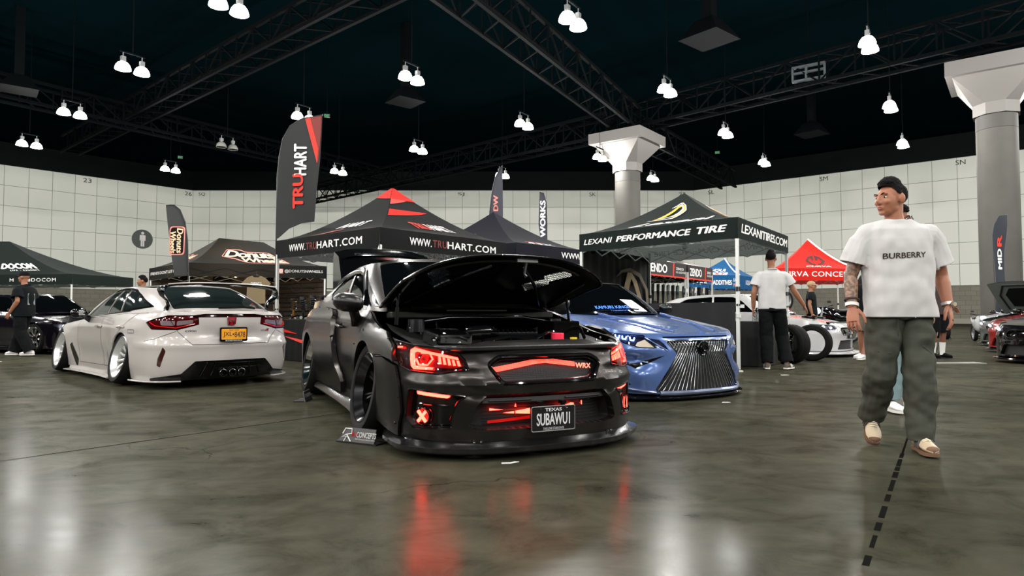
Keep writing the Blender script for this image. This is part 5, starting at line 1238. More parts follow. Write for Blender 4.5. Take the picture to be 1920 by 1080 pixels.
class Tent:
    """near, left, back, right ground points; faces 'left' (near-left) and 'right' (near-right) show to the camera"""
    def __init__(s, label, near, left, right, zb, vh, apex, m, back=None, ridge=None, legs=(1,1,1,1), m2=None, pw=1.45, half=None):
        s.zb, s.vh, s.pw = zb, vh, pw; P = [V3(q) for q in (near, left, back if back is not None else V3(left)+V3(right)-V3(near), right)]; s.P = P
        c = sum(P)/4; s.c = c; s.root = thing('canopy_tent', label, 'canopy', (c[0], c[1], 0)); s.ze = zb+vh; s.apex = apex
        s.A = [V3((*q, apex)) for q in (ridge or (c, c))]
        s.tops = {'left': (s.A[0], s.A[0]), 'right': (s.A[0], s.A[1]), 'back': (s.A[1], s.A[0]), 'far': (s.A[1], s.A[1])} if ridge else {k: (s.A[0], s.A[0]) for k in ('left','right','back','far')}
        s.edges = {'left': (P[1], P[0]), 'right': (P[0], P[3]), 'far': (P[3], P[2]), 'back': (P[2], P[1])}
        for k in ('left','right','far','back'):
            rows = [[s.face(k, u, t, 0) for u in np.linspace(0, 1, 13)] for t in np.linspace(0, 1, 11)]
            MB().grid(rows).obj('canopy_panel', m2 if (m2 and k in ('right','far')) else m, s.root, 60)
            rows = [[s.val(k, u, v, 0) for u in np.linspace(0, 1, 17)] for v in (0, .5, 1)]
            MB().grid(rows).obj('valance', m, s.root, 60)
        for k, p in enumerate(P):
            if not legs[k]: continue
            q = p+(c-p)*.02-c; l = MB().box((q[0], q[1], (zb+.2)/2+.02), (.045,.045,zb+.16), math.atan2(P[3][1]-P[0][1], P[3][0]-P[0][0])); lo = l.obj('leg', M_LEG, s.root, 0)
            l = MB().box((q[0], q[1], .012), (.10,.10,.024)); l.obj('foot_plate', M_LEG, lo, 0)
            l = MB(); l.box((q[0], q[1], zb*.62), (.06,.06,.07)); l.box((q[0], q[1], zb*.5), (.055,.055,.03)); l.objs('height_clamp', M_BLACK, lo, 0)
            l = MB(); l.box((q[0], q[1], zb*.42), (.07,.07,.06)); l.obj('leg_collar', M_LEG, lo, 0)
        for k in ('left','right','far','back'):
            a, b = s.edges[k]; m_ = MB(); n = 4
            for i in range(n):
                p = a+(b-a)*i/n-c; r = a+(b-a)*(i+1)/n-c; z0, z1 = (zb-.02, zb+.24) if i % 2 else (zb+.24, zb-.02)
                m_.tube([(*(p*.97), z0), (*(r*.97), z1)], .012, 6); m_.tube([(*(p*.97), z1), (*(r*.97), z0)], .012, 6)
            m_.obj('scissor_bar', M_LEG, s.root)
        for k in range(4):
            m_ = MB(); q = (P[k]+P[(k+1)%4])/2-c; m_.tube([(*(q*.97), zb+.10), (*(q*.5), zb+.28), (0,0,zb+.15)], .012, 6); m_.obj('roof_bar', M_LEG, s.root)
        m_ = MB().cyl((0,0,zb+.1), (0,0,apex-.03 if not ridge else zb+.5), .02, n=8); m_.ball((0,0,zb+.1), .05, 10, 6); m_.obj('centre_pole', M_LEG, s.root)
    def face(s, k, u, t, d=.012):
        a, b = s.edges[k]; A, B = s.tops[k]; p = a+(b-a)*u; q = A+(B-A)*u
        z = s.ze+(s.apex-s.ze)*t**s.pw; xy = p+(q[:2]-p)*t; n = V3((b-a)[[1,0]])*V3((1,-1)); n = n/np.linalg.norm(n)
        return V3((xy[0]-s.c[0]+n[0]*d*.5, xy[1]-s.c[1]+n[1]*d*.5, z+d))
    def val(s, k, u, v, d=.008):
        a, b = s.edges[k]; p = a+(b-a)*u; n = V3((b-a)[[1,0]])*V3((1,-1)); n = n/np.linalg.norm(n); w = .012*math.sin(u*19+s.P[0][0])*(1-v)
        return V3((p[0]-s.c[0]+n[0]*(d+w), p[1]-s.c[1]+n[1]*(d+w), s.zb+s.vh*v))
    def vtext(s, k, txt, u0, u1, v0, v1, m, bold=.02, shear=0, space=1, name='lettering', inside=False):
        mb = MB(); text_map(mb, txt, lambda u, v: s.val(k, u0+(u1-u0)*u, v0+(v1-v0)*v, -.01 if inside else .008), bold, shear, space)
        return mb.obj(name, m, s.root, 0)
    def ftext(s, k, txt, u0, u1, t0, t1, m, bold=.02, shear=0, space=1, lean=0, name='lettering', d=.014, slope=0):
        mb = MB(); text_map(mb, txt, lambda u, v: s.face(k, u0+(u1-u0)*u+lean*v, t0+(t1-t0)*v+slope*u, d), bold, shear, space)
        return mb.obj(name, m, s.root, 0)
    def fpoly(s, k, poly, m, name='print_shape', d=.01, sp=.03):
        class F(Surf):
            def pos(q, u, t): return np.array([s.face(k, float(a), float(b), d) for a, b in zip(u, t)])
        ar = sum(poly[i-1][0]*poly[i][1]-poly[i][0]*poly[i-1][1] for i in range(len(poly)))
        mb = MB(); panel(mb, poly if ar > 0 else poly[::-1], [], F(), sp); return mb.obj(name, m, s.root, 0)
    def vpoly(s, k, poly, m, name='print_shape', d=.005, sp=.04):
        class F(Surf):
            def pos(q, u, t): return np.array([s.val(k, float(a), float(b), d) for a, b in zip(u, t)])
        ar = sum(poly[i-1][0]*poly[i][1]-poly[i][0]*poly[i-1][1] for i in range(len(poly)))
        mb = MB(); panel(mb, poly if ar > 0 else poly[::-1], [], F(), (sp, .2)); return mb.obj(name, m, s.root, 0)

# ---- black and red canopy behind the grey sedan
t = Tent('black canopy tent with a red peak and web address behind the grey sedan', (-2.085,10.3), (-4.45,12.3), (-.12,12.63), 1.9, .335, 3.27, M_TENT)
for k, a in (('left',.16), ('right',.20)):
    w = .70; parts = (('WWW.',0,.235,M_PRW), ('TRU',.245,.40,M_PRD), ('HART.COM',.405,1,M_PRW))
    for txt, p, q, m in parts: t.vtext(k, txt, a+w*p, a+w*q, .30, .68, m, .025, space=1.1)
t.vtext('back', 'WWW.TRUHART.COM', .15, .85, .28, .7, M_PRW, .02, inside=True); t.vtext('far', 'WWW.TRUHART.COM', .15, .85, .28, .7, M_PRW, .02, inside=True)
t.fpoly('right', [(.0,.80),(1,.80),(1,.985),(0,.985)], M_REDT); t.fpoly('left', [(.0,.86),(1,.80),(1,.985),(0,.985)], M_REDT)
t.fpoly('right', [(.02,.70),(.02,.80),(.62,.80)], M_PRR); t.fpoly('right', [(.02,.46),(.02,.60),(.80,.62),(.55,.56)], M_REDT); t.fpoly('right', [(.55,.0),(.98,.0),(.98,.02),(.60,.06)], M_PRD)
t.fpoly('left', [(.30,.06),(.45,.20),(.60,.20),(.40,.06)], M_PRD); t.fpoly('left', [(.55,.02),(.95,.02),(.96,.07),(.7,.05)], M_PRD)
t.ftext('right', 'TRU', .30, .47, .20, .35, M_PRR, .03, 0, lean=-.05, slope=-.0); t.ftext('right', 'HART', .475, .72, .20, .35, M_PRW, .02, 0, lean=-.05)
t.ftext('left', 'HART', .43, .78, .24, .36, M_PRW, .025, .2, lean=.06)
# ---- black tyre canopy on the right
t = Tent('dark green-black tyre maker canopy tent with gold emblem beside the blue sedan', (3.39,9.79), (1.233,11.98), (5.18,12.26), 2.0, .32, 3.11, M_TENTG)
t.vtext('left', 'LEXANI', .035, .245, .36, .66, M_PRW, .03, .25, 1.05); t.vtext('left', 'PERFORMANCE', .27, .745, .36, .68, M_PRW, .05, .25, 1.0); t.vtext('left', 'TIRE', .775, .945, .36, .70, M_PRW, .05, .25)
t.vtext('right', 'LEXANITIRES.COM', .05, .96, .30, .75, M_PRW, .03, .1, .9)
t.vtext('far', 'LEXANI PERFORMANCE TIRE', .04, .96, .35, .7, M_PRW, .04, .2, inside=True); t.vtext('back', 'LEXANI PERFORMANCE TIRE', .04, .96, .35, .7, M_PRW, .04, .2, inside=True)
def swoosh(tt, k, cu, ct, su, st, m1, m2):
    f = lambda P: [(cu+su*x+.35*su*0, ct+st*y) for x, y in P]
    ov = lambda r, q: [(math.cos(a)*r, math.sin(a)*q) for a in np.linspace(-.5*PI*.2, PI*1.15, 22)]
    tt.fpoly(k, f([(-1,-.9),(.1,.78),(.62,.95),(.95,.72),(.98,.3),(.55,-.35),(.30,-.62),(-.05,-.62),(.45,-.1),(.72,.35),(.62,.66),(.30,.55),(-.42,-.55)]), m1, 'emblem_swoosh', .012, (.03,.03))
    tt.fpoly(k, f([(.16,.70),(.56,.86),(.86,.62),(.84,.28),(.36,-.42),(.0,-.62),(-.30,-.72),(-.62,-.80),(-.55,-.74),(.02,-.55),(.40,-.12),(.68,.34),(.62,.70),(.34,.72)]), m2, 'emblem_swoosh', .018, (.03,.03))
    tt.fpoly(k, f([(-1.25,-.95),(.2,-.9),(1.05,.15),(1.1,.75),(.75,1.08),(.3,1.05),(-.5,.55),(-.2,.62),(.35,.95),(.75,.95),(1.0,.7),(.95,.2),(.15,-.80),(-1.1,-.90)]), M_PRW, 'emblem_ring', .015, (.03,.03))
swoosh(t, 'left', .56, .52, .17, .22, M_PRY, M_PRW); swoosh(t, 'right', .45, .50, .17, .22, M_PRY, M_PRW)
t.ftext('left', 'Lexani', .30, .90, .10, .24, M_PRW, .03, .3, lean=.05, slope=.02); t.ftext('right', 'Lexani', .20, .80, .10, .24, M_PRW, .03, .3, lean=.05)
M_DRAPE = mat('black drape', (11,14,14), .85, bump=.3, bscale=4)
def drape(root, a, b, z0, z1, name='side_wall', folds=9, amp=.02, m=None, n=60):
    a, b = V3(a), V3(b); d = (b-a); nn = V3((d[1], -d[0]))/np.linalg.norm(d); rows = []
    for z in (z0, (z0+z1)/2, z1):
        rows.append([V3((*(a+d*u+nn*amp*math.sin(u*folds*2*PI+math.sin(u*13))*(1.2-(z-z0)/(z1-z0)*.6)), z)) for u in np.linspace(0, 1, n)])
    back = [[p+V3((nn[0]*.004, nn[1]*.004, 0)) for p in r] for r in rows]
    return MB().grid(rows).obj(name, m or M_DRAPE, root, 60)
c = t.c; near, left, back, right = [p-c for p in t.P]
drape(t.root, near+(left-near)*.02, left, .04, 1.04, 'half_wall', 7, .015)
dw = drape(t.root, left, back, .04, 2.1, 'back_wall', 10, .015)
a, d = left, back-left; nn = V3((d[1], -d[0]))/np.linalg.norm(d); pt = lambda u, z: V3((*(a+d*u+nn*.05), z))
mb = MB(); 
for P in ([(.47,1.0),(.60,1.72),(.66,1.72),(.74,1.55),(.86,1.0),(.80,1.0),(.70,1.45),(.655,1.60),(.55,1.0)], ):
    mb.add([pt(u+.02, z) for u, z in P], [tuple(range(len(P)))])
mb.obj('drape_emblem', mat('tan print', (168,146,112), .8), dw, 0)
mb = MB(); P = [(.42,1.58),(.50,1.75),(.64,1.82),(.80,1.72),(.92,1.40),(.94,1.0),(.90,1.0),(.88,1.38),(.78,1.64),(.64,1.74),(.52,1.70)]; mb.add([pt(u+.02, z) for u, z in P], [tuple(range(len(P)))]); mb.obj('drape_emblem', mat('dark tan print', (104,92,74), .8), dw, 0)
mb = MB().box((*((near+right)*.0+near+(right-near)*.02), .98), (.10,.05,.05)); mb.obj('wall_strap', M_LEG, t.root, 0)

# ---- doughnut canopy on the left
A1, A2 = V3((-9.5,21.2)), V3((-8.55,22.5))
t = Tent('wide black ridge canopy tent with pink script logo behind the white hatchback', (-9.7,19.6), (-12.3,22.2), (-6.0,21.2), 2.0, .40, 3.32, M_TENT, ridge=(A1, A2))
def script(tt, k, u0, u1, t0, t1, lean=0):
    um = (u0+u1)/2; tm = (t0+t1)/2
    tt.fpoly(k, rnd([(u0-.03,tm+.02),(u0,t1+.04),(u0+(u1-u0)*.35,t1+.05),(u0+(u1-u0)*.45,t1-.02),(u1,t1-.01),(u1+.03,tm),(u1+.02,t0),(u0+(u1-u0)*.4,t0-.05),(u0+(u1-u0)*.2,tm-.08)], .03), M_PRP, 'logo_outline', .010)
    tt.fpoly(k, rnd([(u0-.018,tm+.02),(u0+.005,t1+.015),(u0+(u1-u0)*.33,t1+.025),(u0+(u1-u0)*.43,t1-.045),(u1-.01,t1-.035),(u1+.012,tm),(u1,t0+.02),(u0+(u1-u0)*.42,t0-.025),(u0+(u1-u0)*.22,tm-.05)], .03), M_TENT, 'logo_field', .014)
    tt.ftext(k, 'Donuts', u0, u1, tm-.01, t1, M_PRC, .045, .15, .85, name='logo_lettering', d=.02); tt.ftext(k, 'Wheels', u0+(u1-u0)*.30, u1, t0, tm-.02, M_PRC, .04, .15, .85, name='logo_lettering', d=.02)
script(t, 'right', .22, .76, .16, .64); script(t, 'far', .2, .8, .15, .6); script(t, 'left', .25, .75, .15, .5)
t.vtext('left', "FRIENDS DON'T LET FRIENDS", .05, .90, .38, .62, M_PRW, .015, 0, .85)
t.vtext('right', '@DONUTSNWHEELS', .68, .97, .38, .66, M_PRW, .015); t.vpoly('right', rnd([(.638,.34),(.668,.34),(.668,.70),(.638,.70)],.006), M_PRP, 'photo_app_icon')
mb = MB(); o_ = [t.val('right', .653+.009*math.cos(a), .52+.10*math.sin(a), .012) for a in np.linspace(0,2*PI,16,endpoint=False)]; mb.tube(o_, .012, 5, closed=True); mb.obj('icon_ring', M_PRW, t.root)
t.vtext('back', '@DONUTSNWHEELS', .2, .8, .35, .65, mat('dim print', (90,70,60), .8), .02, inside=True)
c = t.c; near, left, back, right = [p-c for p in t.P]
drape(t.root, left, back, .05, 2.3, 'back_wall', 3, .004, mat('brown slat wall', (52,42,33), .7)); drape(t.root, back, right, .05, 2.3, 'back_wall', 3, .004, mat('brown slat wall', (70,58,46)))
slat = mat('slat groove', (24,20,16), .8)
for z in np.arange(.3, 2.25, .16):
    p, q = back*.985, right*.985; MB().tube([(*p, z), (*q, z)], .012, 4).obj('wall_groove', slat, t.root, 0)
m_wl = glow('warm strip light', (255,190,120), 5.0)
for k, (u, a) in enumerate(((-.9,.5), (-.2,.6), (.5,.4), (1.1,.7))):
    MB().box((u*1.6, .3*(k%2)-.6, 2.18), (.55,.04,.03), a).obj('strip_light', m_wl, t.root, 0)
l = bpy.data.lights.new('strip_glow', 'POINT'); l.energy = 45; l.color = (1,.72,.42); l.shadow_soft_size = .3; lo = bpy.data.objects.new('strip_glow', l); lo.location = (t.c[0], t.c[1]-.3, 1.95); COL.objects.link(lo)
# ---- navy canopy behind
t = Tent('dark navy canopy tent half hidden behind the raised bonnet', (.10,13.4), (-2.6,15.6), (1.75,15.2), 2.0, .33, 3.27, M_NAVY, back=(-1.0,17.4))
t.ftext('right', '53X', .18, .62, .05, .16, M_PRW, .03, .3); t.fpoly('right', [(.2,.17),(.5,.17),(.48,.19),(.2,.19)], M_PRR); t.vtext('right', 'WWW', .6, .9, .3, .7, M_PRW)
t.fpoly('left', rnd([(.45,.45),(.5,.53),(.55,.45),(.5,.37)],.01), mat('dim star print', (44,48,74), .8))
# ---- far left canopy
t = Tent('black canopy tent with white lettering at the far left edge', (-22.5,26.2), (-23.4,29.0), (-16.9,25.2), 2.0, .40, 3.85, M_TENTG, back=(-16.3,28.2), ridge=((-21.2,27.0),(-20.75,27.0)))
t.vtext('right', 'M      #DOCOM', .50, .87, .25, .62, M_PRW, .02, 0, 1.15)
t.ftext('right', 'DOCOM', .42, .84, .28, .46, M_PRW, .09, .1, 1.0); t.ftext('right', 'LIFE - EXHIBIT', .52, .82, .20, .25, M_PRW, .03, 0, 1.2)
# ---- red canopy
t = Tent('red canopy tent with dark shield emblem behind the white race car', (11.95,22.6), (8.85,22.2), (12.7,25.5), 2.0, .42, 3.56, M_REDT, m2=M_TENT)
t.vtext('left', 'CURVA CONCEPTS', .06, .985, .32, .75, M_PRW, .02, 0, 1.05); t.ftext('left', 'CURVA', .38, .72, .10, .18, M_PRW, .04, .25)
hx = [(0,1),(.80,.66),(1,.0),(.55,-.7),(0,-1)]
for sg in (1,-1):
    P = [(sg*.10,.86),(sg*.80,.60),(sg*1.0,.02),(sg*.62,-.62),(sg*.10,-.90),(sg*.10,-.62),(sg*.45,-.42),(sg*.72,.02),(sg*.58,.38),(sg*.40,.46),(sg*.30,.08),(sg*.10,.08)]
    t.fpoly('left', [(.55+.19*x, .40+.20*y) for x, y in P], mat('maroon print', (58,14,16), .8), 'emblem_half')
mb = MB(); mb.tube([t.face('right', .0, q, .02) for q in np.linspace(0,1,12)], .03, 5); mb.obj('hip_piping', M_PRW, t.root)
t.fpoly('right', [(.1,.4),(.5,.4),(.5,.6),(.2,.6)], M_PRR)
# ---- blue canopy
t = Tent('blue canopy tent with white and red oil logo beyond the white car', (10.35,29.8), (7.9,29.5), (12.2,32.4), 2.0, .62, 3.45, M_BLUET)
t.vtext('left', 'ADDITIVES', .48, .85, .28, .62, M_PRW, .03, 0, .9); t.vtext('left', 'LIQUI', .88, .995, .48, .78, M_PRW, .03); t.vtext('left', 'MOLY', .88, .995, .12, .42, M_PRP, .03); t.vtext('left', 'LIQUI', .1, .36, .3, .6, M_PRW, .03)
t.ftext('left', 'LIQUI', .22, .76, .30, .50, M_PRW, .04, .2); t.ftext('left', 'MOLY', .25, .74, .06, .26, M_PRR, .05, .2); t.fpoly('left', [(.20,.03),(.75,.03),(.80,.28),(.24,.28)], M_PRW, d=.006)
t.vtext('right', 'LIQUI MOLY', .3, .8, .3, .7, M_PRW, .03); mb = MB(); mb.tube([t.face('right', .0, q, .02) for q in np.linspace(0,1,12)], .03, 5); mb.obj('hip_piping', M_PRW, t.root)
# ---- pair of clothing stalls
for k, (a, b) in enumerate((((3.42,17.08),(5.15,19.35)), ((5.23,19.46),(6.47,21.1)))):
    a, b = V3(a), V3(b); off = V3((-1.75,1.3)); m_z = mat('black banner cloth', (20,16,16), .7)
    t = Tent('black clothing stall canopy with red trim, '+('nearer one beside the tyre canopy' if k == 0 else 'farther one beside the blue canopy'), a, a+off, b, 1.9, .42, 2.75, m_z)
    t.vtext('right', 'ZENDO', .06, .52, .22, .80, M_PRW, .05); t.vtext('right', 'ZENDO', .74, .92, .52, .70, M_PRW, .03); t.vtext('right', 'NO ADDITIVES', .74, .97, .30, .44, M_PRW, .02)
    t.vpoly('right', [(.655,.02),(.69,.02),(.70,.98),(.665,.98)], M_PRR, 'red_stripe'); t.vpoly('right', [(0,-.02),(1,-.02),(1,.08),(0,.08)], M_PRR, 'red_trim')
    t.fpoly('right', [(.1,.1),(.4,.1),(.45,.4),(.2,.4)], M_PRW); t.fpoly('right', [(.5,.1),(.58,.1),(.5,.5),(.45,.5)], M_PRR); t.fpoly('right', [(.65,.1),(.9,.1),(.7,.45)], M_PRW)

# ---- feather flags
def flag(label, px, Z, pts, pole, m, base=0, name='feather_flag'):
    """pts and pole in metres from the pole foot (x, z)"""
    X = (px-960)/1230*Z; t = thing(name, label, 'flag', (X, Z, 0)); n = len(pts)
    A = np.array(dens(pts, (.12,.12))); f = lambda x, z, d=0: (x, .03*math.sin(x*5+z*2.2)+d, z); t['f'] = 0; del t['f']
    class F(Surf):
        def pos(q, u, z): return np.array([f(float(a), float(b)) for a, b in zip(u, z)])
    ar = sum(pts[i-1][0]*pts[i][1]-pts[i][0]*pts[i-1][1] for i in range(n)); mb = MB(); panel(mb, pts if ar > 0 else pts[::-1], [], F(), .10); mb.obj('flag_cloth', m, t, 60)
    MB().tube([f(x, z, .02) for x, z in pole], .015, 8).obj('pole', mat('dark pole', (26,28,30), .4), t)
    b = MB().box((pole[0][0],.02,.02), (.5,.08,.03)); b.box((pole[0][0],.02,.022), (.08,.5,.03)); b.obj('foot', M_BLACK, t, 0)
    return t, f
def ftext_v(t, f, txt, x0, x1, z0, z1, m, bold=.03, shear=0, up=True):
    mb = MB(); text_map(mb, txt, (lambda u, v: f(x1+(x0-x1)*v, z0+(z1-z0)*u, -.02)) if up else (lambda u, v: f(x0+(x1-x0)*v, z1+(z0-z1)*u, -.02)), bold, shear); return mb.obj('lettering', m, t, 0)
def fl_poly(t, f, P, m, d=-.012):
    class F(Surf):
        def pos(q, u, z): return np.array([f(float(a), float(b), d) for a, b in zip(u, z)])
    ar = sum(P[i-1][0]*P[i][1]-P[i][0]*P[i-1][1] for i in range(len(P))); mb = MB(); panel(mb, P if ar > 0 else P[::-1], [], F(), .10); return mb.obj('print_shape', m, t, 0)
cv = lambda P, px, Z: [((x-px)*Z/1230, CAM_H+(588-y)*Z/1230) for x, y in P]
Z = 12.7; P = cv([(516,450),(516,400),(517,330),(520,290),(527,258),(541,234),(561,219),(600,212),(597,300),(588,415),(562,418),(540,428),(524,444)], 515, Z)
t, f = flag('tall black feather flag with red corner standing behind the white hatchback wing', 515, Z, P, cv([(515,688),(515,330),(519,290),(526,258),(540,233),(561,218),(600,211)], 515, Z), mat('black flag cloth', (22,24,25), .75, bump=.3, bscale=4))
q = cv([(545,390),(567,325),(551,335),(572,267)], 515, Z); ftext_v(t, f, 'TRU', q[0][0]+.01, q[1][0], q[0][1], q[1][1], M_PRR, .05); q = cv([(549,328),(573,268)], 515, Z); ftext_v(t, f, 'HART', q[0][0], q[1][0], q[0][1], q[1][1], M_PRW, .04)
fl_poly(t, f, cv([(572,216),(599,213),(597,250),(594,305),(582,262)], 515, Z), M_PRD, -.010); fl_poly(t, f, cv([(568,219),(577,217),(593,276),(592,305),(580,262)], 515, Z), M_PRR, -.014)
Z = 19.0; P = cv([(308,384),(322,383),(333,392),(343,415),(349,450),(352,500),(352,517),(325,517),(321,490),(315,440)], 352, Z)
t, f = flag('black feather flag with pink script beside the ridge canopy', 352, Z, P, cv([(353,644),(353,520),(349,450),(343,415),(333,392),(322,383),(308,384)], 352, Z), M_TENT)
q = cv([(317,478),(343,424)], 352, Z); fl_poly(t, f, rnd([(q[0][0]-.03,q[0][1]),(q[1][0]+.03,q[0][1]),(q[1][0]+.03,q[1][1]),(q[0][0],q[1][1])], .1), M_PRP, -.010); fl_poly(t, f, rnd([(q[0][0]+.0,q[0][1]+.03),(q[1][0],q[0][1]+.03),(q[1][0],q[1][1]-.03),(q[0][0]+.03,q[1][1]-.03)], .1), M_TENT, -.014)
w = q[1][0]-q[0][0]; ftext_v(t, f, 'Donuts', q[0][0]+w*.52, q[1][0]-w*.05, q[1][1]-.04, q[0][1]+.04, M_PRC, .04, .15, up=True) if False else ftext_v(t, f, 'Donuts', q[0][0]+w*.52, q[1][0]-w*.05, q[0][1]+.05, q[1][1]-.05, M_PRC, .04, .15, up=False); ftext_v(t, f, 'Wheels', q[0][0]+w*.05, q[0][0]+w*.46, q[0][1]+.05, q[1][1]-.15, M_PRC, .04, .15, up=False)
Z = 18.0; P = cv([(942,309),(936,314),(929,330),(922,360),(918,395),(917,500),(930,500),(943,480),(943,400)], 917, Z)
t, f = flag('small purple-black feather flag rising behind the navy canopy', 917, Z, P, cv([(917,650),(917,500),(918,395),(922,360),(929,330),(942,308)], 917, Z), M_NAVY)
q = cv([(925,395),(934,365)], 917, Z); ftext_v(t, f, 'DW', q[0][0], q[1][0], q[0][1], q[1][1], M_PRP, .05)
Z = 24.0; P = cv([(1012,360),(1020,361),(1025,380),(1026,420),(1025,452),(1014,452),(1010,420)], 1026, Z)
t, f = flag('narrow dark feather flag with white letters left of the centre column', 1026, Z, P, cv([(1026,632),(1026,420),(1025,380),(1020,361),(1012,359)], 1026, Z), M_NAVY)
q = cv([(1013,445),(1023,375)], 1026, Z); ftext_v(t, f, 'WORKS', q[0][0], q[1][0], q[0][1], q[1][1], M_PRW, .05)
Z = 24.5; P = cv([(1868,590),(1866,440),(1869,420),(1877,406),(1893,403),(1892,420),(1886,470),(1886,592)], 1867, Z)
t, f = flag('dark blue feather flag with a red letter in front of the right column', 1867, Z, P, cv([(1867,632),(1866,440),(1869,420),(1877,405),(1893,402)], 1867, Z), mat('dark blue flag cloth', (24,30,40), .75))
q = cv([(1873,505),(1881,440)], 1867, Z); ftext_v(t, f, 'MID', q[0][0], q[1][0], q[0][1], q[0][1]+(q[1][1]-q[0][1])*.6, M_PRW, .05); ftext_v(t, f, 'R', q[0][0], q[1][0], q[0][1]+(q[1][1]-q[0][1])*.66, q[1][1], M_PRR, .05)

# ================================================================ PEOPLE
from mathutils import noise as _ns
from mathutils.bvhtree import BVHTree
def fuse(mb, voxel=.008, it=4, cuts=(), wrinkle=None):
    """one continuous skin around overlapping shapes; cuts = (point, outward direction, radius): open ends"""
    me = bpy.data.meshes.new('f'); me.from_pydata(mb.v, [], mb.f); o = bpy.data.objects.new('f', me); COL.objects.link(o)
    r = o.modifiers.new('r', 'REMESH'); r.mode = 'VOXEL'; r.voxel_size = voxel; r.use_smooth_shade = True
    s = o.modifiers.new('s', 'SMOOTH'); s.factor = .5; s.iterations = it
    dg = bpy.context.evaluated_depsgraph_get(); m2 = bpy.data.meshes.new_from_object(o.evaluated_get(dg))
    n = len(m2.vertices); V = np.empty(n*3); m2.vertices.foreach_get('co', V); V = V.reshape(-1, 3)
    N = np.empty(n*3); m2.vertices.foreach_get('normal', N); N = N.reshape(-1, 3); F = [tuple(p.vertices) for p in m2.polygons]
    bpy.data.objects.remove(o); bpy.data.meshes.remove(me); bpy.data.meshes.remove(m2)
    if wrinkle is not None: V = V+N*wrinkle(V)[:, None]
    if cuts:
        C = np.array([V[list(f)].mean(0) for f in F]); kp = np.ones(len(F), bool)
        for p, d, rad, *lim in cuts:
            q = C-V3(p); h = q@V3(d); kp &= ~((h > 0) & (h < .06) & (np.linalg.norm(q-np.outer(h, d), axis=1) < rad) & ((lim[0]*C[:,0] > lim[1]) if lim else True))
        F = [f for f, k in zip(F, kp) if k]; cnt = {}
        for f in F:
            for i in range(len(f)): e = tuple(sorted((f[i], f[i-1]))); cnt[e] = cnt.get(e, 0)+1
        bd = sorted({i for e, c in cnt.items() if c == 1 for i in e})
        for p, d, rad, *lim in cuts:
            for i in bd:
                q = V[i]-V3(p); h = q@V3(d)
                if abs(h) < 2.2*voxel and np.linalg.norm(q-h*V3(d)) < rad*1.2: V[i] = V[i]-V3(d)*h
        us = sorted({i for f in F for i in f}); mp = {i: k for k, i in enumerate(us)}; V = V[us]; F = [tuple(mp[i] for i in f) for f in F]
    q = MB(); q.v = [tuple(v) for v in V]; q.f = F; q.m = [0]*len(F); return q
def unit(v): v = V3(v); return v/(np.linalg.norm(v)+1e-12)
def folds(amp, fx, fz, seed):
    def f(V): return np.array([amp*(_ns.noise(Vector((v[0]*fx+seed, v[1]*fx, v[2]*fz)))+.5*_ns.noise(Vector((v[0]*fx*2.3, v[1]*fx*2.3+seed, v[2]*fz*2.6)))) for v in V])
    return f
def hand(mb, wr, d, th, n, curl=.6, s=1.0):
    """wr wrist, d towards the fingers, th thumb side, n palm direction"""
    d = unit(d); n = unit(V3(n)-d*np.dot(n, d)); th = unit(V3(th)-d*np.dot(th, d)-n*np.dot(th, n)); wr = V3(wr)
    rings = []
    for t, w, h in ((-.02,.025,.02),(0,.026,.018),(.03,.036,.016),(.065,.041,.015),(.092,.040,.012)):
        c = wr+d*t*s; rings.append([c+th*math.cos(a)*w*s+n*math.sin(a)*h*s for a in np.linspace(0, 2*PI, 14, endpoint=False)])
    mb.ring_loft(rings)
    for k, (o, L, c2) in enumerate(((.029,.072,.8),(.010,.080,1.0),(-.010,.075,1.1),(-.029,.058,1.25))):
        p = wr+d*.086*s+th*o*s; dr = unit(d+th*o*4.5); pts = [p-d*.02*s, p]; a = 0
        for seg, ang in ((.45,.35),(.32,.75),(.23,.55)):
            a += ang*curl*c2; q = unit(dr*math.cos(a)+n*math.sin(a)); pts.append(pts[-1]+q*L*seg*s)
        mb.tube(pts, [.010*s,.0092*s,.0086*s,.0078*s,.0062*s], 8)
    b = wr+d*.022*s+th*.028*s+n*.004; t1 = b+unit(d*.75+th*.75+n*.35)*.042*s; t2 = t1+unit(d+th*.25+n*.4*curl)*.030*s; t3 = t2+unit(d+n*.6*curl)*.024*s
    mb.tube([b-d*.01*s, t1, t2, t3], [.014*s,.0115*s,.0095*s,.0075*s], 8)
def head_mb(mb, c, R, s=1.0, beard=False):
    T = lambda p: V3(c)+R@(V3(p)*s)
    def el(p, r, rr=None): mb.ball(T(p), V3(r)*s, 16, 12, R if rr is None else R@rr)
    el((0,.018,.030),(.074,.094,.084)); el((0,-.028,-.015),(.064,.070,.088)); el((0,-.040,-.068),(.047,.048,.040)); el((0,-.076,-.092),(.022,.018,.016))
    el((0,-.02,-.055),(.058,.055,.045)); el((.034,-.070,-.022),(.022,.022,.02)); el((-.034,-.070,-.022),(.022,.022,.02))
    mb.tube([T((0,-.086,.026)), T((0,-.100,.002)), T((0,-.113,-.024))], [.010*s,.011*s,.013*s], 8); el((0,-.104,-.030),(.017,.014,.009))
    for q in (1,-1):
        el((q*.030,-.083,.030),(.026,.012,.008)); el((q*.077,.012,-.004),(.012,.020,.034), rotz(q*-.35)); el((q*.012,-.100,-.028),(.008,.010,.007))
    el((0,-.092,-.054),(.022,.012,.0065)); el((0,-.090,-.066),(.020,.011,.0065)); el((0,-.070,-.055),(.034,.026,.024))
    return T
M_EYE = mat('eye white', (225,220,215), .2); M_IRIS = mat('iris', (22,14,10), .15); M_HAIR = mat('black hair', (8,7,7), .8, spec=.12, bump=.5, bscale=120); M_LIP = mat('lip skin', (140,72,62), .45)
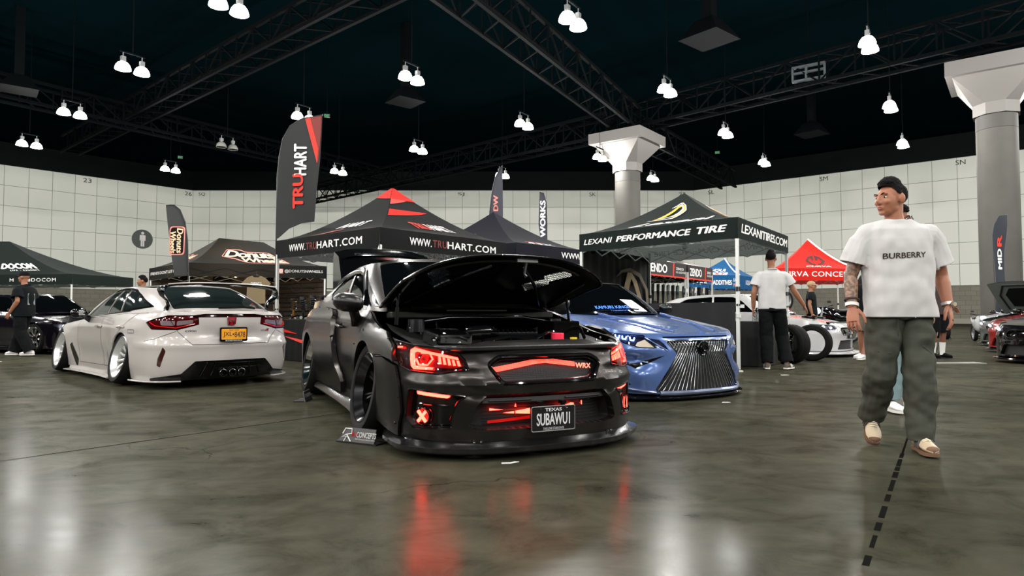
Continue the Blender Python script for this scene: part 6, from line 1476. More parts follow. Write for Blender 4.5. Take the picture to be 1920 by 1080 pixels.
def face_parts(root, T, R, s, brow=M_HAIR):
    for q in (1,-1):
        e = MB(); e.ball(T((q*.031,-.079,.008)), V3((.0120,.009,.0050))*s, 12, 8, R); eo = e.obj('eye', M_EYE, root)
        e = MB(); e.ball(T((q*.031,-.0855,.008)), V3((.0055,.004,.0055))*s, 10, 6, R); e.obj('iris', M_IRIS, eo)
        e = MB(); e.tube([T((q*.013,-.094,.027)), T((q*.032,-.096,.035)), T((q*.050,-.082,.029))], [(.003*s,.003*s),(.0042*s,.003*s),(.0022*s,.0025*s)], 6); e.obj('eyebrow', brow, root)
    e = MB(); e.ball(T((0,-.0985,-.0545)), V3((.019,.006,.005))*s, 12, 6, R); e.ball(T((0,-.0965,-.0655)), V3((.018,.006,.005))*s, 12, 6, R); fuse(e, .0025, 1).obj('lips', M_LIP, root)
def hair_short(root, c, R, s, m=None, top=.018, name='hair', low=-.045, front=.078):
    T = lambda p: V3(c)+R@(V3(p)*s); mb = MB()
    mb.ball(T((0,.019,.034)), V3((.0765,.0965,.086))*s, 24, 18, R); mb.ball(T((0,.0,.070+top*.5)), V3((.058,.084,.044+top))*s, 20, 14, R); mb.ball(T((0,-.036,.098+top*.3)), V3((.054,.046,.024))*s, 16, 10, R)
    iR = R.T
    def w(V): return np.array([.003*_ns.noise(Vector(v*38))+.0035*_ns.noise(Vector((v[0]*140,v[1]*60,v[2]*140))) for v in V])
    q = fuse(mb, .005*max(1, s), 1, (), w); V = (np.array(q.v)-V3(c))@R/s
    lim = np.interp(V[:,1], [-.11,-.075,-.045,-.02,.03,.10], [front, front-.004, .066, .030, low+.045, low+.012])
    keep = V[:,2] > lim; F = [f for f in q.f if all(keep[i] for i in f)]; us = sorted({i for f in F for i in f}); mp = {i: k for k, i in enumerate(us)}
    h = MB(); h.v = [q.v[i] for i in us]; h.f = [tuple(mp[i] for i in f) for f in F]; h.m = [0]*len(h.f); return h.obj(name, m or M_HAIR, root, 60)
def cap_hat(root, c, R, s, m, m_brim=None):
    T = lambda p: V3(c)+R@(V3(p)*s); mb = MB(); rings = []
    for z, k in ((.032,1.0),(.06,1.0),(.09,.9),(.115,.68),(.13,.35),(.134,.02)): rings.append([T((.084*k*math.cos(a), .016+.104*k*math.sin(a), z)) for a in np.linspace(0,2*PI,24,endpoint=False)])
    h = mb.ring_loft(rings).obj('cap', m, root, 50)
    b = MB(); r1 = [T((.078*math.cos(a), .010+.098*math.sin(a), .036)) for a in np.linspace(PI*1.08,PI*1.92,12)]; r2 = [T((.076*math.cos(a), -.030+.155*math.sin(a)*(1 if True else 0), .024)) for a in np.linspace(PI*1.08,PI*1.92,12)]
    lo = lambda r: [p-R@V3((0,0,.005))*s for p in r]
    b.ring_loft([[a, b_, c_, d_] for a, b_, c_, d_ in zip(r1, r2, lo(r2), lo(r1))]); b.obj('brim', m_brim or m, h, 40); return h
def shoe(root, ankle, toe_dir, up, L, m_up, m_sole, m_lace=None, stripes=None, w=.048, m_toe=None):
    d = unit(toe_dir); u = unit(V3(up)-d*np.dot(up, d)); sd = np.cross(d, u); base = V3(ankle)-u*.075-d*.07
    P = lambda x, y, z: base+d*x*L+sd*y+u*z
    prof = [(0,.55),(.03,.72),(.12,.80),(.30,.74),(.50,.82),(.68,1.0),(.82,.98),(.93,.75),(.985,.42),(1.0,.1)]
    hts = [(.055,.0),(.075,.0),(.085,.0),(.082,.0),(.072,.0),(.058,.0),(.047,.0),(.038,.0),(.030,.0),(.022,.0)]
    rings = []
    for (x, k), (h, _) in zip(prof, hts):
        rings.append([P(x, w*k*math.cos(a)*(1 if math.sin(a) < .2 else .86), .018+(h*.5)+(h*.5)*math.sin(a)) for a in np.linspace(0, 2*PI, 16, endpoint=False)])
    mb = MB().ring_loft(rings); so = mb.obj('shoe', m_up, root, 60)
    out = [(x, w*1.06*k) for x, k in prof]; poly = [(x, y) for x, y in out]+[(x, -y) for x, y in out[::-1]]
    MB().prism(poly, lambda x, y: P(x*1.02-.01, y, .0+.018*max(0, x-.8)*0), lambda x, y: P(x*1.02-.01, y, .020)).obj('sole', m_sole, so, 30)
    t = MB(); t.tube([P(.02,0,.075), P(.16,-w*.72,.085), P(.34,-w*.55,.086), P(.36,w*.55,.086), P(.16,w*.72,.085)], .009, 8, closed=True); t.obj('collar', m_up, so)
    if m_lace:
        for k in range(5): x = .42+k*.055; h = float(np.interp(x, [p[0] for p in prof], [q[0] for q in hts])); l = MB(); l.tube([P(x, -.022, .016+h*.95), P(x+.02, 0, .024+h), P(x, .022, .016+h*.95)], .0045, 6); l.obj('lace', m_lace, so)
    if stripes:
        for sg in (1,-1):
            for k in range(3):
                x = .36+k*.09; l = MB(); l.tube([P(x+.05, sg*w*.95, .030), P(x+.02, sg*w*.92, .055), P(x-.02, sg*w*.66, .078)], .006, 6); l.obj('stripe', stripes, so)
    if m_toe:
        l = MB(); rg = []
        for (x, k), (h, _) in list(zip(prof, hts))[7:]: rg.append([P(x, w*1.02*k*math.cos(a), .020+(h*.53)+(h*.53)*math.sin(a)) for a in np.linspace(0, 2*PI, 16, endpoint=False)])
        l.ring_loft(rg); l.obj('toe_cap', m_toe, so, 60)
    return so
def limb(mb, P, r, n=12): mb.tube(P, r, n)
def lerp(a, b, t): return V3(a)+(V3(b)-V3(a))*t
def std(h=1.75, **k):
    s = h/1.75; J = dict(neck=(0,.01,1.46), head=(0,-.01,1.625), shR=(-.19,.01,1.41), elR=(-.245,.03,1.13), wrR=(-.25,-.03,.88), shL=(.19,.01,1.41), elL=(.245,.03,1.13), wrL=(.25,-.03,.88),
        hipR=(-.095,0,.91), knR=(-.105,-.01,.50), anR=(-.11,.02,.085), hipL=(.095,0,.91), knL=(.105,-.01,.50), anL=(.11,.02,.085), toeR=(-.15,-1,0), toeL=(.15,-1,0), upR=(0,0,1), upL=(0,0,1))
    J = {a: V3(b)*(1 if a[:2] in ('to','up') else s) for a, b in J.items()}; J.update({a: V3(b) for a, b in k.items()}); return J
def person(label, loc, rz, J, skin, shirt, pants, yaw=0, pitch=0, roll=0, hair='short', m_hair=None, shirt_len=.84, shirt_w=.235, sleeve=.55, sl_r=.085, pant_r=(.105,.085,.075), voxel=.010, shorts=False, shoes=None, cuff=.03, curl=.6, face=True, tattoo=None, palm=None, hs=1.0, belly=.135, wr_amp=.007, socks=None, back=None):
    root = thing('person', label, 'person', loc, rz); s = 1.0
    R = rotz(yaw)@rotx(pitch)@roty(roll); sk = MB(); hd = MB(); J = dict(J)
    T = head_mb(sk, J['head'], R, hs)
    nb = J['neck']; limb(sk, [nb+V3((0,.01,-.06)), lerp(nb, J['head'], .35), J['head']+R@V3((0,.028,-.03))], [.070,.055,.052])
    limb(sk, [J['shR']+V3((.03,0,-.02)), nb+V3((0,.015,-.065)), J['shL']+V3((-.03,0,-.02))], [.045,.065,.045]); limb(sk, [nb+V3((0,.01,-.10)), (J['hipR']+J['hipL'])/2+V3((0,0,.05))], [.095,.10], 14)
    for S in 'RL':
        sh, el, wr = J['sh'+S], J['el'+S], J['wr'+S]; limb(sk, [sh+V3((.02 if S == 'R' else -.02,0,-.05)), lerp(sh, el, .3), lerp(sh, el, .75), el, lerp(el, wr, .25), lerp(el, wr, .65), wr], [.046,.050,.045,.042,.044,.036,.028])
        d = unit(wr-el)+V3((0,-.05,-.25)); sg = -1 if S == 'R' else 1
        pn = V3((-sg,.0,0)) if palm is None else V3(palm[S]); tv = V3((0,-1,0)) if palm is None else V3(palm['t'+S]); hand(hd, wr, d, tv, pn, curl)
        hp, kn, an = J['hip'+S], J['kn'+S], J['an'+S]; limb(sk, [hp, lerp(hp, kn, .5), kn, lerp(kn, an, .3), an], [.085,.075,.055,.055,.038])
    q = fuse(sk, voxel, 3); hq = fuse(hd, voxel*.42, 2); q.add(hq.v, hq.f)
    if tattoo:
        a, b = tattoo; ms = [skin, M_TATTOO]; V = np.array(q.v); C = np.array([V[list(f)].mean(0) for f in q.f]); ab = V3(b)-V3(a); t = (C-V3(a))@ab/np.dot(ab, ab); dd = np.linalg.norm(C-V3(a)-np.outer(t, ab), axis=1)
        q.m = [1 if (0 < ti < 1 and di < .09) else 0 for ti, di in zip(t, dd)]; body = q.obj('body', ms, root, 180)
    else: body = q.obj('body', skin, root, 180)
    if face: face_parts(root, T, R, hs, m_hair or M_HAIR)
    if hair == 'short': hair_short(root, J['head'], R, hs, m_hair, top=.026, front=.084)
    elif hair == 'bun':
        hh = hair_short(root, J['head'], R, hs, m_hair, top=.03); b = MB(); b.ball(T((0,.03,.15)), V3((.05,.05,.045)), 14, 10); fuse(b, .008, 1, (), lambda V: np.array([.010*_ns.noise(Vector(v*45)) for v in V])).obj('hair_bun', m_hair or M_HAIR, hh)
    elif hair == 'cap': cap_hat(root, J['head'], R, hs, m_hair); 
    # shirt
    sh_ = MB(); hc = (J['hipR']+J['hipL'])/2; cz = J['shR'][2]*.5+J['shL'][2]*.5; rings = []
    for t, w, d in ((0,shirt_w*.98,belly),(.15,shirt_w*.97,belly*1.0),(.4,shirt_w*.96,belly*.97),(.65,shirt_w*.98,belly*.97),(.80,shirt_w*.97,belly*.90),(.90,shirt_w*.90,belly*.78),(.955,shirt_w*.64,belly*.64),(1.0,.088,.088)):
        z = shirt_len+(nb[2]+.012-shirt_len)*t; c = hc[:2]+(nb[:2]-hc[:2])*t; rings.append([V3((c[0]+w*math.copysign(abs(math.cos(a))**.8, math.cos(a)), c[1]+.005+d*math.copysign(abs(math.sin(a))**.9, math.sin(a)), z)) for a in np.linspace(0, 2*PI, 24, endpoint=False)])
    sh_.ring_loft(rings); cuts = [((hc[0],hc[1],shirt_len+.012),(0,0,-1),.6)]; ends = []
    for S in 'RL':
        a, b = J['sh'+S], J['el'+S]; L_ = np.linalg.norm(b-a); d = unit(b-a); e = a+d*L_*sleeve; i = V3((-.03 if S == 'L' else .03, 0, .0))
        sh_.tube([a+i*2.6+V3((0,0,-.026)), a+i*.6+V3((0,0,-.030)), lerp(a, e, .35)+V3((0,0,-.002)), lerp(a, e, .7), e, e+d*.015], [.074,.077,sl_r*.88,sl_r*.97,sl_r*1.03,sl_r*1.03], 16); sx = -1 if S == 'R' else 1; cuts.append((e+d*.002, d, sl_r*1.25, sx, sx*hc[0]+shirt_w*1.07))
    so = fuse(sh_, voxel, 4, cuts, folds(wr_amp, 7, 4.5, loc[0]*3)); sv = so.obj('t_shirt', shirt, root, 180); m_ = sv.modifiers.new('hem', 'SOLIDIFY'); m_.thickness = .005
    nk = MB(); nk.tube([V3((nb[0]+.090*math.cos(a), nb[1]+.010+.092*math.sin(a)*1.0, nb[2]-.008+.028*math.sin(a))) for a in np.linspace(0, 2*PI, 24, endpoint=False)], .011, 8, closed=True); nk.obj('collar', shirt, sv)
    # trousers
    tr = MB(); rings = []
    for z, w, d in ((hc[2]+.10,.165,.115),(hc[2]+.02,.185,.13),(hc[2]-.06,.19,.135)): rings.append([V3((hc[0]+w*math.cos(a), hc[1]+.01+d*math.sin(a), z)) for a in np.linspace(0, 2*PI, 20, endpoint=False)])
    tr.ring_loft(rings); cuts = []
    for S in 'RL':
        hp, kn, an = J['hip'+S], J['kn'+S], J['an'+S]; a, b, c = pant_r
        if shorts: e = kn+V3((0,0,.02)); tr.tube([hp+V3((0,0,-.02)), lerp(hp, kn, .5), e, e+unit(kn-hp)*.02], [a,a*1.02,a*1.02,a*1.02], 14); cuts.append((e, unit(kn-hp), .14))
        else: d = unit(an-kn); e = an-d*cuff; tr.tube([hp+V3((0,0,-.02)), lerp(hp, kn, .5), kn, lerp(kn, an, .5), lerp(kn, an, .8), e, e+d*.02], [a,(a+b)/2,b,(b+c)/2,c*1.02,c,c], 14); cuts.append((e, d, .13))
    po = fuse(tr, voxel, 3, cuts, folds(wr_amp*1.5, 6, 7, loc[1]*2)); pv = po.obj('shorts' if shorts else 'trousers', pants, root, 180); m_ = pv.modifiers.new('hem', 'SOLIDIFY'); m_.thickness = .005
    if socks:
        for S in 'RL': kn, an = J['kn'+S], J['an'+S]; MB().tube([lerp(kn, an, .45), lerp(kn, an, .8), an+V3((0,0,-.02))], [.056,.048,.046], 12).obj('sock', socks, root)
    if shoes:
        for S in 'RL': shoe(root, J['an'+S], J['toe'+S], J['up'+S], .27, *shoes)
    return dict(root=root, shirt=so, pants=po, sv=sv, pv=pv, T=T, R=R, J=J, body=body)
def project(mb_target, pts, dr, off=.003):
    bv = BVHTree.FromPolygons([Vector(v) for v in mb_target.v], mb_target.f); out = []
    for p in pts:
        h = bv.ray_cast(Vector(p), Vector(dr)); out.append(V3(h[0])-unit(dr)*off if h[0] is not None else V3(p))
    return out
def print_on(mb_target, txt, o, ex, ey, dr, m, parent, bold=.03, name='lettering', off=.004, shear=0):
    vs, fs, asp = text2d(txt, bold, shear); o, ex, ey = V3(o), V3(ex), V3(ey); mb = MB(); mb.add(project(mb_target, [o+ex*u+ey*v for u, v in vs], dr, off), fs); return mb.obj(name, m, parent, 0)
SK1 = mat('light brown skin', (152,100,76), .5, spec=.35); SK2 = mat('tan skin', (140,94,70), .5, spec=.35); SK3 = mat('brown skin', (112,72,52), .5, spec=.35)
def tattoo_material():
    m, nt, b, N, L = node_mat('tattooed skin'); tc = N('TexCoord'); n = N('TexNoise'); n.inputs['Scale'].default_value = 26; n.inputs['Detail'].default_value = 5; n.inputs['Distortion'].default_value = 1.5; L(tc.outputs['Object'], n.inputs['Vector'])
    r = N('ValToRGB'); L(n.outputs['Fac'], r.inputs[0]); r.color_ramp.elements[0].position = .42; r.color_ramp.elements[0].color = lin((84,70,60))+(1,); r.color_ramp.elements[1].position = .60; r.color_ramp.elements[1].color = lin((150,112,88))+(1,)
    L(r.outputs[0], b.inputs['Base Color']); b.inputs['Roughness'].default_value = .5; return m
M_TATTOO = tattoo_material()
M_TEE = mat('white cotton', (182,180,179), .85, spec=.1, sheen=.1); M_TEEB = mat('black cotton', (13,17,18), .85, spec=.1)
M_OLIVE = mat('grey olive twill', (64,66,58), .85, spec=.1, bump=.1, bscale=300); M_BLKP = mat('black twill', (12,13,15), .85, spec=.1); M_JEAN = mat('pale blue denim', (118,140,142), .85, spec=.1)
M_CREAM = mat('cream leather', (176,160,134), .5); M_SUEDE = mat('tan suede', (112,84,62), .8); M_WSHOE = mat('white shoe leather', (222,220,216), .5); M_GREYS = mat('grey brown suede', (88,80,70), .8); M_RUB = mat('white rubber', (214,210,204), .6)
# the walking man in front
J = std(1.75, neck=(-.02,.01,1.465), head=(-.055,-.005,1.612), shR=(-.21,.02,1.405), elR=(-.295,.055,1.115), wrR=(-.325,-.015,.905), shL=(.215,.02,1.405), elL=(.300,.055,1.115), wrL=(.300,-.01,.915),
    hipR=(-.105,.0,.90), knR=(-.135,.02,.475), anR=(-.09,.22,.185), hipL=(.09,0,.90), knL=(.055,-.09,.455), anL=(.045,-.10,.088), toeR=(-.25,-.75,-.62), upR=(-.1,-.62,.70), toeL=(-.22,-1,0), upL=(0,0,1))
pm = {'R': (.6,.6,.2), 'tR': (.55,-.8,0), 'L': (-.6,.6,.2), 'tL': (-.55,-.8,0)}
W1P = person('man in white lettered t-shirt and grey olive trousers walking, looking left', (2.52,4.25,0), 0, J, SK1, M_TEE, M_OLIVE, yaw=math.radians(-72), pitch=.02, voxel=.006, shirt_len=.835, shirt_w=.225, sleeve=.72, sl_r=.094, pant_r=(.108,.092,.082), cuff=-.01, curl=.55, tattoo=((-.27,.04,1.22),(-.335,-.01,.92)), palm=pm, shoes=(M_CREAM, mat('gum sole', (104,78,56), .6), mat('lace cream', (214,202,180), .8), mat('dark side stripe', (52,50,46), .6), .048, M_SUEDE), belly=.15, wr_amp=.017)
print_on(W1P['shirt'], 'BURBERRY', (-.165,-.4,1.215), (.255,0,.010), (0,0,.036), (0,1,0), mat('bronze print', (52,40,32), .35, metal=.5), W1P['sv'], .02)
rt = W1P['root']; w = W1P['J']
def band(root, c, d, r, h, m, name, tw=1.15):
    d = unit(d); a = unit(np.cross(d, (0,1,0))); b = np.cross(d, a); mb = MB(); rg = []
    for t, k in ((-h/2,1),(h/2,1),(h/2,.86),(-h/2,.86)): rg.append([V3(c)+d*t+(a*math.cos(q)*tw+b*math.sin(q))*r*k for q in np.linspace(0, 2*PI, 24, endpoint=False)])
    mb.ring_loft(rg+[rg[0]], True, False); return mb.obj(name, m, root, 40)
dR = w['wrR']-w['elR']; band(rt, lerp(w['elR'], w['wrR'], .90), dR, .036, .022, M_RUB, 'wristband'); band(rt, lerp(w['elR'], w['wrR'], .74), dR, .041, .010, mat('brown cord', (60,40,30), .8), 'bracelet')
dL = w['wrL']-w['elL']; wc = lerp(w['elL'], w['wrL'], .92); wo = band(rt, wc, dL, .036, .018, mat('steel watch', (190,186,180), .25, metal=.9), 'watch'); k = MB(); k.cyl(wc+V3((.012,-.036,0)), wc+V3((.014,-.047,0)), .019, n=20); k.obj('watch_case', mat('steel watch', (190,186,180)), wo); k = MB(); k.cyl(wc+V3((.014,-.046,0)), wc+V3((.0145,-.0485,0)), .014, n=20); k.obj('watch_face', mat('watch face', (170,160,140), .2), wo)
for sg in (-1, 1):
    x0 = -.01+sg*.10; pk = MB(); P = project(W1P['pants'], [(x0+sg*.065,-.5,.86), (x0-sg*.02,-.5,.85), (x0-sg*.035,-.5,.66), (x0+sg*.02,-.5,.62), (x0+sg*.08,-.5,.63)], (0,1,0), .002); pk.tube(P, .0028, 5); pk.obj('pocket_seam', mat('seam thread', (56,58,52), .9), W1P['pv'])
# person right behind him
J = std(1.83, elR=(-.27,.05,1.17), wrR=(-.27,-.05,.92)); 
P2 = person('person with curly top knot and black glasses, mostly hidden behind the walking man', (3.46,5.85,0), .15, J, SK3, M_TEEB, M_JEAN, yaw=.5, hair='bun', shoes=(M_WSHOE, M_RUB), voxel=.009, pant_r=(.10,.09,.085))
g = MB(); T = P2['T']
for q in (1,-1): g.tube([T((q*.031+.026*math.cos(a), -.094, .006+.018*math.sin(a))) for a in np.linspace(0, 2*PI, 16, endpoint=False)], .0035, 6, closed=True); g.tube([T((q*.057,-.092,.012)), T((q*.078,-.04,.012)), T((q*.08,.02,.01))], .003, 5)
g.tube([T((-.006,-.098,.012)), T((.006,-.098,.012))], .003, 5); fuse(g, .003, 0).obj('glasses', M_GLOSSB, P2['root'])
# man seen from the back under the tyre canopy
J = std(1.86, shR=(-.195,.01,1.49), shL=(.195,.01,1.49), neck=(0,.01,1.55), head=(.0,-.02,1.735), elR=(-.33,-.02,1.23), wrR=(-.50,-.12,.99), elL=(.27,.03,1.2), wrL=(.27,-.05,.95), hipR=(-.10,0,.97), hipL=(.10,0,.97), knR=(-.16,-.10,.52), anR=(-.20,.06,.09), knL=(.09,0,.52), anL=(.10,.10,.09), toeR=(-.55,-.85,0), toeL=(-.1,-1,0))
PB = person('man in plain white t-shirt and black trousers seen from behind under the tyre canopy', (4.08,10.30,0), math.radians(168), J, SK2, M_TEE, M_BLKP, yaw=-.3, voxel=.010, shirt_len=.93, shirt_w=.212, sleeve=.62, sl_r=.088, pant_r=(.11,.10,.09), cuff=.02, shoes=(M_GREYS, M_RUB, None, M_WSHOE))
# man walking at the far left
J = std(1.74, elR=(-.25,.02,1.12), wrR=(-.20,-.16,.90), elL=(.25,.06,1.12), wrL=(.22,-.12,.88), knR=(-.11,-.14,.50), anR=(-.10,-.24,.09), knL=(.10,.02,.50), anL=(.10,.24,.10))
PL = person('man in black cap, black t-shirt and white shoes walking left at the far left', (-10.05,13.5,0), math.radians(-90), J, SK2, M_TEEB, M_BLKP, hair='cap', m_hair=M_BLKP, voxel=.011, shirt_len=.80, shirt_w=.24, sleeve=.72, sl_r=.105, pant_r=(.12,.11,.11), cuff=.0, shoes=(M_WSHOE, M_RUB), belly=.16)
b = MB(); P = project(PL['shirt'], [(-.10,.5,1.28),(.10,.5,1.28),(.10,.5,1.05),(-.10,.5,1.05)], (0,-1,0), .006); b.add(P, [(0,1,2,3)]); b.obj('back_print', mat('grey print', (120,128,124), .8), PL['sv'], 0)
# man with a tan cap by the white race car
J = std(1.70); person('man in tan cap and black t-shirt beside the red canopy', (7.72,16.9,0), math.radians(60), J, SK2, M_TEEB, M_BLKP, hair='cap', m_hair=mat('tan cap cloth', (150,124,92), .8), voxel=.012, shoes=(M_WSHOE, M_RUB))
# head over the roof of the hatchback
J = std(1.73); person('dark haired man standing behind the roof of the white hatchback', (-8.45,15.0,0), math.radians(-70), J, SK2, M_TEEB, M_BLKP, voxel=.012, shoes=(M_WSHOE, M_RUB))
# shorts and white socks behind the walking man
J = std(1.72, wrL=(.27,-.12,.98), wrR=(-.27,-.12,.98)); person('person in black shorts and white socks farther behind the walking man', (8.36,12.9,0), .2, J, SK3, mat('dark brown cotton', (46,32,28), .85), M_BLKP, voxel=.012, shorts=True, socks=M_WSHOE, shoes=(M_BLKP, M_BLKP), pant_r=(.12,.1,.1))
J = std(1.74, hipR=(-.10,.02,.90), knR=(-.12,-.10,.50), anR=(-.14,-.05,.09), knL=(.10,-.16,.52), anL=(.10,-.40,.09)); person('person in dark shirt and white trainers standing left of the walking man', (6.86,12.6,0), math.radians(-60), J, SK2, M_TEEB, mat('khaki cotton', (92,84,70), .85), voxel=.012, shorts=True, shoes=(M_WSHOE, M_RUB))

# ================================================================ OTHER CARS, STALLS AND SMALL THINGS
def generic_car(name, label, loc, rz, paint, scale=1.0, hood_open=False, glass=None, grille=(40,40,42), wide=.0, wheel_m=None, lip=True, light=(215,220,230), wing=False, sedan=True, hood_only=False, vents=False, lipm=None, splitter=.06):
    root = thing(name, label, 'car', loc, rz); root.scale = (scale,)*3
    ga = lambda x, c, w: np.exp(-((x-c)/w)**2)
    BU = [lambda q, z, x, y: (.02+wide)*ga(q,1.66,.42)*ga(z,.36,.28), lambda q, z, x, y: (.02+wide)*ga(q,4.4,.42)*ga(z,.36,.28), lambda q, z, x, y: .02*ga(z,.47,.04)*np.clip((1.2-q)/.3,0,1), lambda q, z, x, y: .008*ga(z,.72,.03)*np.clip((q-1.5)/.3,0,1)*np.clip((4.6-q)/.4,0,1)]
    wr = Wrap(LP, LS, LZ, LD, BU); L = wr.L; sa = wr.s_at_y
    GR = rnd([(-.40,.58),(.40,.58),(.46,.52),(.40,.44),(-.40,.44),(-.46,.52)][::-1], .02, 2); IN = rnd([(-.50,.33),(.50,.33),(.60,.15),(-.60,.15)][::-1], .02, 2)
    HL = [(1.15,.665),(.95,.655),(.62,.635),(.56,.565),(.70,.535),(.95,.56),(1.10,.61)]
    up = [(0,.662),(.35,.664),(.70,.672),(.95,.695),(1.2,.735),(1.5,.785),(1.8,.83),(2.0,.858),(2.25,.875),(2.6,.885),(3.6,.91),(4.4,.935),(5.2,.93),(5.6,.92),(L,.92)]
    lo = [(0,.12),(1.2,.12),(2.2,.14),(3.9,.14),(5.0,.16),(L,.18)]
    GR, IN = sg_poly(GR,1), sg_poly(IN,1)
    shell(root, wr, lo, up, [(1.66,.33,.36),(4.4,.33,.36)], [GR, IN, sg_poly(HL,1), sg_poly(HL,-1)], paint, (.08,.05), hfl=.04)
    g = MB(); panel(g, GR, [], wr, .08, -.04); g.obj('grille', M_GLOSSB, root); g = MB(); panel(g, IN, [], wr, .08, -.06); g.obj('lower_intake', M_MATB, root)
    g = MB(); bead(g, GR, wr, .008, 0, closed=True); g.obj('grille_frame', M_DARKCH, root)
    for sg in (1,-1):
        h = MB(); panel(h, sg_poly(HL,sg), [], wr, .06, -.03); ho = h.obj('headlight', mat('headlight chrome', (70,72,84), .25, metal=.7), root)
        b = MB(); b.ball(wr.pt(sg*.88,.605,-.01), .035, 12, 8); b.obj('headlight_bulb', mat('lamp white', light, .2, emit=.8), ho); b = MB(); b.ball(wr.pt(sg*.72,.585,-.01), .028, 12, 8); b.obj('headlight_bulb', mat('lamp white', light), ho)
        mirror_part(root, (sg*.985, 1.52, .935), sg, M_GLOSSB, wr.pt(sg*sa(1.62),.86,-.01))
        for y in (2.4, 3.3): s = sa(y); c = MB(); c.tube([wr.pt(sg*(s-.1),.74,0), wr.pt(sg*(s-.08),.742,.028), wr.pt(sg*(s+.08),.748,.028), wr.pt(sg*(s+.1),.75,0)], .013, 6); c.obj('door_handle', paint, root)
        for l in ([(2.20,.87),(2.24,.7),(2.22,.16)], [(3.3,.90),(3.32,.16)], [(4.0,.92),(4.05,.7)]): seam_lines(root, [[(sg*a,b) for a,b in l]], wr, w=.006)
        wheel(root, sg*.79, 1.05, .325, .24, .245, sg, 4, 0, 10, wheel_m or M_GREY, wheel_m or M_CHROME, .08, name='wheel'); wheel(root, sg*.79, 3.80, .325, .24, .245, sg, 4, 0, 10, wheel_m or M_GREY, wheel_m or M_CHROME, .08)
        rows = []
        for s in np.linspace(2.1, 4.0, 10): p = lambda d, z: wr.pt(sg*s, .2, d)*V3((1,1,0))+V3((0,0,z)); rows.append([p(-.06,.08), p(.06,.085), p(.06,.11), p(.0,.18), p(-.05,.19)])
        MB().ring_loft(rows if sg > 0 else [r[::-1] for r in rows]).obj('side_skirt', lipm or M_GLOSSB, root, 35)
    rows = []
    for s in np.linspace(-1.15, 1.15, 23): p = lambda d, z: wr.pt(s, .14, d)*V3((1,1,0))+V3((0,0,z)); rows.append([p(-.10,.06), p(splitter,.06), p(splitter+.01,.075), p(splitter,.09), p(-.10,.12)])
    MB().ring_loft(rows).obj('front_splitter', lipm or M_GLOSSB, root, 35)
    wp = lambda y, z: tuple(wr.pt(sa(y), z))
    B = [(0,1.10,.885),(.42,1.16,.878),(.70,1.38,.862), wp(1.75,.868), wp(2.5,.885), wp(3.2,.898), wp(3.85,.915), (.58,4.25,.955), (0,4.36,.965)]
    R = [(0,1.80,1.31),(.38,1.84,1.298),(.56,1.96,1.268),(.585,2.1,1.282),(.60,2.6,1.295),(.59,3.1,1.275),(.54,3.50,1.225),(.38,3.62,1.225),(0,3.66,1.24)]
    W1 = rnd([(2.75,.07),(4.05,.07),(4.05,.86),(3.3,.86),(2.95,.62)], .05); W2 = rnd([(4.12,.07),(5.5,.07),(5.75,.30),(5.3,.80),(4.12,.86)], .06)
    greenhouse(root, B, R, [W1, W2], paint, M_GLASS, .02, rear=rnd([(6.5,.08),(8,.08),(8,.92),(6.7,.92)],.05), sp=(.2,.12))
    roof(root, R, .03, paint, sp=.12)
    if hood_open:
        MB().box((0,.75,.60), (1.3,1.0,.1)).obj('engine_bay', M_MATB, root, 0)
        e = MB(); [e.box((x,y,.68), (w,d,.10)) for x, y, w, d in ((-.35,.6,.3,.3),(.1,.7,.45,.4),(.45,.5,.2,.25))]; e.objs('engine_cover', M_GLOSSB, root, 0)
        c = lambda u, v: V3((u*(.76-.05*v), 1.2-.72*v, .90+.78*v+.06*(1-u*u)))
        rows = [[c(-1+2*i/16, j/10) for i in range(17)] for j in range(11)]; h = MB().grid(rows, True).obj('bonnet', paint, root, 60)
        rows2 = [[p-V3((0,.012,.02)) for p in r] for r in rows]; MB().grid(rows2, True).obj('bonnet_underside', mat('grey bonnet lining', (78,84,78), .5), h, 60)
        f = MB(); P = [(-.7,.1),(-.75,.6),(-.45,.92),(.45,.92),(.75,.6),(.7,.1)]; f.tube([c(u, v)-V3((0,.03,.03)) for u, v in P], .025, 6, closed=True); f.obj('bonnet_rib', M_MATB, h)
        f = MB(); f.add([c(u, v)-V3((0,.024,.03)) for u, v in ((-.5,.2),(-.55,.6),(-.3,.8),(.3,.8),(.55,.6),(.5,.2))], [(0,1,2,3,4,5)]); f.obj('bonnet_pad', M_WELL, h, 0)
    else: top_cap(root, wr, up, 0, sa(1.38), B[:3], .03, paint, 'bonnet', sp=.09)
    top_cap(root, wr, up, sa(4.2), L, [B[8],B[7]], .03, paint, 'boot_lid', rev=True, sp=.09)
    if vents:
        for sg in (1,-1): v = MB(); v.prism(rnd([(.20,.55),(.42,.55),(.46,.80),(.24,.80)],.03), lambda x, y: (sg*x, y, .735+.10*(y-.3)), lambda x, y: (sg*x, y, .768+.11*(y-.3))); v.obj('bonnet_vent', M_GLOSSB, root, 0)
        s = MB(); s.prism([(-.72,.20),(.72,.20),(.70,.26),(-.70,.26)], lambda x, y: (x, y, .66), lambda x, y: (x, y, .70)); s.obj('bonnet_stripe', M_GLOSSB, root, 0)
    if wing:
        w = MB(); w.box((0,4.55,1.25), (1.3,.25,.03)); wo = w.obj('rear_wing', M_GLOSSB, root, 0)
        for sg in (1,-1): MB().box((sg*.4,4.55,1.09), (.02,.15,.32)).obj('wing_support', M_GLOSSB, wo, 0)
    MB().box((0,2.4,.22), (1.30,4.0,.10)).obj('floor_pan', M_WELL, root, 0)
    return root, wr
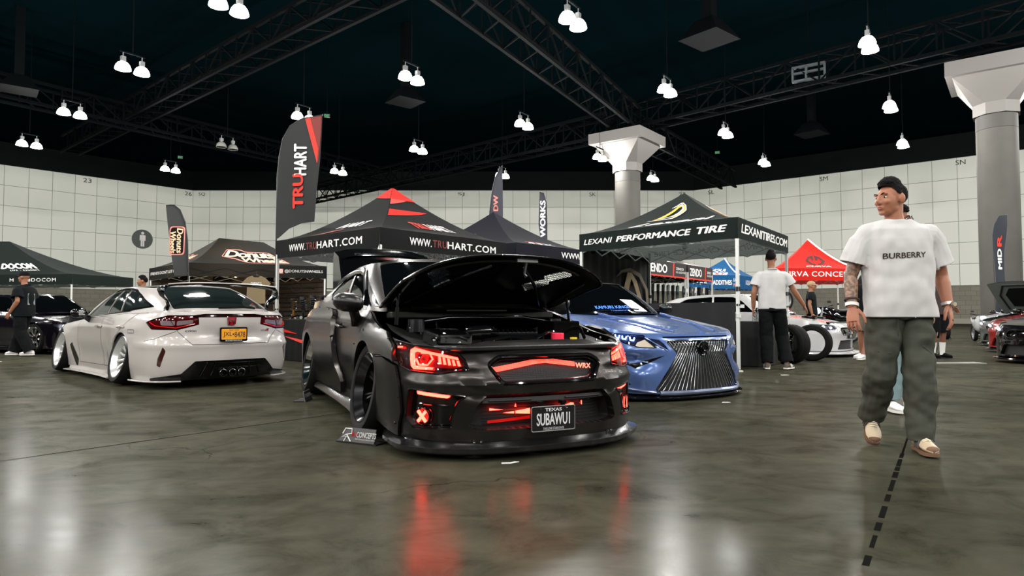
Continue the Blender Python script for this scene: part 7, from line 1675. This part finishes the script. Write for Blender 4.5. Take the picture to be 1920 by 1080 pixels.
m_purple = mat('black purple paint', (12,8,16), .12, coat=1); m_blackp = mat('gloss black paint', (8,8,9), .12, coat=1); m_whitep = mat('white gloss paint', (190,190,190), .25, coat=1)
m_greyp = mat('grey gloss paint', (70,76,74), .25, coat=1); m_redp = mat('red gloss paint', (120,10,10), .2, coat=1)
r, wr = generic_car('hatchback', 'dark purple black car behind the man in the black cap', (-9.0,14.6,0), math.radians(72), m_purple, 1.0, wheel_m=M_CHROME)
c = MB(); bead(c, [(-2.1,.16),(-4.0,.16)], wr, .012, .02); c.obj('chrome_strip', M_CHROME, r)
generic_car('sedan', 'black car at the far left edge under the canopy tent', (-13.9,19.2,0), math.radians(70), m_blackp, 1.0)
r, wr = generic_car('race_car', 'white race car with black bonnet vents and wide splitter beside the loose tyres', (6.95,13.55,0), math.radians(50), m_whitep, 1.0, wheel_m=M_DARKCH, vents=True, lipm=m_whitep, splitter=.16, wide=.03)
p = MB(); panel(p, [(-.18,.36),(.18,.36),(.18,.46),(-.18,.46)], [], wr, .1, .02); po = p.obj('number_panel', M_GLOSSB, r, 0); p = MB(); text_map(p, 'SI', lambda u, v: wr.pt(-.06+.12*u, .375+.07*v, .026), .03); p.obj('panel_lettering', M_WHITEP, po, 0)
generic_car('muscle_car', 'white and black car, farthest in the row at the right edge', (16.3,22.3,0), math.radians(-70), m_whitep, 1.0)
generic_car('coupe', 'grey car with raised bonnet in the row at the right edge', (12.9,17.3,0), math.radians(-72), m_greyp, 1.0, hood_open=True)
generic_car('coupe', 'red car in the row at the right edge', (10.95,14.3,0), math.radians(-72), m_redp, 1.0)
generic_car('coupe', 'black car nearest in the row at the right edge', (8.85,11.2,0), math.radians(-72), m_blackp, 1.0)
# loose tyres
def loose_tyre(x, y, rz, label, r=.335, w=.25):
    t = thing('tyre', label, 'tyre', (x, y, r), rz); M = T4(R=roty(PI/2)); h = w/2; q = r-.225
    m = MB(); m.lathe([(.225,-h+.02),(.235,-h),(.225+q*.5,-h-.008),(r-.02,-h+.006),(r,-h+.03),(r,h-.03),(r-.02,h-.006),(.225+q*.5,h+.008),(.235,h),(.225,h-.02),(.25,h-.03),(r-.02,h-.04),(r-.02,-h+.04),(.25,-h+.03)], 48, M, True); m.obj('carcass', M_TYRE, t, 40)
    g = MB()
    for k in (-.06,-.02,.02,.06): g.lathe([(r+.0005,k-.004),(r+.001,k),(r+.0005,k+.004)], 48, M)
    g.obj('tread_groove', M_GAP, t); b = MB(); [b.lathe([(z,h+.005),(z+.004,h+.010),(z+.008,h+.005)], 48, M) for z in (.245,.30)]; b.obj('sidewall_ring', M_TYRE, t)
loose_tyre(5.55, 12.15, math.radians(-122), 'loose black tyre standing upright in front of the white race car'); loose_tyre(4.86, 11.5, math.radians(-150), 'loose black tyre standing behind the legs of the man under the canopy', .34)
# black clothed table and bottles under the tyre canopy
def cloth_table(label, x, y, rz, w, d, h, m):
    t = thing('table', label, 'table', (x, y, 0), rz); MB().box((0,0,h-.015), (w,d,.03)).obj('tabletop', m, t, 0); rows = []
    P = [(-w/2,-d/2),(w/2,-d/2),(w/2,d/2),(-w/2,d/2)]; pts = dens(P, (.06,.06))
    for z, k in ((h,1.0),(h-.03,1.008),(h*.5,1.012),(.01,1.02)): rows.append([V3((a*k+.012*(1-z/h)*math.sin(i*1.3), b*k+.012*(1-z/h)*math.cos(i*1.7), z)) for i, (a, b) in enumerate(pts)])
    MB().ring_loft(rows, True, False).obj('tablecloth', m, t, 50); return t
cloth_table('table under a black cloth behind the front leg of the tyre canopy', 4.02, 11.15, math.radians(54), .75, .7, .74, M_DRAPE)
MB_ = MB()
for k, (x, y) in enumerate(((3.98,10.78),(4.06,10.82))):
    t = thing('bottle', 'clear water bottle on the black table, '+('nearer the canopy leg' if k == 0 else 'beside the man in the plain t-shirt'), 'bottle', (x, y, .741)); m = MB(); m.lathe([(.001,0),(.03,0),(.032,.01),(.032,.13),(.028,.15),(.013,.175),(.013,.19),(.001,.19)], 16); m.obj('bottle_body', mat('clear plastic', (210,215,215), .05, trans=.8), t); m = MB(); m.cyl((0,0,.19), (0,0,.205), .015, n=12); m.obj('bottle_cap', M_WHITEP, t)
# table with flame cloth, coil-overs and arms under the red-peaked canopy
m_fl = mat('black printed cloth', (10,10,11), .8, spec=.15)
t = cloth_table('long table under black cloth with red flame print behind the white hatchback', -3.50, 12.10, math.radians(-40), 2.0, .7, .76, m_fl)
f = MB(); f.add([(-.98,-.372,.70),(-.65,-.372,.58),(-.2,-.372,.50),(-.6,-.372,.52),(-.95,-.372,.55)], [(0,1,2,3,4)]); f.obj('flame_print', M_REDT, t, 0); f = MB(); f.add([(-.7,-.374,.46),(-.1,-.374,.34),(.4,-.374,.36),(-.1,-.374,.40)], [(0,1,2,3)]); f.obj('flame_print', M_PRR, t, 0)
R_ = rotz(math.radians(-40)); lc = lambda x, y: (R_@V3((x, y, 0)))[:2]+V3((-3.50,12.10))
rng = random.Random(5); m_gold = mat('gold alloy', (150,110,50), .3, metal=1); m_spr = mat('dark spring', (26,26,28), .3, metal=.6)
for k in range(12):
    x, y = lc(-.92+.165*k, .10*(k % 2)-.02); h = rng.uniform(.30,.46); t = thing('coilover', 'black spring damper standing on the flame cloth table, number %s from the left' % ('one two three four five six seven eight nine ten eleven twelve'.split()[k]), 'damper', (x, y, .761)); t['group'] = 'spring dampers on the flame cloth table'
    MB().cyl((0,0,0), (0,0,h), .022, n=10).obj('damper_body', m_gold if k % 3 == 0 else M_DARKCH, t); s = MB().tube([(.05*math.cos(a), .05*math.sin(a), h*.42+h*.5*a/(PI*10)) for a in np.linspace(0, PI*10, 60)], .009, 5); s.obj('spring', m_spr, t); MB().cyl((0,0,h*.94), (0,0,h), .06, n=14).obj('top_mount', M_MATB, t)
for k in range(5):
    x, y = lc(-.8+.38*k, -.22); t = thing('control_arm', 'black suspension arm lying at the front of the flame cloth table, %s from the left' % ('first second third fourth fifth'.split()[k]), 'arm', (x, y, .80), rng.uniform(-.5,.5)); MB().tube([(-.16,0,0),(-.05,.03,.03),(.08,.02,.03),(.16,0,0)], [(.03,.018)]*4, 8).obj('arm', M_GLOSSB, t); b = MB(); [b.cyl((x_,-.03,0), (x_,.03,0), .028, n=12) for x_ in (-.16,.16)]; b.objs('bushing', M_CHROME, t)
# display rack of parts behind the table
t = thing('display_rack', 'black wall rack of steering parts glinting under the doughnut canopy', 'rack', (-6.95,21.75,0), math.radians(23))
[MB().tube([(x,-.05,0),(x,-.05,1.9)], .02, 6).obj('post', M_GLOSSB, t) for x in (-1.25,1.25)]
for z in (.95,1.2,1.45,1.7): MB().tube([(-1.25,-.08,z),(1.25,-.08,z)], .02, 6).obj('rail', M_GLOSSB, t)
for k in range(22): x = -1.2+k*.115; z = (1.45,1.2,.95)[k % 3]; s = MB().tube([(x,-.10,z),(x+.01,-.16,z-.02),(x+.02,-.15,z-.17)], .012, 6); s.obj('hook_part', M_DARKCH if k % 4 else m_gold, t)
for k, (x, z) in enumerate(((-.9,1.75),(-.2,1.72),(.55,1.62),(.95,1.3),(.3,1.1))): s = MB().tube([(x+.16*math.cos(a),-.12,z+.16*math.sin(a)) for a in np.linspace(0,2*PI,24,endpoint=False)], .016, 6, closed=True); s.tube([(x-.15,-.12,z),(x+.15,-.12,z)], .012, 5); s.tube([(x,-.12,z),(x,-.12,z-.15)], .012, 5); s.obj('steering_ring', M_MATB, t)
# shirts
def hung_shirt(label, x, y, z, rz, m, s=1.0, group=None, word=None):
    t = thing('t_shirt', label, 'shirt', (x, y, z), rz, group); o = [(-.10,0),(-.22,-.05),(-.36,-.20),(-.28,-.28),(-.22,-.22),(-.23,-.72),(.23,-.72),(.22,-.22),(.28,-.28),(.36,-.20),(.22,-.05),(.10,0),(.05,-.04),(-.05,-.04)]
    f = lambda a, b, d: (a*s, d+.02*math.sin(a*9+b*3), b*s); m_ = MB(); m_.prism(o[::-1], lambda a, b: f(a, b, .025), lambda a, b: f(a, b, -.025)); m_.obj('shirt_body', m, t, 60)
    h = MB().tube([(-.18*s,0,-.03*s),(0,0,.03*s),(0,0,.10*s),(.02*s,0,.13*s)], .006, 5); h.tube([(.18*s,0,-.03*s),(0,0,.03*s)], .006, 5); h.obj('hanger', M_BLACK, t)
    if word:
        for k, w in enumerate(word): q = MB(); text_plane(q, w, (-.15,-.050,-.25-.07*k), (.30,0,0), (0,0,.055), .03); q.obj('shirt_print', M_PRW, t, 0)
hung_shirt('tan t-shirt with white print hanging inside the doughnut canopy', -7.65, 19.6, 2.0, .35, mat('tan cotton', (112,96,70), .85), 1.15, word=('FRIENDS', 'DONT LET'))
cols = [(M_TEEB,'black'),(M_TEEB,'black'),(M_TEEB,'black'),(mat('grey cotton',(60,66,66),.85),'grey'),(M_TEEB,'black'),(mat('teal grey cotton',(44,58,60),.85),'dark teal'),(mat('teal grey cotton',(44,58,60)),'dark teal'),(M_TEE,'white'),(mat('grey cotton',(60,66,66)),'grey'),(M_TEE,'white'),(M_TEEB,'black'),(mat('tan pale cotton',(170,160,146),.85),'pale'),(M_TEEB,'black')]
for k, (m, cn) in enumerate(cols):
    u = .045+k*.076+(.03 if k == 6 else 0); x, y = 3.82+2.65*u-.10, 17.6+3.5*u+.10; hung_shirt('%s t-shirt hanging under the clothing stall banners, number %d from the left' % (cn, k+1), x, y, 1.69, math.radians(52.9+25), m, .95, 'shirts hung under the stall banners')
t = thing('clothes_rail', 'long black clothes rail under the clothing stall banners', 'rail', (5.0,19.45,0), math.atan2(3.5,2.65)); MB().tube([(-2.42,0,1.82),(2.42,0,1.82)], .016, 8).obj('rail', M_BLACK, t); [MB().tube([(x,0,0.0),(x,0,1.82)], .018, 8).obj('post', M_BLACK, t) for x in (-2.42,2.42)]
cloth_table('table under a black cloth under the nearer clothing stall', 3.88, 19.05, math.radians(53), .9, .5, .92, M_DRAPE)
for k, (x, y, s, l) in enumerate(((3.70,18.85,.30,'white box on the cloth table of the clothing stalls'), (4.02,19.25,.34,'tan cardboard box on the cloth table of the clothing stalls'))):
    t = thing('box', l, 'box', (x, y, .921), .9); MB().box((0,0,.16), (s*1.1,s,.32)).obj('carton', mat('tan card', (150,138,110), .8) if k else mat('paper', (232,232,230)), t, 0, bevel=.01); MB().box((0,0,.322), (.06,s,.004)).obj('tape', mat('brown tape', (120,96,60), .4), t, 0)
# floor signs and scraps
t = thing('floor_sign', 'small dark floor sign with white lettering by the front wheel', 'sign', (-1.03,4.44,0), math.radians(-27)); 
MB().prism([(-.165,0),(.150,0),(.150,.10),(-.09,.10)], lambda x, z: (x, -.03+z*.28, z+.001), lambda x, z: (x, -.022+z*.28, z+.001)).obj('sign_plate', mat('sign charcoal', (46,46,46), .4), t, 0); MB().box((0,.03,.006), (.34,.12,.010)).obj('sign_base', M_BLACK, t, 0)
q = lambda u0, u1, z0, z1: (lambda u, v: (u0+(u1-u0)*u, -.0335+.28*(z0+(z1-z0)*v), .001+z0+(z1-z0)*v)); m = MB(); text_map(m, 'R1', q(-.045,-.008,.045,.075), .03); m.obj('red_lettering', M_PRR, t, 0); m = MB(); text_map(m, 'CONCEPTS', q(-.004,.16,.042,.078), .035); text_map(m, 'PERFORMANCE BRAKE PARTS', q(-.01,.155,.026,.036), .01); m.obj('lettering', M_PRW, t, 0)
m = MB(); f = q(-.13,-.04,.012,.098); m.tube([f(u, v) for u, v in ((.1,.55),(.3,.95),(.9,.95),(.95,.6),(.45,.5),(.1,.3),(.5,.35),(.3,.0))], .004, 5); m.tube([f(u, v) for u, v in ((.5,.48),(.95,.0))], .004, 5); m.obj('logo', M_PRW, t)
t = thing('floor_sign', 'small dark floor sign with lettering by the rear wheel of the grey sedan', 'sign', (-2.06,6.60,0), math.radians(92)); MB().prism([(-.13,0),(.13,0),(.12,.10),(-.10,.10)], lambda x, z: (x, -.03+z*.28, z+.001), lambda x, z: (x, -.022+z*.28, z+.001)).obj('sign_plate', mat('sign charcoal', (46,46,46)), t, 0); m = MB(); text_map(m, 'CONCEPTS', q(-.10,.10,.04,.075), .03); m.obj('lettering', M_PRW, t, 0); MB().box((0,.03,.006), (.25,.12,.010)).obj('sign_base', M_BLACK, t, 0)
def scrap(label, x, y, rz, P): t = MB().prism(P, lambda a, b: (a, b, .001), lambda a, b: (a, b, .004)).obj('paper_scrap', mat('paper', (232,232,230)), None, 0); t.location = (x, y, 0); t.rotation_euler = (0,0,rz); tag(t, label, 'paper')
scrap('white folded paper scrap on the floor before the grey sedan', -.01, 3.84, .1, [(-.05,.0),(.0,.0),(.055,.035),(.03,.04),(.0,.018),(-.05,.016)])
scrap('small white scrap on the floor under the blue sedan lip', 2.09, 6.45, .1, [(-.04,0),(.05,.0),(.03,.03),(-.02,.03)])
scrap('pale scrap on the floor by the feet of the man in the plain t-shirt', 3.85, 9.3, .2, [(-.05,0),(.07,.0),(.05,.03),(-.04,.04)])
scrap('small pale scrap on the floor left of the white hatchback', -9.3, 11.9, .2, [(-.08,0),(.07,.0),(.05,.03),(-.06,.03)])
t = MB().box((0,0,.008), (1.0,.30,.014)).obj('floor_plate', mat('pale steel plate', (120,120,112), .5), None, 0); t.location = (7.7,11.5,0); t.rotation_euler = (0,0,.05); tag(t, 'pale steel cover plate in the floor behind the walking man', 'plate')
# black motorbike behind the race car, scooters at the right
def two_wheeler(name, label, cat, loc, rz, s, body_m, seat_m, scooter=False):
    t = thing(name, label, cat, loc, rz); t.scale = (s,)*3; M = T4(R=rotx(PI/2))
    for x, r in ((-.62,.30),(.62,.30)):
        m = MB(); m.lathe([(r-.07,-.05),(r-.02,-.06),(r,-.03),(r,.03),(r-.02,.06),(r-.07,.05)], 28, T4((x,0,r), rotx(PI/2)), True); w = m.obj('wheel', M_TYRE, t); m = MB(); m.lathe([(r-.07,-.04),(r-.09,0),(r-.07,.04)], 28, T4((x,0,r), rotx(PI/2))); [m.tube([(x,0,r),(x+(r-.08)*math.cos(a),0,r+(r-.08)*math.sin(a))], .01, 5) for a in np.linspace(0,2*PI,6,endpoint=False)]; m.obj('rim', M_GREY, w)
    MB().tube([(.62,.08,.30),(.45,.08,.95)], .025, 8).obj('fork', M_GREY, t); MB().tube([(.62,-.08,.30),(.45,-.08,.95)], .025, 8).obj('fork', M_GREY, t); MB().tube([(.40,-.36,1.02),(.44,-.12,.97),(.44,.12,.97),(.40,.36,1.02)], .018, 8).obj('handlebar', M_BLACK, t)
    rings = []
    for x, w, z0, z1 in ((.50,.06,.60,.95),(.30,.13,.42,.98),(.05,.15,.35,.96),(-.20,.14,.38,.82),(-.55,.12,.60,.84),(-.85,.06,.78,.90)): rings.append([V3((x, w*math.cos(a), (z0+z1)/2+(z1-z0)/2*math.sin(a))) for a in np.linspace(0,2*PI,14,endpoint=False)])
    MB().ring_loft(rings).obj('fairing', body_m, t, 50); MB().tube([(-.10,0,.86),(-.35,0,.86),(-.65,0,.90)], [(.13,.05),(.14,.05),(.10,.04)], 10).obj('seat', seat_m, t); MB().tube([(.1,.12,.32),(-.4,.14,.34),(-.75,.15,.42)], .04, 8).obj('exhaust', M_CHROME, t)
    MB().ball((.56,0,.86), (.07,.10,.09), 12, 8).obj('headlight', mat('lamp white', (215,220,230)), t); m = MB(); [m.box((.46,sg*.30,1.10), (.02,.10,.06)) for sg in (1,-1)]; m.objs('mirror', M_BLACK, t); MB().tube([(-.1,.10,.33),(-.25,.30,.0)], .012, 6).obj('side_stand', M_BLACK, t)
two_wheeler('motorcycle', 'black motorcycle displayed behind the white race car', 'motorcycle', (9.6,19.6,0), math.radians(200), 1.1, M_GLOSSB, M_MATB)
two_wheeler('moped', 'white moped at the far end of the right hand row of cars', 'moped', (14.5,20.4,0), math.radians(-112), .85, m_whitep, M_MATB)
two_wheeler('moped', 'black moped with tall screen behind the white moped', 'moped', (15.0,22.9,0), math.radians(-112), 1.0, M_GLOSSB, M_MATB)
t = thing('tyre_gantry', 'thin black metal frame standing behind the white race car', 'frame', (9.9,18.6,0)); [MB().tube(p, .02, 6).obj('bar', M_BLACK, t) for p in ([(-.3,0,0),(-.3,0,1.55)], [(-.3,0,1.55),(.9,0,1.60)], [(.9,0,0),(.9,0,1.60)])]
t = thing('wheel_display', 'black alloy wheel on display under the red canopy', 'wheel', (8.55,20.8,0), 0); o = wheel(t, 0, 0, .36, .24, .26, 1, 0, 0, 10, M_GREY, M_GREY, .05); o.location = (0,0,1.28); o.rotation_euler = (0,0,math.radians(-75)); MB().tube([(0,.05,0),(0,.05,1.2)], .03, 8).obj('stand', M_BLACK, t)
t = thing('wheel_display', 'black alloy wheel on display behind the sleeve of the walking man', 'wheel', (10.6,19.4,0), 0); o = wheel(t, 0, 0, .36, .24, .26, 1, 0, 0, 10, M_GREY, M_GREY, .05); o.location = (0,0,1.75); o.rotation_euler = (0,0,math.radians(-75)); MB().tube([(0,.05,0),(0,.05,1.7)], .03, 8).obj('stand', M_BLACK, t)
